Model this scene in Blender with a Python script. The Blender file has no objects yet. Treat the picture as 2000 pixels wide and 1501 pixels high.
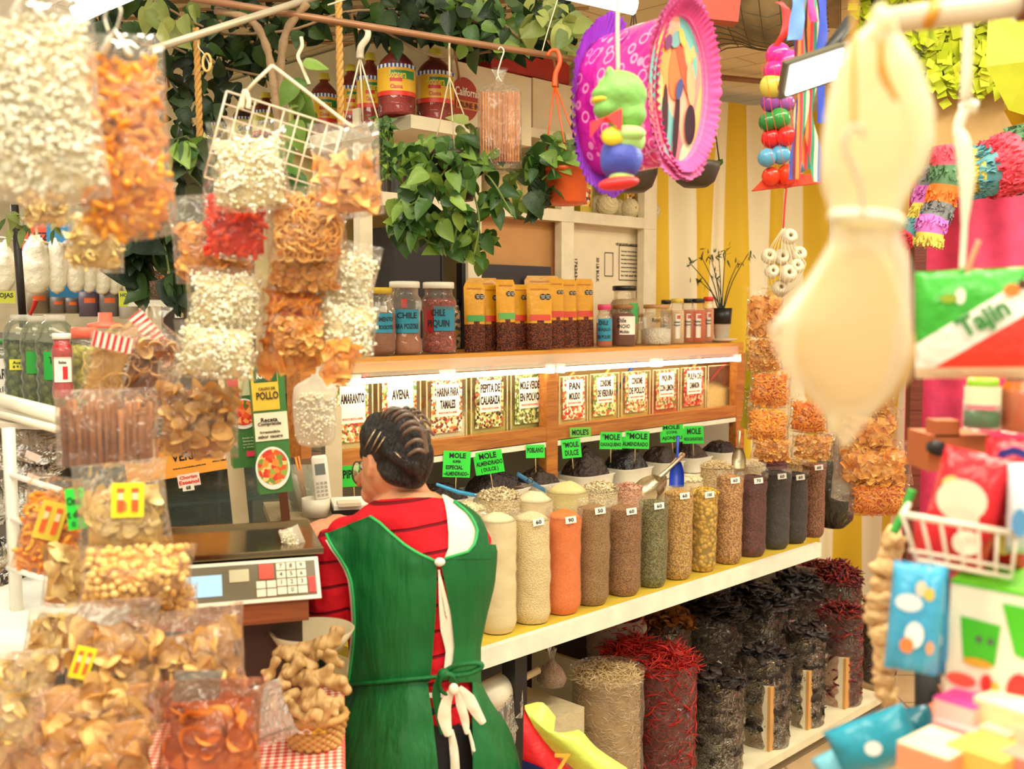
import bpy,math,random
import numpy as np
from math import sin,cos,pi,sqrt,radians,atan,atan2
from mathutils import Vector,Matrix,Euler
from mathutils.bvhtree import BVHTree
# scene, camera, world, lights
SC=bpy.context.scene
COL=SC.collection
IMW,IMH,FPX=2000,1501,2035.0
HC=1.65
PITCH=atan(145.0/FPX)
CP,SP=cos(PITCH),sin(PITCH)
cam=bpy.data.cameras.new('camera')
camo=bpy.data.objects.new('camera',cam)
COL.objects.link(camo)
camo.location=(0,0,HC)
camo.rotation_euler=(pi/2-PITCH,0,0)
cam.sensor_fit='HORIZONTAL'
cam.sensor_width=36
cam.lens=36*FPX/IMW
cam.clip_start=.05
cam.clip_end=60
cam.dof.use_dof=True
cam.dof.focus_distance=3.0
cam.dof.aperture_fstop=4.0
SC.camera=camo
SC.view_settings.view_transform='Standard'
SC.view_settings.look='None'
SC.view_settings.gamma=1
SC.view_settings.use_curve_mapping=False
SC.view_settings.exposure=0.22
w=bpy.data.worlds.new('world')
SC.world=w
w.use_nodes=True
bg=w.node_tree.nodes['Background']
bg.inputs[0].default_value=(1.0,.925,.72,1)
bg.inputs[1].default_value=.8
def area(name,loc,rot,sx,sy,power,col=(1,.925,.71)):
 l=bpy.data.lights.new(name,'AREA')
 l.shape='RECTANGLE'
 l.size,l.size_y=sx,sy
 l.energy=power
 l.color=col
 o=bpy.data.objects.new(name,l)
 o.location=loc
 o.rotation_euler=rot
 COL.objects.link(o)
 return o
area('overhead_fill',(-.5,.9,3.3),(radians(12),0,0),2.4,.5,50)  # unseen area lamps added overhead, without fittings, to brighten the stall
area('overhead_fill',(1.6,1.6,3.3),(radians(6),0,radians(45)),2.4,.5,60)
area('overhead_fill',(0.0,-1.2,3.2),(radians(38),0,0),3.2,.6,60)
area('overhead_fill',(-2.6,4.2,2.6),(0,0,radians(-45)),1.6,.3,30,(1,.95,.85))
area('overhead_fill',(2.6,3.6,2.6),(0,0,radians(45)),1.6,.3,50)
# layout helpers
def ray(px,py):
 u=(px-IMW/2)/FPX
 v=(IMH/2-py)/FPX
 return Vector((u,CP+v*SP,-SP+v*CP))
def at(px,py,Y):
 d=ray(px,py)
 return Vector((0,0,HC))+d*(Y/d.y)
def onR(px,py,c):
 d=ray(px,py)
 return Vector((0,0,HC))+d*(c/(d.y-d.x))
def onL(px,py,c):
 d=ray(px,py)
 return Vector((0,0,HC))+d*(c/(d.y+d.x))
def onZ(px,py,z):
 d=ray(px,py)
 return Vector((0,0,HC))+d*((z-HC)/d.z)
def mpp(Y):
 return Y/FPX
R45=radians(45)
# mesh builder (numpy chunks)
rng=np.random.default_rng(7)
random.seed(7)
def rotm(rx=0,ry=0,rz=0):
 return np.array(Euler((rx,ry,rz)).to_matrix())
def rand_rots(n,spread=pi):
 a=rng.uniform(-spread,spread,(n,3))
 cx,cy,cz=np.cos(a[:,0]),np.cos(a[:,1]),np.cos(a[:,2])
 sx,sy,sz=np.sin(a[:,0]),np.sin(a[:,1]),np.sin(a[:,2])
 m=np.empty((n,3,3))
 m[:,0,0]=cy*cz;m[:,0,1]=sx*sy*cz-cx*sz;m[:,0,2]=cx*sy*cz+sx*sz
 m[:,1,0]=cy*sz;m[:,1,1]=sx*sy*sz+cx*cz;m[:,1,2]=cx*sy*sz-sx*cz
 m[:,2,0]=-sy;m[:,2,1]=sx*cy;m[:,2,2]=cx*cy
 return m
class M:
 def __init__(s):
  s.v=[];s.f=[];s.m=[];s.t=[];s.sm=[]
  s.n=0
 def add(s,V,Fs,mi=0,tint=.5,smooth=True):
  V=np.asarray(V,float).reshape(-1,3)
  if not isinstance(Fs,list)or(Fs and not isinstance(Fs[0],np.ndarray)):
   d={}
   for f in Fs:
    d.setdefault(len(f),[]).append(f)
   Fs=[np.array(x)for x in d.values()]
  for f in Fs:
   s.f.append(f+s.n)
   s.m.append(np.full(len(f),mi))
   s.t.append(np.full(len(f),tint)if np.isscalar(tint)else np.asarray(tint)[:len(f)])
   s.sm.append(np.full(len(f),smooth))
  s.v.append(V)
  s.n+=len(V)
  return s
 def box(s,c,d,rot=None,mi=0,tint=.5):
  x,y,z=[q/2 for q in d]
  V=np.array([[i,j,k]for i in(-x,x)for j in(-y,y)for k in(-z,z)])
  if rot is not None:
   V=V@(rotm(*rot)if not isinstance(rot,np.ndarray)else rot).T
  V=V+np.array(c)
  F_=np.array([[0,1,3,2],[4,6,7,5],[0,4,5,1],[2,3,7,6],[0,2,6,4],[1,5,7,3]])
  return s.add(V,[F_],mi,tint,False)
 def grid(s,P,mi=0,tint=.5,smooth=True,closed=False,caps=False):
  P=np.asarray(P,float)
  a,b=P.shape[:2]
  idx=np.arange(a*b).reshape(a,b)
  if closed:
   idx=np.hstack([idx,idx[:,:1]])
  q=np.stack([idx[:-1,:-1],idx[:-1,1:],idx[1:,1:],idx[1:,:-1]],-1).reshape(-1,4)
  Fs=[q]
  if caps:
   Fs+=[np.arange(b)[::-1][None],(np.arange(b)+(a-1)*b)[None]]
  return s.add(P.reshape(-1,3),Fs,mi,tint,smooth)
 def lathe(s,prof,c=(0,0,0),seg=24,mi=0,sx=1,sy=1,rot=None,caps=True,tint=.5,power=2):
  th=np.linspace(0,2*pi,seg,endpoint=False)
  cx,cy=np.cos(th),np.sin(th)
  if power!=2:
   cx=np.sign(cx)*np.abs(cx)**(2/power)
   cy=np.sign(cy)*np.abs(cy)**(2/power)
  prof=np.array(prof,float)
  P=np.stack([prof[:,:1]*cx*sx,prof[:,:1]*cy*sy,np.repeat(prof[:,1:2],seg,1)],-1)
  if rot is not None:
   P=P@rotm(*rot).T
  return s.grid(P+np.array(c),mi,tint,True,True,caps)
 def tube(s,pts,r,seg=8,mi=0,caps=True,tint=.5,flat=1):
  pts=np.array([list(p)for p in pts],float)
  n=len(pts)
  r=np.full(n,r)if np.isscalar(r)else np.interp(np.linspace(0,1,n),np.linspace(0,1,len(r)),r)
  T=np.gradient(pts,axis=0)
  T/=np.linalg.norm(T,axis=1)[:,None]+1e-9
  up=np.array([0,0,1.])if abs(T[0,2])<.9 else np.array([1.,0,0])
  A=np.cross(T[0],up);A/=np.linalg.norm(A)
  rings=[]
  th=np.linspace(0,2*pi,seg,endpoint=False)
  for i in range(n):
   A=A-T[i]*A.dot(T[i]);A/=np.linalg.norm(A)+1e-9
   B=np.cross(T[i],A)
   rings.append(pts[i]+r[i]*(np.cos(th)[:,None]*A+flat*np.sin(th)[:,None]*B))
  return s.grid(np.array(rings),mi,tint,True,True,caps)
 def ball(s,c,r,seg=16,rings=10,mi=0,tint=.5,rot=None,lump=0,seed=0):
  r=np.array([r,r,r])if np.isscalar(r)else np.array(r)
  ph=np.linspace(0.001,pi-.001,rings)
  th=np.linspace(0,2*pi,seg,endpoint=False)
  P=np.stack([np.sin(ph)[:,None]*np.cos(th),np.sin(ph)[:,None]*np.sin(th),np.repeat(np.cos(ph)[:,None],seg,1)],-1)
  if lump:
   P=P*(1+lump*vnoise(P*2.2+seed))[...,None]
  P=P*r
  if rot is not None:
   P=P@rotm(*rot).T
  return s.grid(P+np.array(c),mi,tint,True,True,True)
 def scatter(s,proto,pos,scale,rots,mi=0,tints=None):
  """many small pieces of one kind, each at its own place and turn"""
  V,Fs=proto
  n=len(pos)
  if n==0:
   return s
  scale=np.full((n,3),scale)if np.isscalar(scale)else(np.repeat(scale[:,None],3,1)if scale.ndim==1 else scale)
  VV=np.einsum('nij,nvj->nvi',rots,V[None]*scale[:,None,:])+pos[:,None,:]
  tints=rng.uniform(0,1,n)if tints is None else tints
  for f in Fs:
   ff=(f[None]+(np.arange(n)*len(V))[:,None,None]).reshape(-1,f.shape[1])
   s.f.append(ff+s.n);s.m.append(np.full(len(ff),mi));s.t.append(np.repeat(tints,len(f)));s.sm.append(np.full(len(ff),True))
  s.v.append(VV.reshape(-1,3));s.n+=n*len(V)
  return s
 def xf(s,mat):
  mat=np.array(mat)
  s.v=[v@mat[:3,:3].T+mat[:3,3]for v in s.v]
  return s
 def build(s,name,mats,parent=None,loc=None,rot=None):
  me=bpy.data.meshes.new(name)
  V=np.concatenate(s.v)if s.v else np.zeros((0,3))
  me.vertices.add(len(V))
  me.vertices.foreach_set('co',V.astype(np.float32).ravel())
  if s.f:
   tot=np.concatenate([np.full(len(f),f.shape[1])for f in s.f])
   idx=np.concatenate([f.ravel()for f in s.f])
   me.loops.add(len(idx));me.polygons.add(len(tot))
   me.loops.foreach_set('vertex_index',idx.astype(np.int32))
   st=np.concatenate([[0],np.cumsum(tot)[:-1]])
   me.polygons.foreach_set('loop_start',st.astype(np.int32))
   me.polygons.foreach_set('loop_total',tot.astype(np.int32))
   me.polygons.foreach_set('material_index',np.concatenate(s.m).astype(np.int32))
   me.polygons.foreach_set('use_smooth',np.concatenate(s.sm))
   a=me.attributes.new('tint','FLOAT','FACE')
   a.data.foreach_set('value',np.concatenate(s.t).astype(np.float32))
  me.update(calc_edges=True)
  for m_ in(mats if isinstance(mats,(list,tuple))else[mats]):
   me.materials.append(m_)
  o=bpy.data.objects.new(name,me)
  COL.objects.link(o)
  if parent is not None:
   o.parent=parent
  if loc is not None:
   o.location=loc
  if rot is not None:
   o.rotation_euler=rot
  return o
def _h(i):
 x=np.sin(i[...,0]*127.1+i[...,1]*311.7+i[...,2]*74.7)*43758.5453
 return x-np.floor(x)
def vnoise(P):
 """smooth value noise, -1..1"""
 P=np.asarray(P,float)
 i=np.floor(P);f=P-i;f=f*f*(3-2*f)
 r=0
 for a in(0,1):
  for b in(0,1):
   for c in(0,1):
    w_=(f[...,0]if a else 1-f[...,0])*(f[...,1]if b else 1-f[...,1])*(f[...,2]if c else 1-f[...,2])
    r=r+w_*_h(i+np.array([a,b,c]))
 return r*2-1
def tag(o,label,cat,group=None,kind=None):
 if label:
  o['label']=label
 if cat:
  o['category']=cat
 if group:
  o['group']=group
 if kind:
  o['kind']=kind
 return o
def thing(name,label,cat,loc=(0,0,0),rz=0,group=None,rot=None):
 o=bpy.data.objects.new(name,None)
 o.empty_display_size=.05
 COL.objects.link(o)
 o.location=loc
 o.rotation_euler=rot if rot else(0,0,rz)
 return tag(o,label,cat,group)
def struct(o):
 o['kind']='structure'
 return o
def stuff(o):
 o['kind']='stuff'
 return o
def dup(root,loc=None,rot=None,label=None,group=None,scale=None):
 r=root.copy();COL.objects.link(r)
 if loc is not None:r.location=loc
 if rot is not None:r.rotation_euler=rot
 if scale is not None:r.scale=scale
 if label:r['label']=label
 if group:r['group']=group
 for ch in list(root.children):
  c=ch.copy();COL.objects.link(c);c.parent=r
  for g in ch.children:
   d=g.copy();COL.objects.link(d);d.parent=c
 return r
 # materials
_mats={}
def srgb(r,g,b):
 f=lambda c:(c/255/12.92)if c/255<=.04045 else((c/255+.055)/1.055)**2.4
 return(f(r),f(g),f(b))
class NT:
 def __init__(s,name):
  s.mat=bpy.data.materials.new(name)
  s.mat.use_nodes=True
  s.t=s.mat.node_tree
  s.t.nodes.clear()
  s.out=s.n('ShaderNodeOutputMaterial')
 def n(s,typ,**kw):
  x=s.t.nodes.new(typ)
  for k,v_ in kw.items():
   setattr(x,k,v_)
  return x
 def set(s,node,key,val):
  inp=node.inputs[key]
  if isinstance(val,bpy.types.NodeSocket):
   s.t.links.new(val,inp)
  else:
   if isinstance(val,tuple)and len(val)==3 and inp.type=='RGBA':
    val=(*val,1)
   inp.default_value=val
 def co(s,which='Object',scale=(1,1,1),rot=(0,0,0)):
  c=s.n('ShaderNodeTexCoord')
  m=s.n('ShaderNodeMapping')
  s.t.links.new(c.outputs[which],m.inputs[0])
  m.inputs['Scale'].default_value=scale
  m.inputs['Rotation'].default_value=rot
  return m.outputs[0]
 def noise(s,vec,scale,detail=3,rough=.55,dist=0):
  x=s.n('ShaderNodeTexNoise')
  s.set(x,'Vector',vec);s.set(x,'Scale',scale);s.set(x,'Detail',detail)
  s.set(x,'Roughness',rough);s.set(x,'Distortion',dist)
  return x.outputs[0]
 def voro(s,vec,scale,feat='F1'):
  x=s.n('ShaderNodeTexVoronoi',feature=feat)
  s.set(x,'Vector',vec);s.set(x,'Scale',scale)
  return x
 def ramp(s,fac,stops,interp='LINEAR'):
  x=s.n('ShaderNodeValToRGB')
  x.color_ramp.interpolation=interp
  e=x.color_ramp.elements
  while len(e)<len(stops):
   e.new(.5)
  for el,(p,c)in zip(e,stops):
   el.position=p
   el.color=(*c,1)if not np.isscalar(c)else(c,c,c,1)
  s.set(x,'Fac',fac)
  return x.outputs[0]
 def mix(s,fac,a,b,typ='MIX'):
  x=s.n('ShaderNodeMix',data_type='RGBA',blend_type=typ)
  s.set(x,0,fac);s.set(x,6,a);s.set(x,7,b)
  return x.outputs[2]
 def math(s,op,a,b=0.0):
  x=s.n('ShaderNodeMath',operation=op)
  s.set(x,0,a);s.set(x,1,b)
  return x.outputs[0]
 def bump(s,h,dist,strength=1.0):
  x=s.n('ShaderNodeBump')
  s.set(x,'Height',h);s.set(x,'Distance',dist);s.set(x,'Strength',strength)
  return x.outputs[0]
 def bsdf(s,col,rough=.6,metal=0.0,normal=None,spec=.5,**kw):
  x=s.n('ShaderNodeBsdfPrincipled')
  s.set(x,'Base Color',col);s.set(x,'Roughness',rough);s.set(x,'Metallic',metal)
  s.set(x,'Specular IOR Level',spec)
  if normal is not None:
   s.set(x,'Normal',normal)
  for k,v_ in kw.items():
   s.set(x,k.replace('_',' '),v_)
  return x
 def done(s,shader):
  s.t.links.new(shader.outputs[0]if not isinstance(shader,bpy.types.NodeSocket)else shader,s.out.inputs[0])
  return s.mat
def mat(rgb,rough=.6,metal=0.0,var=.06,bump=0.0,bs=60,spec=.5,sub=0.0):
 """plain surface with a little natural colour variation"""
 k=('p',rgb,rough,metal,var,bump,bs,spec,sub)
 if k in _mats:
  return _mats[k]
 t=NT('surface')
 c=srgb(*rgb)
 v=t.co()
 nz=t.noise(v,9,4)
 lo=tuple(max(0,x*(1-2.2*var))for x in c)
 hi=tuple(min(1,x*(1+1.6*var))for x in c)
 col=t.ramp(nz,[(.3,lo),(.7,hi)])
 nrm=t.bump(t.noise(v,bs,4),bump)if bump else None
 b=t.bsdf(col,rough,metal,nrm,spec)
 _mats[k]=t.done(b)
 return _mats[k]
def tmat(a,b_,rough=.6,bump=0.0,bs=80,spec=.4,transl=0.0,mid=None):
 """colour runs from a to b by each piece's own tint"""
 k=('t',a,b_,rough,bump,bs,transl,mid)
 if k in _mats:
  return _mats[k]
 t=NT('pieces')
 at_=t.n('ShaderNodeAttribute',attribute_name='tint')
 stops=[(0,srgb(*a)),(1,srgb(*b_))]
 if mid:
  stops=[(0,srgb(*a)),(.5,srgb(*mid)),(1,srgb(*b_))]
 col=t.ramp(at_.outputs['Fac'],stops)
 v=t.co()
 nz=t.noise(v,bs*.6,3)
 col=t.mix(.25,col,t.mix(1.0,col,t.ramp(nz,[(.3,.45),(.7,1.0)]),'MULTIPLY'))
 nrm=t.bump(t.noise(v,bs,4),bump)if bump else None
 p=t.bsdf(col,rough,0.0,nrm,spec)
 if transl:
  tr=t.n('ShaderNodeBsdfTranslucent');t.set(tr,'Color',col)
  mx=t.n('ShaderNodeMixShader');t.set(mx,0,transl)
  t.t.links.new(p.outputs[0],mx.inputs[1]);t.t.links.new(tr.outputs[0],mx.inputs[2])
  _mats[k]=t.done(mx)
 else:
  _mats[k]=t.done(p)
 return _mats[k]
def grain(a,b_,size,gap=.35,rough=.55,stretch=(1,1,1),dark=None):
 """packed seeds or beans of the given size in metres"""
 k=('g',a,b_,size,gap,rough,stretch)
 if k in _mats:
  return _mats[k]
 t=NT('grain')
 v=t.co(scale=stretch)
 vo=t.voro(v,1/size)
 cell=t.n('ShaderNodeSeparateColor');t.set(cell,0,vo.outputs['Color'])
 col=t.ramp(cell.outputs[0],[(0,srgb(*a)),(1,srgb(*b_))])
 d=vo.outputs['Distance']
 gap_shade=tuple(x*(1-gap)for x in srgb(*a))
 col=t.mix(t.ramp(d,[(.42,0.0),(.72,1.0)]),col,gap_shade)  # shade between the grains is mixed into the base colour
 h=t.ramp(d,[(0,1.0),(.75,0.0)])
 p=t.bsdf(col,rough,0.0,t.bump(h,size*.5),.35)
 _mats[k]=t.done(p)
 return _mats[k]
def film(rgb=(255,250,240),haze=.06,gl=1.0,rough=.12,wr=14,bd=.012,big=0.0,tint_gloss=1.0):
 """thin clear plastic: mostly see-through, glossy on its creases, slightly milky"""
 k=('f',rgb,haze,gl,rough,wr,bd)
 if k in _mats:
  return _mats[k]
 t=NT('plastic_film')
 v=t.co()
 n1=t.noise(v,wr,3,.5,1.2)
 n2=t.n('ShaderNodeMath',operation='ABSOLUTE');t.set(n2,0,t.math('SUBTRACT',n1,.5))
 nrm=t.bump(n2.outputs[0],bd*3,1.0)
 fr=t.n('ShaderNodeFresnel');t.set(fr,'IOR',1.5);t.set(fr,'Normal',nrm)
 fac=t.math('MULTIPLY',fr.outputs[0],gl*.55)
 fac.node.use_clamp=True
 tr=t.n('ShaderNodeBsdfTransparent');t.set(tr,'Color',tuple(.5+.5*x for x in srgb(*rgb))if rgb[0]>200 else srgb(*rgb))
 df=t.n('ShaderNodeBsdfDiffuse');t.set(df,'Color',srgb(*rgb))
 tl=t.n('ShaderNodeBsdfTranslucent');t.set(tl,'Color',srgb(*rgb))
 dm=t.n('ShaderNodeMixShader');t.set(dm,0,.5)
 t.t.links.new(df.outputs[0],dm.inputs[1]);t.t.links.new(tl.outputs[0],dm.inputs[2])
 m1=t.n('ShaderNodeMixShader');t.set(m1,0,haze)
 t.t.links.new(tr.outputs[0],m1.inputs[1]);t.t.links.new(dm.outputs[0],m1.inputs[2])
 gs=t.n('ShaderNodeBsdfGlossy');t.set(gs,'Roughness',rough);t.set(gs,'Normal',nrm)
 t.set(gs,'Color',(1.0,1.0,1.0))
 m2=t.n('ShaderNodeMixShader');t.set(m2,0,fac)
 t.t.links.new(m1.outputs[0],m2.inputs[1]);t.t.links.new(gs.outputs[0],m2.inputs[2])
 _mats[k]=t.done(m2)
 return _mats[k]
def emit(rgb,s):
 k=('e',rgb,s)
 if k not in _mats:
  t=NT('lit_tube')
  e=t.n('ShaderNodeEmission');t.set(e,'Color',srgb(*rgb));t.set(e,'Strength',s)
  _mats[k]=t.done(e)
 return _mats[k]
def wood(a,b_,scale=6,rough=.5,axis=(1,12,12)):
 k=('w',a,b_,scale,rough,axis)
 if k not in _mats:
  t=NT('wood')
  v=t.co(scale=axis)
  n_=t.noise(v,scale,5,.6,.6)
  col=t.ramp(n_,[(.3,srgb(*a)),(.7,srgb(*b_))])
  _mats[k]=t.done(t.bsdf(col,rough,0.0,t.bump(n_,.002),.4))
 return _mats[k]
def stripes(cols,width,axis='X',rough=.7,bump=0.0,soft=0.0):
 """even bands of colour along one object axis, each `width` wide"""
 k=('s',tuple(cols),width,axis,rough)
 if k not in _mats:
  t=NT('stripes')
  sp=t.n('ShaderNodeSeparateXYZ');t.set(sp,0,t.co())
  x=t.math('DIVIDE',sp.outputs[axis],width*len(cols))
  x=t.math('FRACT',x)
  col=t.ramp(x,[(i/len(cols),srgb(*c))for i,c in enumerate(cols)],'CONSTANT')
  _mats[k]=t.done(t.bsdf(col,rough))
 return _mats[k]
def printed(cols,scale,rough=.5,stretch=(1,1,1),seed=0.0):
 """blotchy printed picture made of a few colours"""
 k=('pr',tuple(cols),scale,rough,stretch,seed)
 if k not in _mats:
  t=NT('print')
  v=t.co(scale=stretch)
  a=t.n('ShaderNodeVectorMath',operation='ADD');t.set(a,0,v);a.inputs[1].default_value=(seed,seed*1.7,seed*.3)
  dn=t.n('ShaderNodeTexNoise');t.set(dn,'Vector',a.outputs[0]);t.set(dn,'Scale',scale*.8)
  dv=t.mix(.25/max(scale,1)*4,a.outputs[0],dn.outputs[1])
  vo=t.voro(dv,scale)
  cell=t.n('ShaderNodeSeparateColor');t.set(cell,0,vo.outputs['Color'])
  col=t.ramp(cell.outputs[0],[(i/len(cols),srgb(*c))for i,c in enumerate(cols)],'CONSTANT')
  _mats[k]=t.done(t.bsdf(col,rough))
 return _mats[k]
CREAM=(236,224,196)
WHITE=(245,240,228)
INK=(28,24,30)
# writing
_fontcache={}
def text_mesh(body,size,depth=.0006,bold=0.0,space=1.0):
 k=(body,round(size,5),bold,space)
 cu=bpy.data.curves.new('txt','FONT')
 cu.body=body
 cu.size=size
 cu.extrude=depth/2
 cu.offset=bold*size
 cu.align_x='CENTER';cu.align_y='CENTER'
 cu.resolution_u=2
 cu.space_character=space
 o=bpy.data.objects.new('txt',cu)
 COL.objects.link(o)
 dg=bpy.context.evaluated_depsgraph_get()
 me=bpy.data.meshes.new_from_object(o.evaluated_get(dg))
 bpy.data.objects.remove(o)
 bpy.data.curves.remove(cu)
 n=len(me.vertices)
 V=np.empty(n*3,np.float32);me.vertices.foreach_get('co',V)
 V=V.reshape(-1,3).astype(float)
 F_=[list(p.vertices)for p in me.polygons]
 bpy.data.meshes.remove(me)
 return V,F_
def put_text(mb,body,x,z,width,height,y=0.0,mi=0,bold=.02,bend=None,tilt=0,shear=0):
 """adds lettering on the local XZ plane at depth y (facing -Y), fitted in width x height;
    bend = (cx, cy, radius): wraps round an upright cylinder"""
 V,F_=text_mesh(body,.1,bold=bold)
 if len(V)==0:
  return mb
 lo,hi=V.min(0),V.max(0)
 sx=width/max(hi[0]-lo[0],1e-6);sz=height/max(hi[1]-lo[1],1e-6)
 c=(lo+hi)/2
 P=np.empty_like(V)
 P[:,0]=(V[:,0]-c[0])*sx
 P[:,2]=(V[:,1]-c[1])*sz
 P[:,1]=-V[:,2]*1.0
 P[:,0]+=P[:,2]*shear
 if tilt:
  ct,st=cos(tilt),sin(tilt)
  P[:,[0,2]]=np.stack([P[:,0]*ct-P[:,2]*st,P[:,0]*st+P[:,2]*ct],-1)
 P[:,0]+=x;P[:,2]+=z
 if bend:
  cx,cy,r=bend
  th=(P[:,0])/r
  rr=r-P[:,1]+.0004
  P[:,0]=cx+rr*np.sin(th)
  P[:,1]=cy-rr*np.cos(th)
 else:
  P[:,1]+=y
 return mb.add(P,F_,mi,.5,False)
 # stall frame: X along the counter, Y into it
RV=Vector((cos(R45),sin(R45),0));NV=Vector((-sin(R45),cos(R45),0))
S2=sqrt(2)
CF,CC,CS,CB=2.68,3.5,3.9,4.45
def loc(X,Yl,z=0):
 return RV*X+NV*Yl+Vector((0,0,z))
def X_(px,c,py=700):
 p=onR(px,py,c)
 return(p.x+p.y)/S2
def Z_(px,py,c):
 return onR(px,py,c).z
def slabR(mb,px0,px1,z0,z1,c0,c1,mi=0,pc=None):
 """box between two picture columns on plane c0 (or pc), from plane c0 back to c1"""
 a,b=X_(px0,pc or c0),X_(px1,pc or c0)
 mb.box(((a+b)/2,(c0+c1)/2/S2,(z0+z1)/2),(abs(b-a),abs(c1-c0)/S2,z1-z0),mi=mi)
 return mb
def facecam(p,extra=0):
 return atan2(-p[0],p[1])+extra
def boxR(name,px0,px1,z0,z1,c0,c1,m,label=None,cat=None,parent=None,group=None):
 mb=M()
 a,b=X_(px0,c0),X_(px1,c0)
 mb.box((0,0,(z1-z0)/2),(abs(b-a),abs(c1-c0)/S2,z1-z0))
 o=mb.build(name,m,parent,loc((a+b)/2,(c0+c1)/2/S2,z0),(0,0,R45))
 if label:
  tag(o,label,cat,group)
 return o
M_WHITEWOOD=mat((226,212,180),.5,bump=.003,bs=20)
M_WALL=mat((222,205,165),.8,bump=.002)
M_ORWOOD=wood((150,84,34),(196,124,56),5,.35)
M_TOPWOOD=wood((176,112,34),(206,146,58),4,.4)
M_DARK=mat((22,18,18),.5)
M_STEEL=mat((190,182,165),.22,1.0,var=.03)
M_CARD=mat((196,140,84),.8,var=.05)
M_WHCARD=mat((232,214,180),.7,var=.03)
mb=M();mb.box((1.2,3.4,-.05),(12,12,.1))
t=NT('floor_tile')
v=t.co()
br=t.n('ShaderNodeTexBrick');t.set(br,'Vector',v);t.set(br,'Scale',1.0)
br.offset=0;t.set(br,'Brick Width',.33);t.set(br,'Row Height',.33);t.set(br,'Mortar Size',.006)
t.set(br,'Color1',srgb(190,158,112));t.set(br,'Color2',srgb(176,142,98));t.set(br,'Mortar',srgb(110,84,58))
fl=t.done(t.bsdf(t.mix(.3,br.outputs[0],t.ramp(t.noise(v,5,5),[(.3,(.2,.13,.07)),(.7,(.6,.45,.3))])),.4))
struct(mb.build('floor',fl))
mb=M();mb.box((-1.0,6.2,2.72),(12,6.2,.1))
t=NT('ceiling_boards');v=t.co(rot=(0,0,R45))
wv=t.n('ShaderNodeTexBrick');t.set(wv,'Vector',v);t.set(wv,'Scale',1.0);wv.offset=.5
t.set(wv,'Brick Width',1.2);t.set(wv,'Row Height',.16);t.set(wv,'Mortar Size',.004)
t.set(wv,'Color1',srgb(232,218,184));t.set(wv,'Color2',srgb(226,210,174));t.set(wv,'Mortar',srgb(180,160,120))
struct(mb.build('ceiling',t.done(t.bsdf(wv.outputs[0],.7))))
mb=M();slabR(mb,780,1300,0,2.66,CB+.25,CB+.35,pc=CB)
struct(mb.build('wall_back',M_WALL,rot=(0,0,R45)))
def boxL(mb,px0,px1,z0,z1,c0,c1,mi=0):
 p0,p1=onL(px0,700,c0),onL(px1,700,c0)
 a,b=(-p0.x+p0.y)/S2,(-p1.x+p1.y)/S2
 mb.box((-(a+b)/2,(c0+c1)/2/S2,(z0+z1)/2),(abs(a-b),abs(c1-c0)/S2,z1-z0),mi=mi)
 return mb
mb=M();boxL(mb,60,852,2.24,2.66,3.45,3.6)
struct(mb.build('wall_left',M_WALL,rot=(0,0,-R45)))
mb=M();boxL(mb,500,830,.0,2.24,3.5,3.6)
struct(mb.build('wall_corner',mat((206,184,128),.8),rot=(0,0,-R45)))
mb=M();mb.box((-2.6,6.9,1.4),(6,.1,2.8))
struct(mb.build('wall_far',mat((225,212,180),.8)))
# tall white shelf unit behind the counter
unit=thing('shelf_unit','cream wooden shelf frame behind the counter with open cubbies','shelf',(0,0,0),R45)
zt=Z_(1105,410,CS);zb=1.40
for px,w_ in((718,24),(928,26),(1108,24),(1268,24)):
 mb=M()
 hw=w_/2*1.0
 slabR(mb,px-hw,px+hw,1.425,2.30,CS,CS+.05)
 mb.build('upright',M_WHITEWOOD,unit)
mb=M();slabR(mb,690,1280,zt-.045,zt,CS-.004,CB)
mb.build('shelf_board',M_WHITEWOOD,unit)
mb=M();slabR(mb,940,1290,2.30,2.335,CS,CB)
mb.build('top_board',M_WHITEWOOD,unit)
mb=M();slabR(mb,690,1290,1.0,2.3,CB,CB+.03,pc=CS)
mb.build('back_panel',mat((214,192,130),.7),unit)
# corner display shelf of the sauce jugs (L shaped, two boards)
ZJ=Z_(802,223,CC)
cshelf=thing('corner_shelf','cream L-shaped shelf board carrying the sauce jugs, high at the corner','shelf',(0,0,0))
cpt=onR(802,223,CC)
cL=cpt.x+cpt.y
e1=onR(918,300,CC)
n2=NV*.36
L2=Vector((-cos(R45),sin(R45),0))
bk=Vector((cos(R45),sin(R45),0))*.36
end=cpt+L2*1.75
def prism(mb,poly,z0,z1,mi=0):
 n=len(poly)
 V=[(p[0],p[1],z0)for p in poly]+[(p[0],p[1],z1)for p in poly]
 Fs=[list(range(n))[::-1],list(range(n,2*n))]+[[i,(i+1)%n,(i+1)%n+n,i+n]for i in range(n)]
 return mb.add(V,Fs,mi,.5,False)
mb=M();prism(mb,[cpt,e1,e1+n2,cpt+n2],ZJ-.04,ZJ)
mb.build('shelf_board',M_WHITEWOOD,cshelf)
mb=M();prism(mb,[end,cpt-L2*.001,cpt+n2-L2*.001,cpt+n2+bk*.2,end+bk],ZJ-.042,ZJ-.002)
mb.build('shelf_board',M_WHITEWOOD,cshelf)
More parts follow.
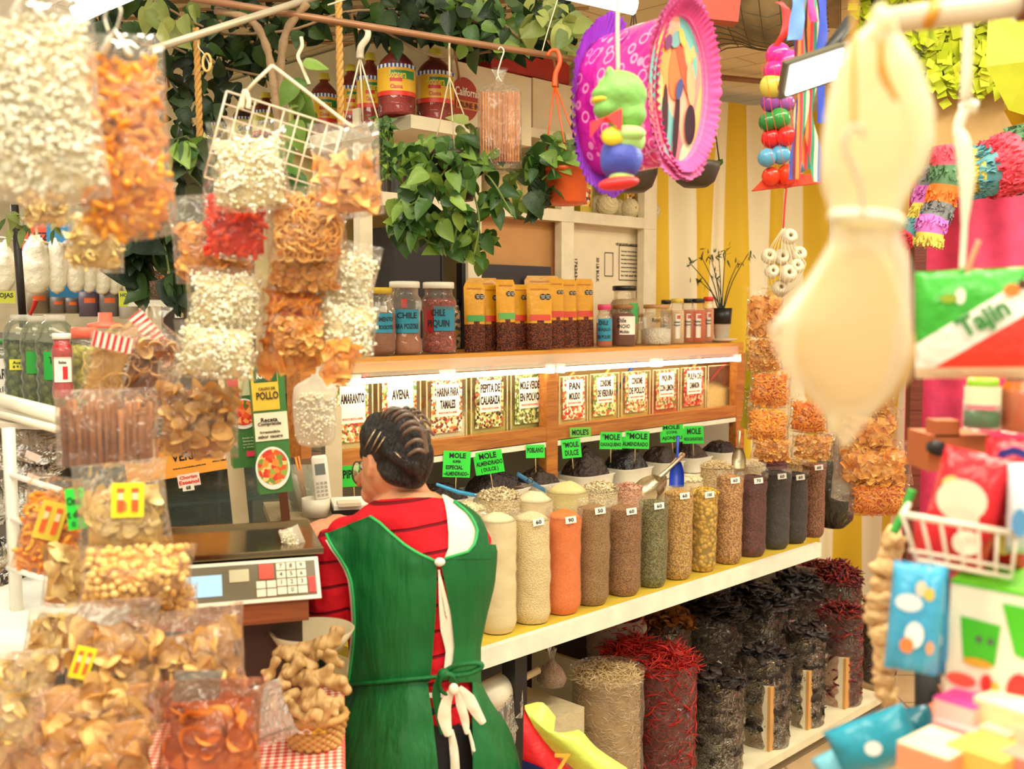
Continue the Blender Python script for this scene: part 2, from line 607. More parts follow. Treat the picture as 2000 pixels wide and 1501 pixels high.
# counter: grain shelf, tray shelf, glass display case
ZG=Z_(930,1270,CF)
counter=thing('grain_counter','long white-edged counter board with yellow top under the grain sacks','counter',(0,0,0),R45)
mb=M();slabR(mb,800,1600,ZG-.03,ZG-.002,CF,CC+.35)
mb.build('top_board',mat((214,182,62),.5,var=.05),counter)
mb=M();slabR(mb,800,1612,ZG-.045,ZG+.006,CF-.03,CF)
mb.build('front_edge',mat((238,228,208),.5,bump=.004,bs=12),counter)
mb=M()
for px in(1018,):
 slabR(mb,px-12,px+12,0,ZG-.05,CF+.03,CF+.1)
mb.build('post',M_DARK,counter)
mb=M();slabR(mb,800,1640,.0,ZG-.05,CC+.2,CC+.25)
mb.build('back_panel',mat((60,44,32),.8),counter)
ZT=.985
mb=M();slabR(mb,600,1540,ZT-.03,ZT,3.30,3.86)
o=mb.build('tray_shelf',M_WHITEWOOD,rot=(0,0,R45));tag(o,'white shelf board under the trays of dark mole paste','shelf')
mb=M();slabR(mb,585,1560,ZG,1.16,3.87,3.895,pc=CC)
struct(mb.build('wall_counter',mat((150,138,118),.7),rot=(0,0,R45)))
ZC0,ZC1=Z_(1090,858,CC),Z_(1090,832,CC)
ZP=Z_(1090,683,CC)
case=thing('display_case','wooden display case with lit interior holding clear labelled bins','display case',(0,0,0),R45)
mb=M();slabR(mb,585,1458,ZC0,ZC1,CC,CC+.05)
mb.build('bottom_rail',M_ORWOOD,case)
mb=M();slabR(mb,585,1458,ZC0+.004,ZC1-.015,CC+.05,CS-.01)
mb.build('floor_board',M_WHITEWOOD,case)
mb=M();slabR(mb,585,1452,ZP-.045,ZP,CC+.02,CS+.5)
mb.build('top_board',M_TOPWOOD,case)
mb=M()
slabR(mb,1068,1090,ZG,ZP-.045,CC-.002,CC+.05)
mb.build('center_post',M_ORWOOD,case)
mb=M()
slabR(mb,1440,1456,ZT-.2,ZP-.045,CC-.002,CC+.05)
slabR(mb,1440,1447,ZC1,ZP-.045,CC+.05,CS)
mb.build('end_post',M_ORWOOD,case)
mb=M();slabR(mb,585,1445,ZC1,ZP-.045,CS-.02,CS-.01,pc=CC)
mb.build('back_panel',mat((226,198,130),.6),case)
mb=M();slabR(mb,600,1440,ZC0-.022,ZC0-.004,CC+.002,CC+.03)
mb.build('edge_strip',mat((236,226,200),.5),case)
mb=M();slabR(mb,600,1442,ZP-.055,ZP-.012,CC-.03,CC-.025)
mb.build('glass_lip',film(haze=.16,rough=.25,wr=3,bd=.0003),case)
for k,(a,b)in enumerate(((690,872),(876,1078),(1092,1280),(1284,1442))):
 xa,xb=X_(a,CC-.02),X_(b,CC-.02)
 tb=thing('led_tube',('white glowing tube light over the amaranth and oat bins','white glowing tube light over the tamale flour bins','white glowing tube light beside the wooden post over the bread crumb bin','white glowing tube light at the curtain end of the case')[k],'light',loc((xa+xb)/2,(CC-.02)/S2,ZP-.068),R45,'tube lights of the display case')
 L=xb-xa
 m1=M();m1.tube([(-L/2,0,0),(L/2,0,0)],.0085,8);m1.build('tube',emit((255,244,214),7),tb)
 for q in(-1,1):
  m1=M();m1.box((q*(L/2-.008),.0,.004),(.022,.024,.032));m1.build('holder',film(haze=.35),tb)
 p=loc((xa+xb)/2,(CC+.0)/S2,ZP-.08)
 a_=area('case_light',p,(radians(28),0,R45),L*.95,.03,0.32*L/.4,(1,.88,.62))
 # striped curtain, pink and lime cloth, pipe, post
def curtain(name,pts,z0,z1,fold,nf,m,seg=160,rows=14,sag=0.0,thick=0):
 pts=[Vector((p[0],p[1]))for p in pts]
 L=[0]
 for a,b in zip(pts,pts[1:]):
  L.append(L[-1]+(b-a).length)
 P=np.zeros((rows,seg,3))
 for j in range(seg):
  s=j/(seg-1)*L[-1]
  k=max(i for i in range(len(pts)-1)if L[i]<=s+1e-9)
  f=(s-L[k])/(L[k+1]-L[k])
  d=(pts[k+1]-pts[k]).normalized();n=Vector((-d.y,d.x))
  b=pts[k].lerp(pts[k+1],f)
  for i in range(rows):
   h=i/(rows-1)
   w_=fold*(sin(s*nf+1.3*sin(h*3+s))*(.6+.6*(1-h))+.4*sin(s*nf*2.3+4*h))
   q=b+n*w_
   P[i,j]=(q.x,q.y,z0+(z1-z0)*h-sag*sin(pi*f)*h)
 mb=M();mb.grid(P)
 return mb,L[-1]
def stripe_uv(name,mb,L,seg,rows,m):
 o=mb.build(name,m)
 return o
def cloth_mat(cols,n_bands,L,pts):
 """bands by distance along the cloth: stored as the face tint"""
 t=NT('striped_cloth')
 a=t.n('ShaderNodeAttribute',attribute_name='tint')
 x=t.math('FRACT',t.math('MULTIPLY',a.outputs['Fac'],n_bands))
 col=t.ramp(x,[(0,srgb(*cols[0])),(.5,srgb(*cols[1]))],'CONSTANT')
 p=t.bsdf(col,.6,0.0,None,.3)
 return t.done(p)
c0=at(1272,600,4.66);c1=at(1500,600,5.1);c2=at(1800,600,5.45)
seg,rows=240,14
mb,L=curtain('c',[c0,c1,c2],.02,2.62,.035,16,None,seg,rows)
for i in range(len(mb.t)):
 q=np.tile((np.arange(seg-1)+.5)/(seg-1),rows-1)
 mb.t[i]=q
o=mb.build('striped_curtain',cloth_mat(((224,184,44),(240,226,190)),L/.245,L,None))
tag(o,'yellow and cream striped hanging tarpaulin at the end of the stall','curtain')
mb,L=curtain('c',[at(1770,600,4.9),at(2150,600,4.5)],.3,2.3,.03,14,None,60,10)
tag(mb.build('pink_cloth',mat((226,62,110),.6,var=.12)),'bright pink cloth sheet hanging behind the candy rack','cloth')
mb=M();p=at(1788,700,4.75)
mb.box((0,0,1.1),(.055,.05,2.2))
for k in range(14):
 mb.box((0,-.027,.15+k*.15),(.06,.004,.004))
tag(mb.build('wooden_post',wood((92,34,22),(120,50,30),6),None,(p.x,p.y,0)),'dark red-brown square post between striped tarpaulin and pink sheet','post')
proto_slip=(np.array([(-.5,0,-.5),(.5,0,-.5),(.5,.3,.5),(-.5,.3,.5)]),[np.array([[0,1,2,3]])])
n=1500
pz=rng.uniform(0,1,n);pxs=rng.uniform(1690,2060,n)
P=np.array([list(at(x,172-210*z_,3.35))for x,z_ in zip(pxs,pz)])+rng.normal(0,.02,(n,3))
mb=M()
bp=[list(at(x,y,3.40))for x,y in((1690,-30),(2080,-30),(2080,160),(1700,150))]
mb.add(bp,[[0,1,2,3]])
mb.scatter(proto_slip,P,np.stack([np.full(n,.03),np.full(n,.012),rng.uniform(.02,.05,n)],-1),rand_rots(n,.7))
tag(mb.build('paper_fringe',tmat((176,196,20),(222,226,60),.7)),'lime green tissue fringe above the striped animal piñata','decoration')
mb=M();P=[]
bp=[list(at(x,y,3.42))for x,y in((1770,150),(2080,150),(2080,310),(1880,310),(1800,290))]
mb=M();mb.add(bp+[[a,b+.03,c]for a,b,c in bp],[[0,1,2,3,4],[9,8,7,6,5]]+[[i,(i+1)%5,(i+1)%5+5,i+5]for i in range(5)],0,.5,False)
tag(mb.build('tan_board',mat((206,168,112),.8)),'plain tan board under the lime tissue fringe','board')
for k,(pts,colr,lb)in enumerate(((((1930,30),(2080,30),(2080,250),(1970,215),(1925,130)),(208,216,60),'glossy lime paper cone hanging beside the white rope'),(((1975,150),(2080,90),(2080,300),(1985,260),(1960,215)),(206,158,20),'amber yellow paper cone behind the lime one'))):
 bp=[list(at(x,y,3.0+k*.1))for x,y in pts]
 ctr=np.mean(bp,0)+np.array([0,-.08,0])
 mb=M();mb.add(bp+[list(ctr)],[[0,1,5],[1,2,5],[2,3,5],[3,4,5],[4,0,5],[4,3,2,1,0]],0,.5,False)
 tag(mb.build('paper_cone',mat(colr,.3)),lb,'decoration')
def pipe(name,p0,p1,r,m,label,cat='pipe',seg=10,n=2):
 p0,p1=Vector(p0),Vector(p1)
 mb=M();mb.tube([(0,0,0),tuple((p1-p0)*.5),tuple(p1-p0)],r,seg)
 return tag(mb.build(name,m,None,p0),label,cat)
M_PIPE=mat((150,106,72),.4,.3)
M_GPIPE=mat((176,160,134),.4,.3)
pipe('curtain_pipe',at(1395,150,4.5),at(1500,160,4.6),.012,M_PIPE,'short brown pipe holding up the striped tarpaulin')
pipe('curtain_pipe',at(1400,127,4.55),at(1450,128,4.62),.01,M_PIPE,'stub of thin brown pipe above the longer tarpaulin pipe')
A=[at(1385,105,3.6),at(1640,62,3.6),at(1640,-40,3.2),at(1330,-40,3.2)]
G=np.array([[[*(A[0].lerp(A[1],u).lerp(A[3].lerp(A[2],u),v_)+Vector((0,0,-.06*sin(pi*u)*sin(pi*v_)+.02*sin(9*u))))]for u in np.linspace(0,1,24)]for v_ in np.linspace(0,1,10)])
mb=M();mb.grid(G);tag(mb.build('grey_tarpaulin',mat((150,132,98),.7,var=.2)),'sagging grey-brown tarpaulin above the yellow striped one','tarpaulin')
mb=M()
for k in range(9):
 mb.tube([Vector(G[int(k*9/8),j])+Vector((0,-.01,-.012))for j in range(0,24,3)],.0018,4,caps=False)
 mb.tube([Vector(G[i,int(k*23/8)])+Vector((0,-.01,-.012))for i in range(10)],.0018,4,caps=False)
tag(mb.build('ceiling_net',mat((90,78,56),.6)),'coarse net stretched under the grey-brown tarpaulin','net')
a,b=at(1350,0,2.7),at(1408,40,2.7)
mb=M();mb.box((0,0,0),(.16,.05,.055),(0,.1,0));tag(mb.build('red_board',mat((176,52,26),.5),None,(a+b)/2),'short red-brown bolted board over the pink ruffle','board')
# small piece prototypes
def _m2p(mb):
 return(np.concatenate(mb.v),_grp(mb.f))
def _grp(fs):
 d={}
 for f in fs:
  d.setdefault(f.shape[1],[]).append(f)
 return[np.concatenate(x)for x in d.values()]
def p_popcorn(seed):
 mb=M();r=np.random.default_rng(seed)
 for k in range(4):
  c=r.normal(0,.42,3)
  mb.ball(c,r.uniform(.38,.6),7,5,lump=.25,seed=seed+k)
 return _m2p(mb)
def p_puff(curve=.5,L=1.0,r=.2):
 mb=M();pts=[]
 for i in range(8):
  a=(i/7-.5)
  pts.append((a*L*2,curve*(4*a*a-.5)*L*.8,.1*sin(9*a)))
 mb.tube(pts,[r*.55,r*.95,r,r*1.05,r,r*1.03,r*.95,r*.5],7)
 return _m2p(mb)
def p_ring(r=.22):
 mb=M();n=14
 P=[]
 for i in range(n+1):
  a=2*pi*i/n
  rr=1+.06*sin(3*a)
  row=[]
  for j in range(6):
   b=2*pi*j/6
   row.append(((rr+r*cos(b))*cos(a),(rr+r*cos(b))*sin(a),r*1.2*sin(b)))
  P.append(row)
 mb.grid(np.array(P),closed=True)
 return _m2p(mb)
def p_chip(seed,kind='round',n=6,curl=.35):
 """a thin curled chip with some thickness"""
 r=np.random.default_rng(seed)
 mb=M()
 a,b=r.uniform(-curl,curl),r.uniform(-curl,curl)
 g=np.linspace(-1,1,n)
 X,Y=np.meshgrid(g,g)
 if kind=='round':
  k=np.maximum(np.abs(X),np.abs(Y))/(np.sqrt(X**2+Y**2)+1e-6)
  X,Y=X*k,Y*k
  wob=1+.12*np.sin(3*np.arctan2(Y,X)+seed)
  X,Y=X*wob,Y*wob*.85
 elif kind=='tri':
  X=X*(1-(Y+1)/2*.85)
 elif kind=='bent':
  Y=Y*.7
 Z=a*X**2*1.6+b*Y**2*1.6+.12*np.sin(3*X+seed)+.1*np.sin(3.3*Y+2*seed)
 P=np.stack([X,Y,Z],-1)
 mb.grid(P);mb.grid((P+np.array([0,0,-.07]))[::-1])
 return _m2p(mb)
def p_ball(s=8,r=5,lump=.08):
 mb=M();mb.ball((0,0,0),1,s,r,lump=lump)
 return _m2p(mb)
def p_chile(seed,bend=.5,rk=1.0):
 r=np.random.default_rng(seed)
 mb=M();pts=[];b=r.uniform(.2,bend)*(1 if seed%2 else-1)
 for i in range(8):
  a=i/7
  pts.append((a*2-1,b*(a-.5)**2*3,.18*sin(a*5+seed)))
 mb.tube(pts,np.array([.03,.13,.17,.16,.14,.1,.06,.015])*rk,6,tint=.5)
 return _m2p(mb)
def p_wrinkle(seed):
 """a flattened dried pod"""
 mb=M()
 mb.ball((0,0,0),(1.0,.62,.2),12,8,lump=.5,seed=seed*3.1)
 mb.tube([(1,0,0),(1.2,.05,.05),(1.4,.15,.12)],.045,5)
 return _m2p(mb)
def p_leaf(seed,w_=.72,fold=.35,droop=.5,n=7):
 """heart-shaped leaf, tip along +X, with midrib fold"""
 r=np.random.default_rng(seed)
 P=[]
 for i in range(n+2):
  a=i/(n+1)
  hw=w_*(sin(pi*a**.62))**.8*(1-.25*a)if 0<a<1 else .02
  row=[]
  for j in range(5):
   q=(j-2)/2
   x=a*2-.15*abs(q)*(1-a)*2*(.8 if a<.4 else .2)
   z=-droop*a*a+fold*abs(q)*hw-.12*sin(pi*abs(q))*hw
   row.append((x,q*hw,z))
  P.append(row)
 mb=M();mb.grid(np.array(P))
 return _m2p(mb)
def p_scrap(seed):
 return p_chip(seed,'round',5,.6)
def rdir(n,flat=None):
 return rand_rots(n)
def dir_rots(D,Nn):
 """rotation matrices whose +X follows D and +Z stays near Nn"""
 D=D/(np.linalg.norm(D,axis=1,keepdims=True)+1e-9)
 Y=np.cross(Nn,D);Y/=np.linalg.norm(Y,axis=1,keepdims=True)+1e-9
 Z=np.cross(D,Y)
 return np.stack([D,Y,Z],-1)
 # snack bag
KIND={'popcorn':dict(pr=[p_popcorn(i)for i in range(4)],s=(.0042,.0058),m=((244,232,194),(255,252,238),.7),n=1.2,core=(246,230,186)),'bigpopcorn':dict(pr=[p_popcorn(i+5)for i in range(4)],s=(.0041,.0056),m=((246,234,200),(255,252,238),.7),n=1.25,core=(246,230,190)),'puff':dict(pr=[p_puff(.5,1,.30),p_puff(.2,1.1,.28),p_puff(.8,1,.3)],s=(0.0115,0.0150),m=((240,140,30),(252,184,70),.55),n=4.5,core=(236,132,34)),'thin_puff':dict(pr=[p_puff(.3,1,.24),p_puff(.1,1.1,.22)],s=(0.0100,0.0150),m=((238,130,24),(252,176,58),.5),n=3.0,core=(228,108,22)),'red_puff':dict(pr=[p_puff(.15,.8,.3),p_puff(.25,.8,.28)],s=(0.0110,0.0145),m=((226,48,22),(246,90,48),.45),n=2.0,core=(220,44,20)),'ring':dict(pr=[p_ring(),p_ring(.18)],s=(0.0068,0.0085),m=((232,158,74),(248,200,124),.5),n=2.0,core=(222,136,56)),'square':dict(pr=[p_chip(1,'sq',5,.2),p_chip(2,'sq',5,.3)],s=(0.0081,0.0110),m=((236,148,56),(248,190,104),.5),n=1.8,core=(226,134,46)),'tri':dict(pr=[p_chip(3,'tri',5,.3),p_chip(4,'tri',5,.2)],s=(0.0110,0.0153),m=((238,156,74),(250,200,124),.5),n=1.6,core=(230,144,62)),'shell':dict(pr=[p_chip(5,'round',5,.7),p_chip(6,'round',5,.6)],s=(0.0068,0.0093),m=((234,158,70),(250,204,124),.5),n=2.2,core=(224,142,56)),'chip':dict(pr=[p_chip(7+i,'round',7,.55)for i in range(4)],s=(0.0152,0.0216),m=((206,146,72),(240,194,122),.55),n=1.5,core=(190,130,64)),'palechip':dict(pr=[p_chip(17+i,'round',7,.55)for i in range(4)],s=(0.0112,0.0168),m=((222,182,102),(248,222,156),.55),n=1.6,core=(214,170,92)),'orchip':dict(pr=[p_chip(27+i,'round',7,.55)for i in range(4)],s=(0.0144,0.0208),m=((200,100,36),(236,150,72),.5),n=1.5,core=(180,88,32)),'chickpea':dict(pr=[p_ball(9,6,.1)],s=(.0052,.0068),m=((216,160,78),(244,202,128),.45),n=1.0,core=(206,150,84)),'noodle':dict(pr=[p_ring(.06),p_puff(.8,1,.07),p_ring(.05)],s=(.010,.018),m=((200,150,80),(236,200,130),.5),n=.9,core=(206,160,90)),'mixed':dict(pr=[p_chip(41,'round',5,.8),p_puff(.9,1,.14),p_ring(.16)],s=(.010,.016),m=((176,104,52),(246,206,144),.5),n=1.5,core=(170,104,56)),'pasta':dict(pr=[p_puff(.9,1,.28),p_chip(44,'tri',5,.6)],s=(.007,.010),m=((226,190,110),(246,222,150),.5),n=.9,core=(224,188,112)),'scrap':dict(pr=[p_scrap(51),p_scrap(52)],s=(.006,.009),m=((150,132,110),(206,190,164),.6),n=.9,core=(160,142,116)),}
def pillow_pt(u,v,w_,h,t,neck,side,bulge=1.0,wr=0.0,seed=0):
 """u,v in -1..1 / 0..1 -> local point on the bag; side=+1 front(-Y)"""
 pull=1-.07*np.sin(pi*v)*(1-0)
 if neck:
  x_w=np.where(v>.74,np.interp(v,[.74,.86,.9,1.0],[1,.16,.13,.34]),np.interp(v,[0,.08,.3,.74],[.74,.9,1.0,1.0]))
 else:
  x_w=pull
 th=np.sqrt(np.clip(1-np.abs(u)**2.6,0,1))*np.interp(v,[0,.06,.25,.6,.8,1.0],[.0,.55,1.0,.95,.45 if not neck else .35,.04 if not neck else .25])
 x=u*w_/2*x_w
 z=(v-1)*h
 z=z-.04*h*np.cos(u*pi/2)*(v<.1)
 y=-side*th*t/2
 P=np.stack([x,y,z],-1)
 if wr:
  nz=vnoise(P*np.array([34,34,26])+seed*7.3)
  P[...,1]+=-side*wr*nz
  P[...,0]+=wr*.6*vnoise(P*30+seed+5)
 return P
FLATK={'puff','thin_puff','red_puff','ring','square','tri','shell','chip','palechip','orchip','noodle','mixed'}
FILM=film(haze=.05)
FILM_CLEAR=film(haze=.09,gl=1.2)
def snack_bag(name,label,cat,px,py,w_px,h_px,Y,kind,tilt=0.0,fill=.78,neck=False,group=None,yaw=0.0,thick=.34,fm=None,dens=1.0,pitch=0.0,card=None,s_mul=1.0,size=None,locp=None,extra=None):
 """px,py = centre of the bag in the picture, Y = distance; hangs from the top of its local frame"""
 s=mpp(Y)
 w_,h=size if size else(w_px*s,h_px*s)
 c=locp if locp else at(px,py,Y)
 rz=facecam(c)+yaw
 rot=Euler((pitch,tilt,rz))
 off=rot.to_matrix()@Vector((0,0,h/2))
 root=thing(name,label,cat,c+off,group=group,rot=rot)
 t_=w_*thick
 K=KIND[kind]
 seed=rng.integers(0,1000)
 area_=w_*h*fill*1.15
 sz=(K['s'][0]+K['s'][1])/2*s_mul
 n_side=int(area_/(sz*sz*2.6)*K['n']*dens)
 n_side=min(n_side,1500)
 mb=M()
 for side,cnt in((1,n_side),(-1,n_side//3)):
  u=rng.uniform(-.86,.86,cnt)if kind in FLATK else rng.uniform(-.93,.93,cnt)
  v=rng.uniform(.04,fill*(1 if not neck else .95),cnt)
  v=np.where(rng.uniform(0,1,cnt)<.15,np.minimum(v,fill-.02*rng.uniform(0,1,cnt)),v)
  P=pillow_pt(u,v,w_*.93,h*.97,t_*.9,neck,side)
  P[:,1]+=side*sz*rng.uniform(-.1,.5,cnt)
  P[:,2]-=.012*h
  sc=rng.uniform(K['s'][0],K['s'][1],cnt)*s_mul
  if kind in FLATK:
   D=np.stack([rng.normal(0,1,cnt),rng.normal(0,.25,cnt),rng.normal(0,1,cnt)],-1)
   R=dir_rots(D,np.tile(np.array([0,-side*1.0,0]),(cnt,1))+rng.normal(0,.45,(cnt,3)))
   P[:,1]+=side*sz*.25
  else:
   R=rand_rots(cnt,pi)
  which=rng.integers(0,len(K['pr']),cnt)
  for q,pr in enumerate(K['pr']):
   m_=which==q
   mb.scatter(pr,P[m_],sc[m_],R[m_])
 U,Vv=np.meshgrid(np.linspace(-.96,.96,13),np.linspace(.03,fill*.97,12))
 fr=pillow_pt(U,Vv,w_*.84,h*.95,max(.004,t_*.9-sz*2.2),neck,1);bk_=pillow_pt(U[:,::-1],Vv,w_*.84,h*.95,max(.004,t_*.9-sz*2.2),neck,-1)
 ring=np.concatenate([fr,bk_],1)
 ring[...,2]-=.015*h
 mb.grid(ring,1,.3,True,True,True)
 a,b_,rg=K['m']
 stuff(mb.build('contents',[tmat(a,b_,rg,.0015,300),tmat(K['core'],K['core'],.8,.003,160)],root))
 seg,rows=26,22
 fb=M()
 U,Vv=np.meshgrid(np.linspace(-1,1,seg),np.linspace(0,1,rows))
 for side in(1,-1):
  P=pillow_pt(U,Vv,w_,h,t_,neck,side,wr=.0022+w_*.012,seed=seed)
  fb.grid(P if side==1 else P[:,::-1])
 fb.build('film',fm or FILM,root)
 if card:
  cx,cz,cw,ch,rgb=card[:5]
  tl=card[5]if len(card)>5 else 0
  cb=M()
  yy=-t_*.5*np.sqrt(max(.05,1-abs(cx)**2.6))*.98-.004
  R=rotm(0,tl,0)
  cb.box((cx*w_/2,yy,(cz-1)*h),(cw*w_,.0015,ch*h),R)
  crd=cb.build('card',mat(rgb,.4)if isinstance(rgb,tuple)else rgb,root)
  if len(card)>6:
   card[6](crd,cx*w_/2,yy-.001,(cz-1)*h,cw*w_,ch*h,tl)
 return root,w_,h
 # jars
def jar_profile(kind):
 return{'straight':[(.0,0),(.93,0),(1,.04),(1,.7),(.97,.78),(.78,.86),(.74,.88),(.74,1.0)],'waist':[(.0,0),(.92,0),(1,.05),(1,.2),(.9,.25),(.9,.62),(1,.68),(1,.76),(.94,.82),(.8,.87),(.78,.88),(.78,1.0)],'round':[(.0,0),(.85,0),(1,.1),(1.0,.62),(.92,.74),(.72,.84),(.7,.88),(.7,1.0)],'spice':[(.0,0),(.95,0),(1,.02),(1,.76),(.9,.86),(.78,.9),(.78,1.0)],'jug':[(.0,0),(.9,0),(1,.03),(.96,.06),(1,.09),(.96,.12),(1,.15),(1,.17),(.985,.18),(.985,.52),(1,.53),(1,.62),(.985,.68),(.96,.73),(.84,.8),(.6,.87),(.36,.92),(.3,.94),(.3,1.0)],'tall':[(.0,0),(.9,0),(1,.05),(1,.7),(.9,.8),(.66,.88),(.62,.9),(.62,1.0)],'rib':[(.0,0),(.85,0),(.98,.04)]+[(1-.09*(i%2),.06+i*.075)for i in range(9)]+[(1.0,.74),(.96,.84),(.8,.93),(.5,1.0)],}[kind]
def jar(name,label,cat,px,pybase,w_px,h_px,c,kind='straight',cont=None,fill=.7,lid=None,lid_h=.1,group=None,plane='R',z=None,glass=None,sx=1.0,face=0.0,Y=None,cap_r=None,power=2,fixed_z=None):
 if plane=='R':
  p=onR(px,pybase,c)
 elif plane=='L':
  p=onL(px,pybase,c)
 else:
  p=at(px,pybase,c)
 if fixed_z is not None:
  p.z=fixed_z
 s=mpp(p.y)
 r,h=w_px*s/2,h_px*s
 root=thing(name,label,cat,p,facecam(p,face),group)
 prof=jar_profile(kind)
 hb=h*(1-(lid_h if lid else 0)*.75)
 body=[(a*r,b*hb)for a,b in prof]
 mb=M();mb.lathe(body,seg=26,power=power);mb.build('body',glass or film(haze=.1,rough=.08,wr=6,bd=.002),root)
 if cont:
  cb=M()
  zs=[(a*r*.94,b*hb+.003)for a,b in prof if b<=fill]
  rt=np.interp(fill,[b for a,b in prof],[a for a,b in prof])*r*.94
  zs+=[(rt,fill*hb),(rt*.6,fill*hb+r*.08),(.0005,fill*hb+r*.1)]
  cb.lathe(zs,seg=22,power=power)
  stuff(cb.build('contents',cont,root))
 if lid:
  lb=M()
  lr=(cap_r or prof[-1][0]*1.12)*r
  lh=h*lid_h
  lb.lathe([(.001,h-.001),(lr*.93,h),(lr,h-lh*.12),(lr,h-lh),(lr*.9,h-lh)][::-1],seg=26)
  lb.build('lid',lid,root)
 return root,r,h
def wrap_label(root,r,z0,z1,a0,a1,m,name='label',lines=None,ink=None,grow=1.02,n=14):
 """label band bent round a jar, angles measured from the camera side (-Y), in radians; optional lettering"""
 mb=M()
 th=np.linspace(a0,a1,n)
 rr=r*grow
 P=np.array([[(rr*sin(a),-rr*cos(a),z)for a in th]for z in(z0,z1)])
 mb.grid(P)
 Q=np.array([[((rr-.001)*sin(a),-(rr-.001)*cos(a),z)for a in th]for z in(z0,z1)])
 mb.grid(Q[::-1])
 o=mb.build(name,m,root)
 if lines:
  tb=M()
  for(txt,cx,cz,fw,fh)in lines:
   put_text(tb,txt,cx*rr,z0+cz*(z1-z0),fw*(a1-a0)*rr,fh*(z1-z0),bend=(0,0,rr+.0005))
  tb.build('lettering',ink or mat(INK,.5),o)
 return o
def sign(name,label,px0,px1,py0,py1,c,rgb,lines,tilt=0.0,stick=0.0,plane='R',group=None,face=0.0,ink=None,thick=.0015,fs=None,rough=.5,cat='sign'):
 """hand-lettered card; lines: (text, cx, cy, w, h) in fractions of the card, cy from the top"""
 f={'R':onR,'L':onL}.get(plane,at)
 p=f((px0+px1)/2,(py0+py1)/2,c)
 s=mpp(p.y)
 w_,h=(px1-px0)*s/max(.3,cos(face)),(py1-py0)*s
 root=thing(name,label,cat,p,group=group,rot=(0,tilt,facecam(p,face)))
 mb=M();mb.box((0,0,0),(w_,thick,h))
 card=mb.build('card',mat(rgb,rough,var=.02),root)
 if lines:
  tb=M()
  for ln in lines:
   txt,cx,cy,fw,fh=ln[:5]
   put_text(tb,txt,(cx-.5)*w_,(.5-cy)*h,fw*w_,fh*h,y=-thick/2-.0006,bold=.03)
  tb.build('lettering',ink or mat(INK,.5),card)
 if stick:
  sb=M();sb.tube([(0,.002,-h/2+.004),(0,.002,-h/2-stick)],.0016,6)
  sb.build('stick',mat((200,170,110),.6),root)
 return root,w_,h
 # hanging rope / string
def strand(name,label,pts,r,m,cat='string',group=None,seg=7,smooth=True):
 pts=[Vector(p)for p in pts]
 o0=pts[0].copy()
 if smooth and len(pts)>2:
  q=[]
  for i in range(len(pts)-1):
   p0,p1,p2,p3=pts[max(i-1,0)],pts[i],pts[i+1],pts[min(i+2,len(pts)-1)]
   for k in range(6):
    t_=k/6
    q.append(.5*((2*p1)+(p2-p0)*t_+(2*p0-5*p1+4*p2-p3)*t_**2+(3*p1-p0-3*p2+p3)*t_**3))
  q.append(pts[-1]);pts=q
 elif len(pts)==2:
  pts=[pts[0],pts[0].lerp(pts[1],.5),pts[1]]
 mb=M();mb.tube([p-o0 for p in pts],r,seg)
 o=mb.build(name,m,None,o0)
 return tag(o,label,cat,group)if label else o
def spline(pts,k=6):
 pts=[Vector(p)for p in pts];q=[]
 for i in range(len(pts)-1):
  p0,p1,p2,p3=pts[max(i-1,0)],pts[i],pts[i+1],pts[min(i+2,len(pts)-1)]
  for j in range(k):
   t_=j/k
   q.append(.5*((2*p1)+(p2-p0)*t_+(2*p0-5*p1+4*p2-p3)*t_**2+(3*p1-p0-3*p2+p3)*t_**3))
 return q+[pts[-1]]
M_STR=mat((226,206,172),.7)
M_ROPE=None
def twist_rope(name,label,p0,p1,r,m,cat='rope'):
 p0,p1=Vector(p0),Vector(p1)
 L=(p1-p0).length;d=(p1-p0).normalized()
 A=d.orthogonal().normalized();B=d.cross(A)
 mb=M();n=max(20,int(L/r*2.2))
 for k in range(3):
  pts=[]
  for i in range(n+1):
   a=2*pi*i/n*(L/(r*7))+k*2*pi/3
   pts.append(d*(L*i/n)+(A*cos(a)+B*sin(a))*r*.5)
  mb.tube(pts,r*.58,6,tint=.5)
 return tag(mb.build(name,m,None,p0),label,cat)
def fuse(o,voxel=.005,smooth=4,disp=None):
 """melts overlapping volumes of one mesh into one continuous skin"""
 m=o.modifiers.new('remesh','REMESH');m.mode='VOXEL';m.voxel_size=voxel;m.use_smooth_shade=True
 m2=o.modifiers.new('smooth','SMOOTH');m2.iterations=smooth;m2.factor=.5
 dg=bpy.context.evaluated_depsgraph_get()
 me=bpy.data.meshes.new_from_object(o.evaluated_get(dg))
 mats_=list(o.data.materials)
 o.modifiers.clear();o.data=me
 me.materials.clear()
 for x in mats_:
  me.materials.append(x)
 me.polygons.foreach_set('use_smooth',np.ones(len(me.polygons),bool))
 if disp:
  n=len(me.vertices);V=np.empty(n*3,np.float32);me.vertices.foreach_get('co',V);V=V.reshape(-1,3)
  Nn=np.empty(n*3,np.float32);me.vertices.foreach_get('normal',Nn);Nn=Nn.reshape(-1,3)
  V=V+Nn*disp(V)[:,None]
  me.vertices.foreach_set('co',V.astype(np.float32).ravel());me.update()
 return o
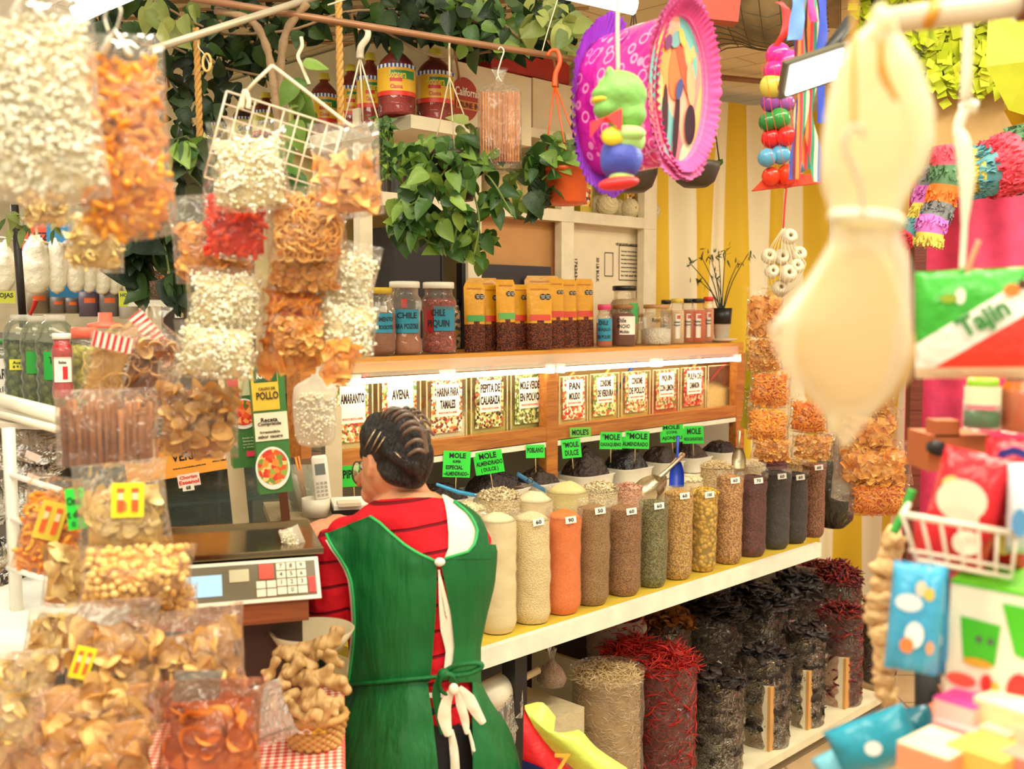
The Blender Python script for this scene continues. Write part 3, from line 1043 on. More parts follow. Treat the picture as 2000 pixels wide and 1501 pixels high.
 # tall clear sacks of grain
FILM_SACK=film(haze=.08,gl=.6,rough=.22,wr=22,bd=.004)
def grain_sack(label,px,w_px,ytop,ybase,m,price=None,back=.0,lean=0.0,name='grain_sack',cat='grain sack',fillc=.93,mound=.02,coarse=None,group=None,tagx=.25,base_z=None,cfront=CF,film_m=None,top_stuff=None,price_rgb=(250,246,236)):
 c0=cfront+.05+back
 pp=onR(px,(ytop+ybase)/2,c0+.06)
 s=mpp(pp.y)
 r=w_px*s/2
 c=c0+r*S2
 p=onR(px,(ytop+ybase)/2,c);s=mpp(p.y);r=w_px*s/2*1.13
 zb=ZG if base_z is None else base_z
 ztop=Z_(px,ytop,c-r)
 h=ztop-zb
 p.z=zb+.001
 root=thing(name,label,cat,p,group=group,rot=(0,lean,facecam(p)))
 seed=rng.uniform(0,99)
 n,k=26,34
 zz=np.linspace(0,1,n)
 th=np.linspace(0,2*pi,k,endpoint=False)
 def shell(rad,ztop_,grow=0.0,wr=.004):
  P=[]
  for z in zz:
   f=min(1,.82+2.6*z)if z<.07 else 1.0
   f*=1+.012*sin(z*7+seed)-.04*z
   if z>.93:
    f*=1+grow*(z-.93)/.07
   row=np.stack([rad*f*np.cos(th),rad*f*np.sin(th),np.full(k,z*ztop_)],-1)
   P.append(row)
  P=np.array(P)
  nz=vnoise(P*np.array([26,26,60])+seed)
  nz2=vnoise(P*np.array([9,9,14])+seed)
  d=P.copy();d[...,2]=0
  P+=d/(np.linalg.norm(d,axis=-1,keepdims=True)+1e-9)*(wr*.45*nz+.0022*nz2)[...,None]
  return P
 mb=M();cz=h*fillc
 P=shell(r*.965,cz)
 mb.grid(P,closed=True,caps=False)
 top=[P[-1]*np.array([1,1,1])]
 for q in(.75,.5,.25,.01):
  row=P[-1]*np.array([q,q,1]);row[:,2]=cz+mound*(1-q*q)+.003*vnoise(row*60+seed)
  top.append(row)
 mb.grid(np.array(top),closed=True,caps=True)
 if coarse:
  pr,sz_,cnt=coarse
  a=rng.uniform(0,2*pi,cnt);q=np.sqrt(rng.uniform(0,1,cnt))*.95
  pos=np.stack([r*q*np.cos(a),r*q*np.sin(a),cz+mound*(1-q*q)+sz_*.3],-1)
  mb.scatter(pr,pos,rng.uniform(.8,1.2,cnt)*sz_,rand_rots(cnt),1)
 stuff(mb.build('contents',[m,top_stuff or m],root))
 fb=M();fb.grid(shell(r,h,.04,.006),closed=True)
 fb.build('bag',film_m or FILM_SACK,root)
 if price:
  tw=.032
  a=tagx
  tb=M();tb.box((0,0,0),(tw,.0012,tw*.62),rotm(0,-.12,0))
  tg=tb.build('price_tag',mat(price_rgb,.6,var=.01),root,((r+.004)*sin(a),-(r+.004)*cos(a),h*fillc+.004),(0,0,a))
  put=M();put_text(put,price,0,0,tw*.5,tw*.34,y=-.0014,tilt=.1)
  put.build('lettering',mat(INK),tg)
 return root,r,h,p
def gm(a,b_,size,gap=.4,**k):
 return grain(a,b_,size,gap,**k)
G_WHITE=gm((232,210,160),(246,228,184),.004,.12)
G_FLOUR=gm((240,222,178),(248,236,200),.0015,.06)
front=[(972,70,1012,1250,G_FLOUR,None,'tall clear sack of cream flour standing against the woman apron'),(1037,70,1006,1228,G_WHITE,'60','tall clear sack of cream grits beside the orange powder sack'),(1097,66,1003,1200,gm((238,122,50),(250,150,78),.002,.15),'90','tall clear sack of bright orange powder on the counter'),(1155,62,985,1190,gm((150,112,62),(190,146,88),.0028,.4),'50','tall clear sack of dull brown seed between orange powder and darker seed'),(1216,64,988,1176,gm((140,92,48),(192,136,80),.0034,.45),'60','tall clear sack of warm brown flaky seed with a price slip'),(1272,54,978,1160,gm((104,100,52),(160,150,92),.0046,.45),'60','tall clear sack of grey-green split peas'),(1322,52,958,1148,gm((196,148,70),(226,182,102),.0062,.5),'60','tall clear sack of golden tan lentils beside the green split peas'),(1371,50,957,1132,gm((196,152,38),(232,190,74),.014,.45),'100','tall clear sack of large flat yellow beans'),(1421,48,928,1114,gm((190,134,72),(224,172,106),.0066,.5),'60','tall clear sack of pinkish tan beans beside the dark red beans'),(1466,52,930,1100,gm((84,20,22),(124,36,34),.0070,.5),'70','tall clear sack of dark red beans'),(1512,52,922,1086,gm((26,22,22),(54,44,40),.0064,.5),'60','tall clear sack of black beans touching the red beans'),(1549,48,925,1072,gm((24,20,20),(50,40,36),.0064,.5),'60','second tall clear sack of black beans next to the brown pinto sack'),(1586,42,905,1058,gm((132,74,36),(178,110,62),.0068,.5),'60','tall clear sack of brown pinto beans beside the tied black bundle'),]
bean=p_ball(7,5,.05)
for i,(px,w_,yt,yb,m,pr,lb)in enumerate(front):
 co=None
 if i in(6,8,9,10,11,12):
  co=(bean,.0035,320)
 if i==7:
  co=(p_ball(8,5,.1),.0072,110)
 if i==5:
  co=(bean,.0025,320)
 grain_sack(lb,px,w_,yt,yb,m,pr,lean=.0 if i<2 else .02,coarse=co,group='front row of grain sacks',mound=.022 if i<3 else .012,fillc=.925 if i else .95,tagx=.35)
G_OAT=gm((228,206,160),(250,236,200),.006,.3)
back=[(905,84,985,G_FLOUR,'open sack of white flour heaped behind the woman shoulder',(p_scrap(3),.004,120),.02,.30),(975,80,962,G_OAT,'open sack of pale oats under the metal clip behind the flour',(p_scrap(4),.006,160),.03,.32),(1040,74,968,G_FLOUR,'open sack of white flour behind the cream grits sack',None,.035,.30),(1108,78,952,gm((226,206,140),(240,224,164),.002,.1),'open sack of pale yellow meal behind the orange powder',None,.04,.30),(1172,66,948,G_OAT,'open sack of rolled oats behind the brown seed sacks',(p_scrap(5),.006,150),.03,.34),(1226,52,944,gm((226,160,130),(240,196,168),.006,.3),'open sack of pink flakes under the large metal scoop',(p_scrap(6),.005,120),.02,.36),(1284,60,952,gm((222,196,150),(240,220,180),.003,.2),'open sack of cream meal holding the blue scoop',None,.02,.30),(1342,56,930,G_FLOUR,'open sack of white coarse flour behind the yellow beans',(p_ball(),.004,150),.025,.34),(1398,60,905,gm((222,190,136),(244,222,178),.006,.35),'open sack of pale puffed grain behind the tan beans',(p_ball(),.0045,260),.03,.36),(1462,56,900,gm((214,190,150),(240,222,190),.004,.3),'open sack of cream grain holding the upright metal scoop',(p_ball(),.003,160),.02,.34),(1508,52,896,gm((96,22,30),(140,40,44),.007,.5),'open sack of red kidney beans behind the black beans',(bean,.004,260),.02,.36),(1556,52,898,gm((196,150,92),(228,190,130),.006,.45),'open sack of pale tan beans behind the second black sack',(bean,.0035,260),.02,.36),]
for i,(px,w_,yt,m,lb,co,md,bk_)in enumerate(back):
 yt+=10;md*=.8
 grain_sack(lb,px,w_,yt,1100,m,None,back=bk_-.06,coarse=co,group='back row of grain sacks',mound=md,fillc=.965)
for k,(px,py,tx)in enumerate(((1290,988,'60'),(1341,945,'70'),(1228,958,'70'))):
 p=onR(px,py,CF+.30)
p=onR(1628,1000,CF+.22);s=mpp(p.y);p.z=ZG-.03
b_=thing('tied_bundle','knotted clear bag bulging with black produce at the counter end','bag',p,facecam(p))
mb=M();hh=165*s;rr=43*s
prof=[(.001,0),(.5,.02),(.86,.12),(1,.35),(.96,.6),(.8,.8),(.45,.9),(.2,.95),(.15,1)]
seg=30;P=[]
for a,z in prof:
 th=np.linspace(0,2*pi,seg,endpoint=False)
 P.append(np.stack([rr*a*np.cos(th),rr*a*np.sin(th),np.full(seg,z*hh)],-1))
P=np.array(P)
P2=P*(1+.08*vnoise(P*40))[...,None]
mb.grid(P2*np.array([.95,.95,.92]),closed=True,caps=True)
stuff(mb.build('contents',mat((34,26,22),.35,bump=.01,bs=60),b_))
mb=M();mb.grid(P*(1+.05*vnoise(P*30+4))[...,None],closed=True)
th=np.linspace(0,2*pi,seg,endpoint=False)
fl_=np.array([np.stack([rr*a*np.cos(th)*(1+.4*np.sin(5*th)),rr*a*np.sin(th),np.full(seg,z*hh)],-1)for a,z in((.15,1),(.3,1.05),(.6,1.12))])
mb.grid(fl_,closed=True)
mb.build('film',film(rgb=(200,190,160),haze=.12,gl=1.6),b_)
# trays of dark mole paste
M_MOLE=[mat((44,30,30),.38,var=.2,bump=.02,bs=55),mat((60,40,34),.42,var=.2,bump=.02,bs=50),mat((34,30,34),.25,var=.2,bump=.025,bs=30),mat((66,44,36),.45,var=.2,bump=.02,bs=60)]
trays=[(858,955,110,0,.06,'tray of dark mole paste behind the woman hair with a blue edge'),(965,948,120,0,.075,'tray heaped with purplish black mole paste under the special mole sign'),(1050,930,74,1,.06,'tray of black mole paste under the small cropped sign'),(1143,930,92,1,.085,'tray heaped with brown mole paste under the sweet mole sign'),(1222,905,84,2,.075,'tray of glossy blue-black mole paste under the oaxaca sign'),(1290,895,66,1,.065,'tray of brown-black mole paste below the almond mole sign'),(1345,880,66,3,.065,'tray heaped with grey-brown mole paste behind the blue scoop'),(1405,868,64,0,.055,'tray of dark grainy mole paste at the tarpaulin end'),]
for k,(px,py,wp,mi,hz,lb)in enumerate(trays):
 c=3.56;hz*=1.15
 p=onR(px,py,c);s=mpp(p.y);p.z=ZT+.001
 w_=wp*s*1.12
 t_=thing('mole_tray',lb,'tray',p,R45,'trays of mole paste')
 d_=.16
 mb=M()
 prof=[(.46,.003),(.5,.055),(.53,.06),(.53,.064)]
 th=np.linspace(0,2*pi,36,endpoint=False)
 cx=np.sign(np.cos(th))*np.abs(np.cos(th))**.45;cy=np.sign(np.sin(th))*np.abs(np.sin(th))**.45
 P=np.array([np.stack([cx*w_*a,cy*d_*a,np.full(36,z)],-1)for a,z in prof])
 mb.grid(P,closed=True);mb.grid((P*np.array([.97,.97,1]))[::-1],closed=True)
 mb.add(P[0],[list(range(36))[::-1]])
 mb.build('tub',mat((222,216,204),.35),t_)
 mb=M();n=22
 g=np.linspace(-1,1,n);X,Y=np.meshgrid(g,g)
 kx=np.maximum(np.abs(X),np.abs(Y))/(np.sqrt(X**2+Y**2)+1e-6)
 X2,Y2=X*kx**.5,Y*kx**.5
 rr=np.maximum(np.abs(X),np.abs(Y))
 Q=np.stack([X2*w_*.46,Y2*d_*.46,.045+hz*np.clip(1-rr**2.2,0,1)**.8],-1)
 Q[...,2]+=hz*.22*vnoise(Q*26+k*5)*(1-rr)+.006*vnoise(Q*90+k)*(1-rr**4)
 mb.grid(Q)
 mb.grid(np.array([Q[0],Q[0]*[1,1,0]+[0,0,.01]]));
 stuff(mb.build('contents',M_MOLE[mi],t_))
GREEN=(58,222,70)
SG='green hand-lettered mole signs'
sign('price_sign','green card reading mole super especial almendrado over the purplish paste',865,919,880,932,3.46,GREEN,[('MOLE',.52,.17,.6,.2),('SUPER',.5,.4,.3,.1),('ESPECIAL',.42,.62,.62,.16),('~ALMENDRADO~',.5,.86,.92,.16)],tilt=.05,stick=.05,group=SG,face=.1)
sign('price_sign','tilted shiny green card reading mole almendrado dulce',926,983,880,925,3.46,GREEN,[('MOLE',.5,.2,.6,.26),('ALMENDRADO',.52,.52,.92,.2),('( DULCE )',.5,.82,.6,.22)],tilt=-.16,stick=.06,group=SG,rough=.15)
sign('price_sign','small green card reading poblano partly behind the wooden post',1027,1064,868,894,3.46,GREEN,[('POBLANO',.5,.4,.85,.4)],tilt=-.03,stick=.05,group=SG)
sign('price_sign','narrow dull green card reading moles taped to the wooden rail',1113,1154,834,853,3.44,(110,196,66),[("MOLE'S",.5,.5,.8,.6)],tilt=-.04,group=SG)
sign('price_sign','green card reading mole dulce over the brown heap',1097,1135,857,894,3.46,GREEN,[('*MOLE.',.5,.28,.85,.3),('DULCE',.5,.72,.7,.3)],tilt=-.1,stick=.04,group=SG)
sign('price_sign','green card whose second line is the long oaxaca word',1171,1215,843,877,3.46,GREEN,[('*MOLE',.5,.28,.8,.36),('OAXAQUENO',.5,.74,.92,.26)],tilt=.0,stick=.05,group=SG)
sign('price_sign','wide green card reading mole almendrado beside the oaxaca card',1214,1268,841,876,3.46,GREEN,[('*MOLE',.55,.28,.76,.36),('ALMENDRADO',.5,.74,.92,.24)],tilt=.02,stick=.05,group=SG)
sign('price_sign','green card reading mole con ajonjoli tucked under the rail',1289,1335,829,863,3.46,GREEN,[('MOLE',.5,.14,.7,.24),('(CON)',.5,.45,.45,.2),('AJONJOLI',.5,.78,.85,.26)],tilt=-.08,stick=.04,group=SG)
sign('price_sign','green card reading mole encacahuatado at the tarpaulin end',1333,1374,831,866,3.46,GREEN,[('MOLE',.55,.3,.65,.34),('ENCACAHUATADO',.5,.74,.94,.2)],tilt=-.04,stick=.05,group=SG)
sign('price_sign','green card with black letters ending in DE beside the phone',640,664,912,958,3.3,GREEN,[('MOLE',.3,.3,.6,.2),('DE',.6,.75,.5,.25)],tilt=.1,group=SG,stick=.05)
sign('price_sign','green card with a big black P seen past the glasses',668,712,908,950,3.3,GREEN,[('PIPIAN',.5,.4,.9,.4)],tilt=-.04,group=SG,stick=.05)
def scoop(label,bowl,handle_end,r,L,m,Y_c,face=0,cat='scoop',flat=False):
 """bowl centre and handle end as world points"""
 b=Vector(bowl);e=Vector(handle_end)
 d=(e-b).normalized()
 root=thing('scoop',label,cat,b)
 q=d.to_track_quat('X','Z').to_matrix().to_4x4()
 mb=M();n=14
 P=[]
 for i in range(12):
  x=i/11
  a0,a1=radians(-20),radians(200)
  rad=r*(.55+.45*sin(min(x*1.6,1)*pi/2))if x<.62 else r
  row=[]
  for j in range(n):
   a=a0+(a1-a0)*j/(n-1)
   cut=0 if j in range(2,n-2)else 1
   row.append((L*.5-x*L,rad*cos(a),-rad*sin(a)*.9))
  P.append(row)
 P=np.array(P)
 mb.grid(P);mb.grid((P*np.array([1,.95,.95])+np.array([0,0,.001]))[::-1])
 mb.add(np.concatenate([P[0],[[L*.5,0,0]]]),[[i,i+1,n]for i in range(n-1)])
 mb.xf(q);mb.build('bowl',m,root)
 mb=M();hl=(e-b).length
 mb.tube([d*L*.45,d*(L*.45+(hl-L*.45)*.5),d*(hl-.01),d*hl],[r*.2,r*.17,r*.24,r*.12],10)
 mb.build('handle',m,root)
 return root
M_ALU=mat((206,192,162),.38,1.0,var=.06,bump=.002)
scoop('large aluminium scoop lying over the pink flakes, bowl towards the viewer',onR(1275,945,CF+.32),onR(1335,886,CF+.36),.048,.105,M_ALU,0)
scoop('aluminium scoop standing upright in the cream grain',onR(1443,893,CF+.36),onR(1444,838,CF+.40),.026,.075,M_ALU,0)
scoop('blue plastic scoop stuck upright in the cream meal',onR(1322,925,CF+.34),onR(1324,850,CF+.37),.026,.085,mat((44,78,200),.3),0)
p=onR(1022,952,CF+.38)
mb=M();mb.tube([(-.03,0,0),(0,0,.004),(.03,0,.012)],[.008,.012,.006],8,flat=.4);mb.tube([(.02+.008*cos(a),0,.02+.01*sin(a))for a in np.linspace(0,2*pi,12)],.002,6,caps=False)
tag(mb.build('metal_clip',mat((120,108,92),.3,1.0),None,p),'dull metal bulldog clip resting on the white flour heap','clip')
p0,p1=onR(1010,925,3.5),onR(1072,962,3.44)
strand('spatula','long clear-blue spatula lying across the tray beside the post',[p0,p0.lerp(p1,.5),p1],[.008,.009,.006],film(rgb=(120,190,235),haze=.5),'spatula',smooth=False)
p0,p1=onR(852,945,3.46),onR(935,968,3.40)
strand('spatula','long bright blue spatula lying over the dark paste behind the woman neck',[p0,p0.lerp(p1,.5)+Vector((0,0,-.006)),p1],[.005,.007,.006],mat((60,160,214),.3),'spatula',smooth=False)
# clear labelled bins in the case
FRUIT=[(208,90,50),(236,150,90),(90,120,50),(246,220,180),(170,50,40),(222,190,120)]
GREENS=[(110,130,60),(190,190,110),(70,90,40),(226,220,160),(160,160,80),(120,90,60)]
bins=[(641,728,742,868,['AMARANTO'],(250,226,150),FRUIT,(222,60,40),'clear bin labelled amaranto beside the white hanging bag'),(735,822,735,862,['AVENA'],(238,214,140),FRUIT,None,'clear bin labelled avena behind the hair claw'),(830,912,740,852,['HARINA PARA','TAMALES'],(246,232,190),[(214,110,60),(238,200,140),(120,60,40),(246,230,200)],(248,160,60),'clear bin labelled harina para tamales'),(917,992,733,844,['PEPITA DE','CALABAZA'],(206,190,90),[(120,110,60),(200,190,110),(60,40,30),(226,216,150),(176,90,50)],(230,70,40),'clear bin labelled pepita de calabaza'),(995,1068,728,838,['MOLE VERDE','EN POLVO'],(190,180,80),GREENS,None,'clear bin labelled mole verde en polvo beside the wooden post'),(1090,1149,733,830,['PAN','MOLIDO'],(240,206,120),[(220,90,40),(240,190,140),(180,60,40),(246,226,190)],(250,150,60),'clear bin labelled pan molido'),(1150,1210,728,821,['CONSOME','DE VERDURA'],(226,196,80),[(208,90,50),(90,120,50),(246,220,150),(210,200,120)],(236,200,60),'clear bin labelled consome de verdura'),(1212,1271,724,812,['CONSOME','DE POLLO'],(236,206,90),FRUIT,(60,100,220),'clear bin labelled consome de pollo'),(1273,1327,720,804,['PIQUIN','CON LIMON'],(236,118,30),[(190,60,40),(236,190,130),(110,110,60)],None,'clear bin labelled piquin con limon with orange powder'),(1328,1380,716,797,['PULPA DE','CAMARON'],(232,190,100),[(190,50,40),(150,30,30),(220,110,80),(230,190,130)],(248,176,60),'clear bin labelled pulpa de camaron'),(1381,1436,712,790,[],(240,206,130),None,(238,80,50),'clear unlabelled bin of pale powder at the end post'),]
FILM_BIN=film(haze=.05,rough=.05,wr=2,bd=.0005)
M_LABEL=mat((246,228,206),.5,var=.01)
for k,(px0,px1,y0,y1,lines,powder,pic,sp,lb)in enumerate(bins):
 cb=CC+.07
 a,b=X_(px0+2,cb),X_(px1-1,cb)
 w_=b-a
 z0=ZC1-.013
 pm=onR((px0+px1)/2,y0,cb)
 h=pm.z-z0
 root=thing('storage_bin',lb,'bin',loc((a+b)/2,cb/S2,z0),R45,'clear bins in the display case')
 d_=.22
 fb=M()
 x=w_/2-.0015
 V=[(-x,0,.0),(x,0,0),(x,d_,0),(-x,d_,0),(-x,0,h),(x,0,h),(x,d_,h+.05),(-x,d_,h+.05)]
 fb.add(V,[[0,1,5,4],[1,2,6,5],[3,0,4,7],[2,3,7,6],[0,3,2,1]],0,.5,False)
 fb.build('box',FILM_BIN,root)
 fb=M()
 for xx in(-x,x):
  fb.box((xx,-.001,h/2),(.004,.003,h))
 fb.box((0,-.001,.002),(w_,.003,.004));fb.box((0,-.001,h-.002),(w_,.003,.004))
 fb.build('edge_frame',film(rgb=(255,244,200),haze=.55),root)
 fh=h*rng.uniform(.5,.62)
 cbx=M()
 g1=np.linspace(-1,1,9);g2=np.linspace(0,1,9)
 X,Y=np.meshgrid(g1*x*.97,.006+g2*(d_-.012))
 Z=fh*(.72+.5*g2[:,None]*np.ones(9))+.008*vnoise(np.stack([X*40,Y*40,X*0+k],-1))
 top=np.stack([X,Y,Z],-1)
 cbx.grid(top)
 for edge in(top[0],top[:,0][::-1],top[:,-1]):
  lowe=edge.copy();lowe[:,2]=.003
  cbx.grid(np.array([lowe,edge]))
 stuff(cbx.build('contents',grain(powder,tuple(min(255,q+14)for q in powder),.003,.12),root))
 if lines:
  lh,lw=h*.84,w_*(.76 if k>1 else .8)
  lx=-.02*w_
  lz=h*.56
  bx=M();bx.box((lx,-.004,lz),(lw,.001,lh))
  card=bx.build('label_card',printed(pic,120,.4),root)
  bx=M();bx.box((lx+.02*w_,-.0048,lz+lh*.12),(lw*.74,.001,lh*.62))
  pn=bx.build('name_panel',M_LABEL,root)
  tb=M();nl=len(lines)
  for i,tx in enumerate(lines):
   put_text(tb,tx,lx+.02*w_,lz+lh*(.28-i*.24)if nl>1 else lz+lh*.22,lw*(.70 if len(tx)>7 else .5),lh*.17,y=-.0056,bold=.035)
  tb.build('lettering',mat((44,22,24),.5),pn)
  tb=M();put_text(tb,'PRODUCTO SELECTO A GRANEL',lx+.02*w_,lz-lh*.12,lw*.6,lh*.04,y=-.0056)
  tb.build('small_print',mat((214,96,70),.5),pn)
 if sp:
  ht=[0.03,0.028,.035,.03,.0,.0,.03,.045,.0,.05,.03][k]
  q0=Vector((w_*rng.uniform(-.2,.3),.09,fh));q1=Vector((q0.x+w_*.3,.03,h+.012+ht*.6))
  base=loc((a+b)/2,cb/S2,z0)
  rm=Matrix.Rotation(R45,3,'Z')
  A,B=base+rm@q0,base+rm@q1
  strand('scoop',{0:'red',2:'amber',3:'orange-red',5:'orange',6:'yellow',7:'blue',9:'amber-yellow',10:'short red'}[k]+' plastic scoop handle in the '+(lb.split('labelled ')[1].split(' be')[0].split(' with')[0]if 'labelled ' in lb else 'unlabelled')+' bin',[A,A.lerp(B,.6),B],[.006,.006,.0085],mat(sp,.3),'scoop',smooth=False)
  # on top of the display case
CT=CC+.10
ZPT=ZP
BLUE=mat((40,140,168),.5,var=.02)
WLID=mat((238,230,210),.4)
RED_DUST=grain((150,62,34),(186,92,54),.002,.2)
RED_FLAKE=grain((160,44,30),(208,92,56),.006,.5)
JG='jars on top of the display case'
def tabletop_jar(*a,**k):
 k['fixed_z']=ZPT+.001
 return jar('spice_jar',*a,**k)
r_,r,h=tabletop_jar('big round jar with a yellow lid and turquoise condimento label','jar',742,689,64,132,CT,'round',grain((150,88,50),(176,110,66),.002,.2),.66,mat((214,176,40),.4),.09,group=JG)
wrap_label(r_,r,h*.34,h*.62,-1.0,.85,BLUE,lines=[('CONDIMENTO',0,.7,.95,.24),('PARA MIXIOTE',0,.28,.95,.22)])
r_,r,h=tabletop_jar('white-lidded jar with a turquoise label reading chile para pozole','jar',791,687,68,142,CT,'waist',grain((176,104,60),(200,130,84),.002,.2),.32,WLID,.09,group=JG)
wrap_label(r_,r*.92,h*.3,h*.62,-.8,1.0,BLUE,lines=[('CHILE',0.15,.74,.7,.26),('PARA POZOLE',.1,.28,.92,.22)],grow=1.03)
mb=M();mb.grid(np.array([[(r*.97*sin(a),-r*.97*cos(a),z)for a in(-.2,0,.12)]for z in(h*.64,h*.76)]));mb.build('red_sticker',mat((214,50,36),.5),r_)
r_,r,h=tabletop_jar('white-lidded jar of red flakes with a turquoise chile piquin label','jar',857,684,70,138,CT,'waist',RED_FLAKE,.8,WLID,.09,group=JG)
wrap_label(r_,r*.92,h*.32,h*.66,-.28,1.2,BLUE,lines=[('CHILE',-.02,.74,.55,.28),('PIQUIN',0,.28,.9,.34)],grow=1.03)
wrap_label(r_,r*.92,h*.3,h*.66,-1.0,-.32,mat((176,30,28),.4),name='red_label',grow=1.025)
def pouch(label,px,pyb,w_px,h_px,c,face,strip=(206,60,30),lean=0.0,win=True,group='yellow spice pouches'):
 p=onR(px,pyb,c);s=mpp(p.y);p.z=ZPT+.001
 w_,h=w_px*s,h_px*s
 root=thing('spice_pouch',label,'pouch',p,group=group,rot=(lean,0,facecam(p,face)))
 seg,rows=12,16
 U,V_=np.meshgrid(np.linspace(-1,1,seg),np.linspace(0,1,rows))
 def pt(side,sc=1.0):
  th=np.sqrt(np.clip(1-np.abs(U)**4,0,1))*np.interp(V_,[0,.1,.35,.8,.9,1],[.9,1,.9,.25,.05,.02])
  y=-side*th*w_*.2*sc
  x=U*w_/2*(1-.03*np.sin(V_*pi))*(1-.18*(V_>.97))
  return np.stack([x,y,V_*h],-1)
 mb=M()
 yel=mat((214,150,20),.28,var=.04,bump=.004,bs=30)
 brn=grain((70,28,14),(150,70,34),.005,.5)
 A=pt(1);B=pt(-1)
 nf=(seg-1)*(rows-1)
 mid=(V_[:-1,:-1]+.5/(rows-1)).ravel();um=(U[:-1,:-1]+1/(seg-1)).ravel()
 mb.grid(A);mb.grid(B[:,::-1])
 arch=.34+.1*np.cos(um*1.4)
 mi=np.where((mid<arch)&(np.abs(um)<.97),1,0)
 mb.m[0]=mi.astype(int)
 bt=np.concatenate([A[0],B[0][::-1]]);mb.add(bt,[list(range(len(bt)))[::-1]])
 mb.build('pouch_body',[yel,brn],root)
 ys=-w_*.2*.6
 rb=M();
 def onfront(x,z):
  v_=z;th=np.sqrt(max(0,1-abs(x)**4))*np.interp(v_,[0,.1,.35,.8,.9,1],[.9,1,.9,.25,.05,.02])
  return(x*w_/2,-th*w_*.2-.0016,z*h)
 R_=[[onfront(x,z)for x in np.linspace(-.85,.8,9)]for z in(.44,.53)]
 rb.grid(np.array(R_));rb.build('ribbon',mat(strip,.4),root)
 for sx in(.22,.62):
  sb=M();q=onfront(sx+.02,.80);r8=w_*.12
  ring=[(q[0]+r8*cos(a+pi/8),q[1]-.001,q[2]+r8*sin(a+pi/8))for a in np.arange(8)*pi/4]
  sb.add(ring+[(x,y+.001,z)for x,y,z in ring],[list(range(8))[::-1],list(range(8,16))])
  sl_=sb.build('warning_seal',mat((24,20,20),.4),root)
  tb=M();put_text(tb,'EXCESO',q[0],q[2]+r8*.25,r8*1.3,r8*.35,y=q[1]-.003);put_text(tb,'SODIO',q[0],q[2]-r8*.35,r8*1.1,r8*.35,y=q[1]-.003);tb.build('lettering',mat((230,226,216),.5),sl_)
 sb=M();sb.grid(np.array([[onfront(x,z)for x in np.linspace(-.7,.7,7)]for z in(.905,.925)]));sb.build('tear_line',mat((180,110,20),.4),root)
 return root
pl=[(928,684,48,134,.0,(60,150,60),'yellow pouch with a green ribbon touching the piquin jar'),(962,684,42,128,.06,(206,60,30),'narrow yellow pouch with a red ribbon, just past the green ribbon one'),(989,682,44,138,.0,(90,160,70),'yellow pouch with a pale green ribbon and rounded top'),(1018,680,38,126,.06,(206,60,30),'yellow pouch half hidden behind the pale green ribbon one'),(1054,679,52,128,-.02,(206,60,30),'widest yellow pouch, standing in front of its row by the monitor edge'),(1088,678,34,136,.05,(206,60,30),'slim yellow pouch directly behind the widest one'),(1112,676,36,132,.08,(206,60,30),'yellow pouch, last but one before the guajillo jar'),(1142,675,42,132,.08,(206,60,30),'yellow pouch standing against the pink-lidded guajillo jar')]
for k,(px,pyb,w_,h_,cc_,st,lb)in enumerate(pl):
 pouch(lb,px,pyb,w_,h_,CT+cc_,.55 if k!=4 else .3,st,-.03)
for k,(px,w_)in enumerate(((945,84),(1062,90))):
 pouch(['yellow pouch leaning against the monitor behind the green ribbon ones','yellow pouch leaning against the monitor behind the widest one'][k],px,676,w_*.8,140,CT+.2,.2,(206,60,30),-.12)
r_,r,h=tabletop_jar('small jar with a pink lid and turquoise guajillo label','jar',1180,671,32,82,CT+.02,'straight',grain((214,110,60),(232,130,78),.002,.15),.62,mat((228,70,110),.4),.13,group=JG)
wrap_label(r_,r,h*.14,h*.66,-.85,1.1,BLUE,lines=[('CHILE',-.1,.82,.6,.2),('GUAJILLO',0,.5,.8,.18),('EN POLVO',0,.18,.85,.18)])
r_,r,h=tabletop_jar('tall jar with a black lid and green label behind the ancho jar','jar',1219,668,60,114,CT+.16,'round',grain((196,160,112),(214,180,132),.003,.2),.8,mat((24,20,20),.4),.08,group=JG)
wrap_label(r_,r,h*.36,h*.7,.3,1.0,mat((60,170,80),.5),lines=[('CHILE',0,.7,.8,.2),('DE',.5,.4,.3,.2)])
r_,r,h=tabletop_jar('brown-lidded jar of red powder with a white chile ancho label','jar',1216,669,50,80,CT+.02,'straight',grain((120,56,32),(150,78,48),.002,.2),.82,mat((158,104,56),.4),.1,group=JG)
wrap_label(r_,r,h*.28,h*.72,-.25,1.2,mat((244,226,204),.5),lines=[('Chile',-.1,.78,.5,.24),('ANCHO',.05,.46,.7,.22),('Molido',.15,.16,.5,.18)])
r_,r,h=tabletop_jar('squat clear jar with a tan lid half full of white powder marked rojo','jar',1281,667,60,78,CT+.02,'straight',grain((240,232,214),(250,246,232),.008,.2),.42,mat((196,140,84),.4),.1,group=JG)
wrap_label(r_,r,h*.52,h*.68,.3,1.0,film(haze=.02),lines=[('Rojo',0,.5,.7,.8)])
r_,r,h=tabletop_jar('bare glass jar of cream salt standing behind the rojo jar','jar',1246,666,24,60,CT+.1,'straight',grain((220,190,140),(232,204,156),.002,.1),.5,mat((150,110,70),.4),.1,group=JG)
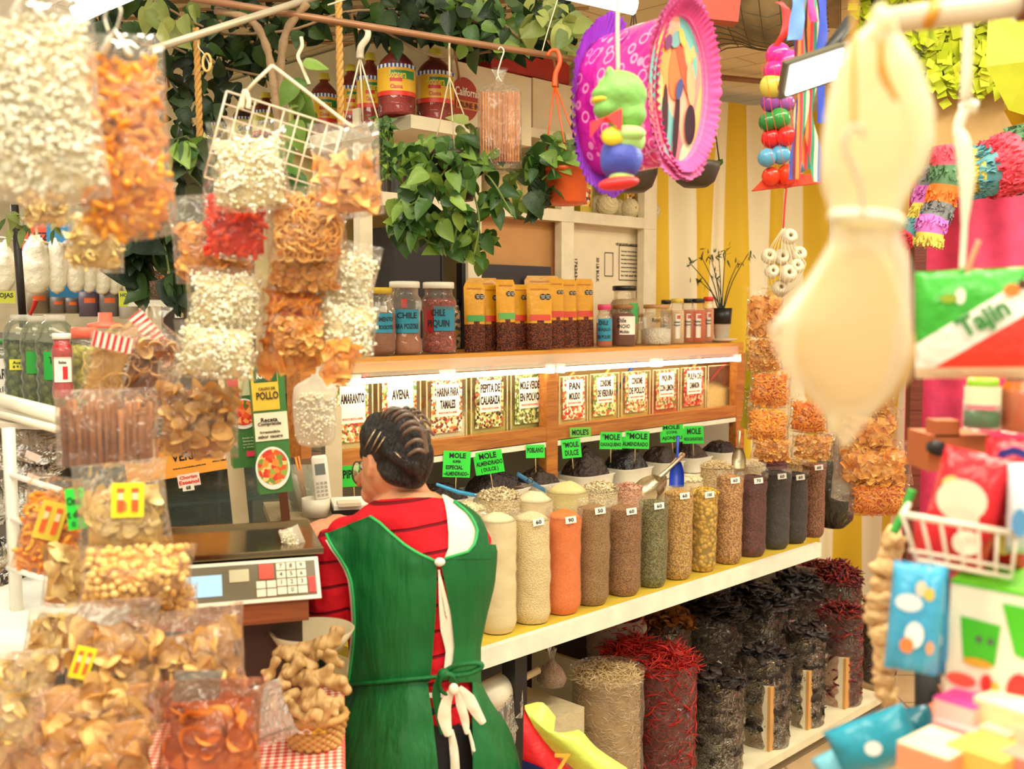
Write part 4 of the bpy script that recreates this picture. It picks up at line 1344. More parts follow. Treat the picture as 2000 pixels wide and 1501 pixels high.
spc=[(1322,666,28,88,(216,186,60),(226,196,150),'Lemon','Pepper','square spice bottle with a yellow cap and lemon pepper label',.0),(1343,664,26,86,(26,22,22),(206,110,50),'Ground','Cayenne','black-capped bottle of orange powder beside the lemon pepper',.06),(1362,663,30,86,(26,22,22),(216,96,36),'Nutrition','Facts','black-capped bottle of cayenne with its plain white back label showing',.02),(1383,661,22,88,(214,50,36),(226,150,100),'Ground','Cayenne','red-capped cayenne bottle beside the potted stems',.06),(1300,664,22,84,(26,22,22),(206,170,120),'Onion','Powder','black-capped bottle hidden behind the rojo jar',.12)]
for(px,pyb,w_,h_,lid,pw,l1,l2,lb,dc)in spc:
 r_,r,h=jar('spice_bottle',lb,'bottle',px,pyb,w_,h_,CT+.02+dc,'spice',grain(pw,tuple(min(255,q+16)for q in pw),.002,.15),.8,mat(lid,.4),.1,group='square spice bottles',fixed_z=ZPT+.001,power=4)
 wrap_label(r_,r,h*.12,h*.66,-.2,.9,mat((246,238,226),.5),lines=[(l1,0,.68,.7,.1),(l2,0,.54,.8,.1)])
 mb=M();mb.grid(np.array([[(r*1.035*sin(a),-r*1.035*cos(a),z)for a in(0,.35,.7)]for z in(h*.55,h*.63)]));mb.build('red_logo',mat((206,40,36),.4),r_)
p=onR(1409,657,CT+.04);p.z=ZPT+.012;s=mpp(p.y)
pot=thing('potted_plant','bare green stems in a half black, half white pot on a saucer','plant',p,facecam(p))
mb=M();mb.lathe([(13*s,0),(17*s,30*s),(18*s,30*s),(20*s,61*s),(18*s,61*s),(17*s,50*s),(.001,50*s)],seg=26)
nf=len(mb.m[0]);mb.m[0]=np.repeat([0,1,1,1,1,2],26)[:nf]
mb.build('pot',[mat((238,232,220),.4),mat((24,22,22),.4),mat((50,36,26),.9)],pot)
mb=M();mb.lathe([(.001,-.008),(18*s,-.010),(32*s,.004),(31*s,.005),(17*s,-.006)],seg=26,caps=False)
mb.build('saucer',mat((222,206,176),.4),pot)
tips=[(-62,148,-42),(-40,160,-20),(-24,165,4),(-8,170,-12),(6,172,12),(30,150,-8),(50,168,22),(-48,118,-10),(-14,128,20)]
mb=M();lf=M();lp=p_leaf(3,.3,.2,.4,4)
for k,(dx,dz,dy)in enumerate(tips):
 b0=Vector(((k-4)*.8*s,0,50*s));e=Vector((dx*s,dy*s,dz*s))
 m_=b0.lerp(e,.5)+Vector((-dx*s*.12,0,4*s))
 pts=spline([b0,m_,e],5)
 mb.tube(pts,np.linspace(1.5*s,.7*s,len(pts)),6)
 nl=7
 pos=np.array([list(e+Vector((rng.normal(0,5),rng.normal(0,4),rng.normal(-4,6)))*s)for _ in range(nl)])
 lf.scatter(lp,pos,rng.uniform(4.5,7.5,nl)*s,rand_rots(nl,1.6))
mb.build('stem',mat((44,52,26),.6),pot)
lf.build('foliage',tmat((40,58,20),(96,108,44),.5),pot)
def carton(name,label,px0,px1,y0,y1,c,depth,m,cat='box',cz=None,group=None,parts=None,face=None):
 a,b=X_(px0,c),X_(px1,c)
 z1=Z_((px0+px1)/2,y0,c);z0=cz if cz is not None else Z_((px0+px1)/2,y1,c)
 root=thing(name,label,cat,loc((a+b)/2,c/S2,z0),R45,group)
 w_,h=b-a,z1-z0
 mb=M();mb.box((0,depth/2,h/2),(w_,depth,h));mb.build('body',m,root)
 return root,w_,h
r_,w_,h=carton('monitor','black back of a flat monitor standing behind the yellow pouches',903,1076,517,600,CT+.32,.03,mat((30,22,24),.4),'monitor',cz=ZPT+.001)
mb=M();mb.box((0,-.004,h/2),(w_*.9,.006,h*.8));mb.build('back_cover',mat((36,28,28),.5),r_)
r_,w_,h=carton('speaker_box','tall black loudspeaker box behind the trailing plant',772,866,445,600,CT+.34,.12,mat((34,26,26),.6),'speaker',cz=ZPT+.001)
mb=M();mb.box((w_*.47,-.002,h/2),(.006,.004,h));mb.build('edge_trim',mat((20,16,16),.3),r_)
carton('cardboard_panel','plain tan cardboard sheet filling a cubby behind the monitor',937,1098,428,600,CS+.09,.01,M_CARD,'cardboard',cz=ZPT+.001)
r_,w_,h=carton('printed_carton','white carton with black shipping print filling the cubby beside the tarpaulin',1118,1252,443,600,CS+.09,.25,M_WHCARD,'box',cz=ZPT+.001)
tb=M()
for tx,x,z,ww,hh,tl in(('USE NO HOOKS-HANDLE WITH CARE',.32,.86,.44,.022,0),('1762634',-.46,.62,.2,.035,-pi/2),('50 LB BULK',-.16,.63,.22,.035,-pi/2)):
 put_text(tb,tx,x*w_,z*h,ww*w_,hh*h,y=-.002,tilt=tl)
for i in range(7):
 put_text(tb,['Storage Instructions:','Keep in a cool dry place away from','direct light and off the floor for','best quality. Rotate all stock and','keep boxes closed when not in use.','Storage below 60 F suggested','for full shelf life'][i],.3*w_,(.8-i*.035)*h,.24*w_,.017*h,y=-.002)
for x0,z0,ww,hh in((.3,.7,.3,.3),(.0,.68,.12,.2),(-.07+.2-.1,.68,0,0)):
 if ww:
  for(dx,dz,a,b)in((0,hh/2,ww,.008),(0,-hh/2,ww,.008),(ww/2,0,.006,hh),(-ww/2,0,.006,hh)):
   tb.box(((x0+dx)*w_,-.002,(z0+dz)*h),(a*w_,.0008,b*h))
tb.build('print',mat((50,36,30),.6),r_)
# middle shelf of the unit
zs=zt+.001
GLD=mat((196,172,60),.3,.4)
def tin(label,px,w_,y0,rgb2=(190,60,40)):
 p=onR(px,414,CS+.14);p.z=zs;s=mpp(p.y)
 r_=thing('food_tin',label,'tin',p,R45,'tall tins on the middle shelf')
 h=62*s*1.0
 mb=M();mb.box((0,0,h/2),(w_*s,w_*s*.6,h));mb.build('can',GLD,r_)
 mb=M();mb.box((0,-w_*s*.3-.001,h*.55),(w_*s*.7,.001,h*.6));lb=mb.build('label',printed([(206,60,30),(240,200,90),(250,236,200),(120,50,30)],90),r_)
tin('yellow and red food tin beside the orange pot',1137,34,360)
tin('plain olive tin behind the twine balls',1222,40,372)
tin('slim olive tin half hidden by the hanging leaves',1088,34,372)
M_TWINE=mat((226,208,164),.8,bump=.006,bs=160)
def twine_ball(label,p,r,rot,group):
 th=np.linspace(0,2*pi,26,endpoint=False)
 rows=[]
 for q in np.linspace(-1,1,14):
  a=q*pi/2*.82
  rr=r*cos(a)*1.02
  rows.append(np.stack([rr*np.cos(th),rr*np.sin(th),np.full(26,r*1.0*sin(a))],-1))
 rows=np.array(rows)
 inner=np.array([rows[-1]*np.array([.5,.5,1]),rows[-1]*np.array([.42,.42,.2]),rows[0]*np.array([.42,.42,.2]),rows[0]*np.array([.5,.5,1])])
 allr=np.concatenate([rows,inner,rows[:1]])
 mb=M();mb.grid(allr,closed=True)
 for k in range(10):
  a0=k*pi/5
  pts=[]
  for i in range(13):
   q=i/12*2-1
   a=q*pi/2*.8;ph=a0+q*1.6
   pts.append((r*1.03*cos(a)*cos(ph),r*1.03*cos(a)*sin(ph),r*1.02*sin(a)))
  mb.tube(pts,r*.035,4)
 mb.xf(Euler(rot).to_matrix().to_4x4())
 o=mb.build('twine_ball',M_TWINE,None,p)
 return tag(o,label,'twine',group)
tw=[(1168,402,20,.10),(1186,414,21,.02),(1213,402,20,.10),(1230,414,19,.04),(1250,412,18,.08),(1271,410,18,.04)]
names_tw=['ball of cream twine at the tin end of its row','big ball of cream twine showing its hole to the aisle','cream twine ball, third along from the tin','cream twine ball, fourth along from the tin','cream twine ball, last but one before the tarpaulin','cream twine ball at the tarpaulin end of its row']
for(px,py,rp,dc),nm in zip(tw,names_tw):
 p=onR(px,py,CS+.05+dc);s=mpp(p.y);p.z=zs+rp*s
 twine_ball(nm,p,rp*s,(pi/2,0,rng.uniform(.3,1.0)),'balls of twine on the shelf')
p=onR(972,410,CS+.14);s=mpp(p.y);p.z=zs
mb=M();mb.ball((0,0,34*s),(42*s,.08,38*s),24,16,lump=.12)
mb.tube([(0,0,66*s),(4*s,0,76*s),(16*s,0,86*s)],[14*s,7*s,14*s],10)
tag(mb.build('net_sack',mat((222,196,140),.8,bump=.012,bs=120),None,p),'cream woven sack slumped on the shelf behind the hanging leaves','sack')
p=onR(1030,410,CS+.12);s=mpp(p.y);p.z=zs
mb=M();mb.ball((0,0,26*s),(34*s,.07,28*s),24,14,lump=.12,seed=4)
tag(mb.build('net_sack',mat((222,196,140),.8,bump=.012,bs=120),None,p),'smaller cream woven sack beside the orange pot','sack')
for k,px in enumerate((742,768,800,832)):
 jar('dark_bottle',['dark soy bottle at the corner end of its shelf row','dark soy bottle, second from the corner','dark soy bottle half behind the leaves','dark soy bottle mostly behind the leaves'][k],'bottle',px,400,25,84,CS+.1,'straight',mat((30,20,24),.3),.9,mat((20,18,20),.4),.1,group='dark bottles on the middle shelf',fixed_z=zs)
r_,r,h=jar('herb_jar','glass herb jar with a white slip beside the speaker box','jar',751,600,32,118,CT+.35,'straight',grain((60,50,20),(120,100,50),.006,.5),.92,WLID,.06,fixed_z=ZPT+.001)
wrap_label(r_,r,h*.5,h*.75,-.5,.3,mat((240,232,218),.5))
jar('dark_bottle','patterned dark bottle glimpsed between speaker and monitor','bottle',884,600,34,96,CT+.36,'straight',printed([(30,24,22),(200,150,60),(60,50,44),(214,196,150)],70),.95,mat((20,18,20),.4),.1,fixed_z=ZPT+.001)
# top: sauce jugs and cartons
M_SAUCE=mat((150,24,8),.3,var=.15,bump=.004,bs=200)
M_DKSAUCE=mat((66,14,10),.3,var=.15)
YCAP=mat((226,206,70),.4)
YLAB=mat((232,176,40),.35,var=.03)
GLASSJ=film(haze=.03,rough=.05,wr=5,bd=.002,gl=1.2)
def jug(label,p,r,h,small=False,m=M_SAUCE,group='sauce jugs on the corner shelf',txt='Botanera',lab=YLAB,a=.5):
 root=thing('sauce_jug',label,'jug',p,facecam(p),group)
 prof=[(x*r,z*h*.93)for x,z in jar_profile('jug')]
 mb=M();mb.lathe(prof,seg=28);mb.build('body',m,root)
 mb=M();mb.lathe([(x*1.012,z)for x,z in prof],seg=28);mb.build('gloss_wall',GLASSJ,root)
 mb=M();mb.lathe([(.30*r,h*.9),(.42*r,h*.9),(.42*r,h*.93),(.34*r,h*.95),(.34*r,h*.995),(.3*r,h),(.001,h)],seg=18)
 mb.build('cap',YCAP,root)
 wrap_label(root,r,h*.25,h*.62,-1.6,1.6,lab,grow=1.02,n=22)
 wrap_label(root,r,h*.62,h*.67,-1.6,1.6,stripes([(240,236,230),(60,80,150)],.006),name='blue_band',grow=1.022,n=22)
 wrap_label(root,r,h*.25,h*.31,-1.6,1.6,mat((222,50,30),.4),name='red_band',grow=1.024,n=22)
 if txt=='Botanera':
  wrap_label(root,r,h*.47,h*.58,-.3,1.1,mat((40,130,60),.4),name='green_banner',grow=1.026,lines=[('La',-.5,.6,.12,.6),(txt,.06,.5,.66,.95)],ink=mat((236,214,60),.4))
  wrap_label(root,r,h*.43,h*.52,-.35,.3,mat((214,50,34),.4),name='red_emblem',grow=1.028)
  wrap_label(root,r,h*.33,h*.40,.3,1.1,lab,name='slogan',grow=1.026,lines=[('Clasica',0,.5,.8,.8)],ink=mat((210,60,50),.4))
 else:
  wrap_label(root,r,h*.38,h*.52,-.7,.7,lab,name='brand_panel',grow=1.026,lines=[(txt,0,.5,.8,.7)],ink=mat((90,24,90),.4))
 return root
def on_shelf(px,c,plane):
 p=(onR if plane=='R' else onL)(px,240,c);p.z=ZJ+.001
 return p
q=on_shelf(850,CC+.12,'R');s=mpp(q.y)
jug('big jug of red sauce touching the white printed cartons',q,36*s,142*s)
q=on_shelf(775,CC+.1,'R');s=mpp(q.y)
jug('big jug of red sauce at the very corner of the shelf',q,36*s,140*s)
lj=[(724,.10,26,135,M_SAUCE,'Botanera','red sauce jug tucked behind the corner one'),(686,.14,26,126,M_SAUCE,'Botanera','red sauce jug behind the thick rope'),(634,.16,27,122,M_SAUCE,'Botanera','red sauce jug showing a black seal past the thick rope'),(588,.14,24,104,M_DKSAUCE,'MEGA','dark jug with a yellow-green label behind the wire grid'),(520,.12,26,104,M_SAUCE,'GARAY','red sauce jug behind the wire grid corner'),(478,.12,24,98,M_DKSAUCE,'GARAY','dark sauce jug behind the knot of the wire grid'),(418,.12,24,98,M_DKSAUCE,'MEGA','dark jug with a green shape on its label beside the thin rope'),(368,.12,24,84,M_DKSAUCE,'MEGA','dark jug farthest along the corner shelf')]
for(px,dc,rp,hp,m,tx,lb)in lj:
 p0=onL(px,240,cL+dc);p0.z=ZJ+.001;s=mpp(p0.y)
 jug(lb,p0,rp*s,hp*s*1.05,m=m,txt=tx,lab=YLAB if tx=='Botanera' else mat((214,206,60),.4))
zt2=2.336
r_,w_,h=carton('printed_carton','white carton printed with a red round fruit emblem beside the sauce jugs',886,1037,135,268,CC+.25,.3,M_WHCARD,cz=ZJ+.001+.0)
mb=M();rr=h*.3
ring=[(-w_*.36+rr*cos(a)*.9,-.002,h*.5+rr*sin(a))for a in np.linspace(0,2*pi,33)[:-1]]
mb.add(ring,[list(range(32))]);em=mb.build('emblem',mat((178,56,34),.6),r_)
mb=M();mb.box((-w_*.3,-.004,h*.42),(w_*.34,.001,h*.12));bn=mb.build('banner',mat((222,140,70),.6),r_)
mb=M();put_text(mb,'California',-w_*.33,h*.6,w_*.3,h*.12,y=-.005);mb.build('lettering',mat((244,226,200),.6),em)
mb=M();put_text(mb,'PRUNE INC',-w_*.3,h*.42,w_*.3,h*.08,y=-.006)
mb.build('lettering',mat((110,40,26),.6),bn)
mb=M();put_text(mb,'WITH SULPHUR DIOXIDE',-w_*.22,h*.12,w_*.5,h*.05,y=-.003);put_text(mb,'OF CALIFORNIA',-w_*.28,h*.04,w_*.36,h*.05,y=-.003)
mb.build('print',mat((60,40,30),.6),r_)
carton('printed_carton','plain white carton behind the orange plant hanger',1040,1118,160,268,CS+.06,.3,M_WHCARD,cz=zt2)
carton('printed_carton','plain white carton mostly hidden behind the purple ruffle',1120,1215,170,268,CS+.06,.3,M_WHCARD,cz=zt2)
carton('red_crate','red plastic crate on top of the white cartons',960,1110,105,140,CS+.1,.3,mat((180,40,22),.5),'crate',cz=Z_(1035,148,CS+.1))
carton('dark_box','dark maroon box behind the cartons under the vines',868,955,75,136,CS+.3,.2,mat((60,22,26),.5),'box')
# lower rack of dried chiles
ZB=.07
rack=thing('chile_rack','low cream rack with upright dividers holding the chile sacks','rack',(0,0,0),R45)
mb=M();slabR(mb,1060,1745,ZB-.03,ZB,CF-.02,CC);mb.build('base_board',mat((222,208,174),.6,bump=.004,bs=14),rack)
mb=M();slabR(mb,1060,1745,.0,ZB-.03,CF+.0,CF+.03);mb.build('kick_board',mat((120,100,70),.7),rack)
for px,yt in((1262,1448),(1360,1410),(1449,1372),(1531,1338),(1607,1306),(1680,1280)):
 mb=M()
 zt_=Z_(px,yt,CF)
 a,b=X_(px-7,CF),X_(px+9,CF)
 mb.box(((a+b)/2,(CF+.3)/S2,(ZB+zt_)/2),((b-a)*.55,.36,zt_-ZB))
 mb.box((((a+b)/2),(CF+.04)/S2-.001,(ZB+zt_)/2),((b-a)*.55+.001,.012,zt_-ZB),mi=1)
 mb.build('divider',[M_WHITEWOOD,mat((206,150,84),.6)],rack)
M_FILMC=film(rgb=(216,180,140),haze=.12,gl=2.6,rough=.16,wr=40,bd=.03)
def chile_sack(label,px,w_px,ytop,protos,tints,size,n,core,back=0.0,mound=.03,haze=None,top_n=None,cat='chile sack',zb=ZB,film_on=True,cut=1.0):
 c=CF+.02+back
 px+=6 if back==0 else 0
 p=onR(px,ytop+60,c);s=mpp(p.y);r=w_px*s/2
 c=c+r*1.25
 p=onR(px,ytop+60,c);s=mpp(p.y);r=w_px*s/2
 zt_=Z_(px,ytop,c-r)
 h=zt_-zb;p.z=zb+.001
 root=thing('chile_sack',label,cat,p,facecam(p),'sacks of dried chiles')
 seed=rng.uniform(0,50)
 k=26;th=np.linspace(0,2*pi,k,endpoint=False)
 def ring(rad,zz,wr):
  P=np.array([np.stack([rad*np.cos(th),rad*np.sin(th),np.full(k,z)],-1)for z in zz])
  d=P.copy();d[...,2]=0;d/=np.linalg.norm(d,axis=-1,keepdims=True)+1e-9
  return P+d*(wr*vnoise(P*np.array([20,20,55])+seed))[...,None]
 hc=h*.97
 mb=M()
 P=ring(r*.86,np.linspace(0,hc,14),.004)
 mb.grid(P,1,.3,closed=True)
 tops=[P[-1]]
 for q in(.7,.4,.02):
  row=P[-1]*np.array([q,q,1]);row[:,2]=hc+(mound-.015)*(1-q*q);tops.append(row)
 mb.grid(np.array(tops),1,.3,closed=True,caps=True)
 tn=top_n or n//3
 a=rng.uniform(0,2*pi,n);z=rng.uniform(.04,hc,n)
 pos=np.stack([r*.90*np.cos(a),r*.90*np.sin(a),z],-1)
 a2=rng.uniform(0,2*pi,tn);q=np.sqrt(rng.uniform(0,1,tn))*1.02
 pos2=np.stack([r*q*np.cos(a2),r*q*np.sin(a2),hc+mound*(1-q*q)+rng.uniform(0,.014,tn)],-1)
 for ps,m_ in((pos,n),(pos2,tn)):
  wh=rng.integers(0,len(protos),m_)
  R=rand_rots(m_,pi)
  if m_==n and ps is pos:
   T=np.stack([-np.sin(a),np.cos(a),rng.normal(0,.35,n)],-1)*np.sign(rng.normal(0,1,n))[:,None]
   R=dir_rots(T,np.stack([np.cos(a),np.sin(a),0*a],-1))
  else:
   D=rng.normal(0,1,(m_,3))*np.array([1,1,.35])
   R=dir_rots(D,np.tile(np.array([0,0,1.]),(m_,1))+rng.normal(0,.3,(m_,3)))
  sc=rng.uniform(.75,1.25,m_)*size
  for i,pr in enumerate(protos):
   e=wh==i
   mb.scatter(pr,ps[e],sc[e],R[e])
 stuff(mb.build('chiles' if 'chile' in label else 'contents',[tmat(tints[0],tints[1],.38,.002,200,mid=tints[2]if len(tints)>2 else None),mat(core,.7)],root))
 if film_on:
  fb=M();fb.grid(ring(r*1.0,np.linspace(0,h*1.0,24),.007),closed=True)
  P2=ring(r*1.02,np.linspace(h,h+.012,3),.006);P2[-1]*=np.array([1.05,1.05,1]);fb.grid(P2,closed=True)
  fb.build('bag',haze or M_FILMC,root)
 return root
CH=[p_chile(i,1.2)for i in range(4)]
THIN=[p_chile(i,1.6,.45)for i in range(5)]
WR=[p_wrinkle(i)for i in range(4)]
STRAW=[p_chile(i+7,.8,.5)for i in range(3)]
RED=((140,16,14),(206,44,30),(170,26,20));BLK=((22,16,18),(62,48,44),(34,26,26));DRED=((70,14,18),(150,40,28),(96,20,22))
BRN=((96,52,20),(176,112,50),(130,76,34))
M_FILMR=film(rgb=(232,190,176),haze=.10,gl=1.4,rough=.16,wr=26,bd=.016)
chile_sack('open sack of pale straw-coloured dried slivers at the front of the rack',1180,142,1340,STRAW,((196,160,106),(240,216,170)),.016,1500,(190,156,104),mound=.02,haze=film(haze=.12,wr=30,bd=.012),top_n=500)
chile_sack('sack overflowing with long thin bright red chiles',1292,124,1318,THIN,RED,.040,420,(120,20,16),mound=.05,haze=M_FILMR,top_n=260)
chile_sack('wrinkled clear sack of black chiles beside the bright red one',1398,96,1345,WR,BLK,.026,200,(30,22,20),mound=.02,top_n=60)
chile_sack('tall wrinkled sack of black ancho chiles, second along from the bright red one',1489,96,1300,WR,BLK,.028,200,(30,22,20),mound=.02)
chile_sack('tall wrinkled sack of black chiles with a folded clear rim',1566,78,1245,WR,BLK,.027,200,(34,24,20),mound=.02)
chile_sack('tall sack of dark red dried chiles with curling stems',1636,84,1212,CH,DRED,.028,300,(70,24,20),mound=.03,haze=M_FILMR)
chile_sack('last sack of dark chiles at the tarpaulin end of the rack',1712,66,1190,CH,DRED,.026,200,(44,24,22),mound=.02)
chile_sack('back sack of curled brown-orange dried peppers',1290,120,1232,[p_chip(61,'round',5,.8),p_chile(5)],BRN,.026,160,(80,46,22),back=.34,mound=.05,top_n=200)
chile_sack('back sack heaped with broad wrinkled black ancho chiles',1388,120,1222,WR,BLK,.036,100,(26,20,20),back=.30,mound=.07,top_n=110)
chile_sack('back sack of black mulato chiles under the counter edge',1478,116,1200,WR,BLK,.034,100,(26,20,20),back=.30,mound=.08,top_n=110)
chile_sack('back sack of shiny black chiles behind the folded rim sack',1555,100,1170,WR,BLK,.030,100,(26,20,20),back=.28,mound=.08,top_n=120)
chile_sack('back sack of dark red curling chiles near the tarpaulin',1632,96,1150,CH,DRED,.030,100,(60,22,20),back=.26,mound=.08,top_n=240)
chile_sack('small back sack of red chiles in a rolled white bag just under the counter',1585,80,1118,CH,DRED,.022,60,(80,24,20),back=.46,mound=.02,top_n=140,haze=film(rgb=(230,214,190),haze=.5))
chile_sack('middle sack of long bright red chiles spilling behind the straw sack',1232,110,1290,THIN,RED,.036,140,(110,20,16),back=.16,mound=.05,top_n=200,haze=M_FILMR)
chile_sack('back sack of small bright red chiles in a rolled white plastic bag',1200,112,1226,THIN,RED,.024,160,(110,20,16),back=.30,mound=.012,top_n=240,haze=film(rgb=(238,226,206),haze=.45))
p=onR(1200,1222,CF+.12+.30+.06);s=mpp(p.y)
mb=M();a=np.linspace(0,2*pi,41)
mb.tube([(58*s*cos(q),50*s*sin(q),.006*sin(3*q))for q in a],.012,8,caps=False)
rim_root=mb.build('rolled_bag_rim',film(rgb=(240,230,210),haze=.7),None,p);tag(rim_root,'thick rolled white plastic rim round the small red chiles','bag rim')
mb=M();a,b=X_(1045,CF),X_(1180,CF)
mb.box((0,0,.2),(.016,.34,.40))
p=onR(1112,1300,CF+.60)
tag(mb.build('partition_board',[M_WHITEWOOD,mat((120,106,84),.8)],None,(p.x,p.y,.07),(0,0,R45)),'cream partition board behind the small tied bag under the counter','board')
p=onR(1105,1330,CF+.08);s=mpp(p.y)
mb=M();mb.box((0,.12,.15),(.14,.26,.5));
tag(mb.build('wooden_crate',mat((196,178,140),.7,bump=.006,bs=30),None,(p.x,p.y,.10),(0,0,R45)),'scuffed cream box under the small tied bag','crate')
tb_=thing('tied_bag','small knotted clear bag of tan crumbs under the counter edge','bag',onR(1078,1335,CF+.16))
p=onR(1078,1335,CF+.16);s=mpp(p.y)
mb=M();mb.lathe([(.001,0),(26*s,2*s),(30*s,12*s),(20*s,34*s),(5*s,46*s)],seg=18)
stuff(mb.build('contents',grain((170,120,74),(204,156,104),.003,.3),tb_))
mb=M();mb.lathe([(27*s,0),(31*s,12*s),(21*s,35*s),(6*s,48*s),(5*s,54*s),(10*s,72*s)],seg=18,caps=False)
mb.build('film',film(haze=.15,gl=1.6),tb_)
A=onR(960,1356,CF+.1);B=onR(1052,1308,CF+.1)
strand('wooden_rod','pale wooden rod carrying the roll of plastic bags',[A-(B-A)*.9,(A+B)/2,B],.010,mat((206,180,130),.5),'rod',smooth=False)
mid=A+(B-A)*.1;d=(B-A).normalized()
mb=M();q=d.to_track_quat('Z','Y').to_matrix().to_4x4()
mb.lathe([(.014,-.09),(.042,-.09),(.042,.06),(.014,.06)],seg=26);mb.xf(q)
rl=thing('bag_roll','white roll of plastic bags behind the woman apron','roll',mid)
mb.build('roll',mat((226,214,190),.35),rl)
mb=M();g=[[(x*d+Vector((0.03*sin(z*9+x*20),.0,-z))+Vector((0,-.042,0)))[:]for x in(-.09,-.03,.03,.06)]for z in np.linspace(0,.3,10)]
mb.grid(np.array(g));mb.build('loose_sheet',film(haze=.25),rl)
mb=M();slabR(mb,930,1015,0,ZG-.06,CF+.25,CF+.3)
tag(mb.build('cabinet_panel',M_DARK,None,None,(0,0,R45)),'black panel under the counter behind the roll of plastic bags','panel')
p0=at(1105,1650,2.15)
sk=thing('produce_sack','folded open sack, red and navy outside with a lime lining','sack',(p0.x,p0.y,0),facecam(p0,.0))
s=mpp(2.15)
def P3(px,py,dy=0.0):
 q=at(px,py,2.15+dy)-Vector((p0.x,p0.y,0))
 return Matrix.Rotation(-facecam(p0),3,'Z')@q
def sheet(pts_rows,m,name,parent,thick=.002,sub=3):
 """smooth sheet through rows of picture-aligned points, given real thickness"""
 R_=[]
 for row in pts_rows:
  R_.append(spline(row,sub))
 cols=list(zip(*R_))
 G=np.array([[list(q)for q in spline(c_,sub)]for c_ in cols])
 mb=M();mb.grid(G);mb.grid((G+np.array([0,thick,0]))[:,::-1])
 return mb.build(name,m,parent)
bot=-.75
sheet([[P3(1024,1380),P3(1100,1470),P3(1200,1560)],[P3(1022,1440,-.03),P3(1090,1530,-.06),P3(1200,1620,-.04)],[P3(1022,1700,0),P3(1100,1740,-.05),P3(1210,1760)],[P3(1030,2200,.02),P3(1110,2200,-.03),P3(1215,2200)]],mat((206,24,34),.35,bump=.004,bs=30),'outer_face',sk)
sheet([[P3(1030,1376,.03),P3(1060,1372,.02),P3(1085,1400,.03)],[P3(1026,1385,-.012),P3(1058,1415,-.03),P3(1085,1440,-.012)],[P3(1060,1445,-.02),P3(1100,1440,-.05),P3(1130,1425,.0)],[P3(1120,1500,-.03),P3(1150,1480,-.05),P3(1165,1460,0)],[P3(1190,1560,-.03),P3(1215,1530,-.05),P3(1225,1500,0)]],mat((206,220,90),.4,bump=.006,bs=18),'folded_rim',sk)
sheet([[P3(1020,1484,-.034),P3(1060,1500,-.06),P3(1105,1525,-.075)],[P3(1020,1560,-.034),P3(1060,1570,-.06),P3(1105,1590,-.075)]],mat((36,34,90),.4),'navy_band',sk)
tb=M();put_text(tb,'Z',0,0,.035,.045,y=0)
tb.build('lettering',mat((230,180,60),.4),sk,P3(1098,1492,-.085))
# plants
LEAVES=[p_leaf(i,.72+.1*(i%3),.25+.1*(i%2),.3+.2*(i%3))for i in range(5)]
IVY=[p_leaf(i+9,.5,.15,.3,4)for i in range(3)]
LM_DARK=tmat((18,34,14),(58,84,34),.42,.0015,90,transl=.2,mid=(32,52,20))
LM_GREEN=tmat((40,70,24),(148,176,76),.38,.0015,90,transl=.28,mid=(68,106,42))
LM_PALE=tmat((86,108,52),(176,182,100),.4,.0015,90,transl=.3)
LM_GREY=tmat((56,66,44),(110,120,84),.5,.0015,90,transl=.1)
M_STEM=mat((96,110,44),.6)
M_BARK=mat((140,112,80),.8,bump=.004,bs=60)
def leaves(mb,pos,size,toward=(0,-1,0),hang=.8,spread=.7,protos=LEAVES,tints=None,mi=0):
 n=len(pos)
 D=np.tile(np.array([0,0,-hang]),(n,1))+rng.normal(0,spread,(n,3))
 Nn=np.tile(np.array(toward),(n,1))+rng.normal(0,.45,(n,3))+np.array([0,0,.5])
 R=dir_rots(D,Nn)
 sc=rng.uniform(.65,1.2,n)*size/2
 wh=rng.integers(0,len(protos),n)
 tt=rng.uniform(0,1,n)if tints is None else tints
 for i,pr in enumerate(protos):
  e=wh==i
  mb.scatter(pr,np.asarray(pos)[e],sc[e],R[e],mi,tt[e])
def blob_pts(n,px,py,rx,ry,Y,dY,shell=.35):
 """points in a rounded region given by picture centre and radii at distance Y"""
 a=rng.normal(0,1,(n,3));a/=np.linalg.norm(a,axis=1,keepdims=True)
 q=(shell+(1-shell)*rng.uniform(0,1,n))**.6
 a*=q[:,None]
 return np.array([list(at(px+rx*v[0],py+ry*v[2],Y+dY*v[1]))for v in a])
def plant(name,label,cat,base,regions,mats_,size,stems=None,group=None,protos=LEAVES,hang=.8,tog=(0,-1,0)):
 root=thing(name,label,cat,base,group=group)
 b=np.array(list(base))
 mb=M()
 for(n,px,py,rx,ry,Y,dY,mi)in regions:
  leaves(mb,blob_pts(n,px,py,rx,ry,Y,dY)-b,size,mi=mi,protos=protos,hang=hang,toward=tog)
 mb.build('foliage',mats_,root)
 sb=M()
 for pts in(stems or[]):
  q=spline([at(x,y,Y)-Vector(base)for x,y,Y in pts])
  sb.tube(q,.0028,5)
 if stems:
  sb.build('stem',M_STEM,root)
 return root
vine=thing('trellis_vine','dark heart-leaved vine spreading over the ceiling trellis','plant',at(650,60,3.0))
b=np.array(list(at(650,60,3.0)))
mb=M()
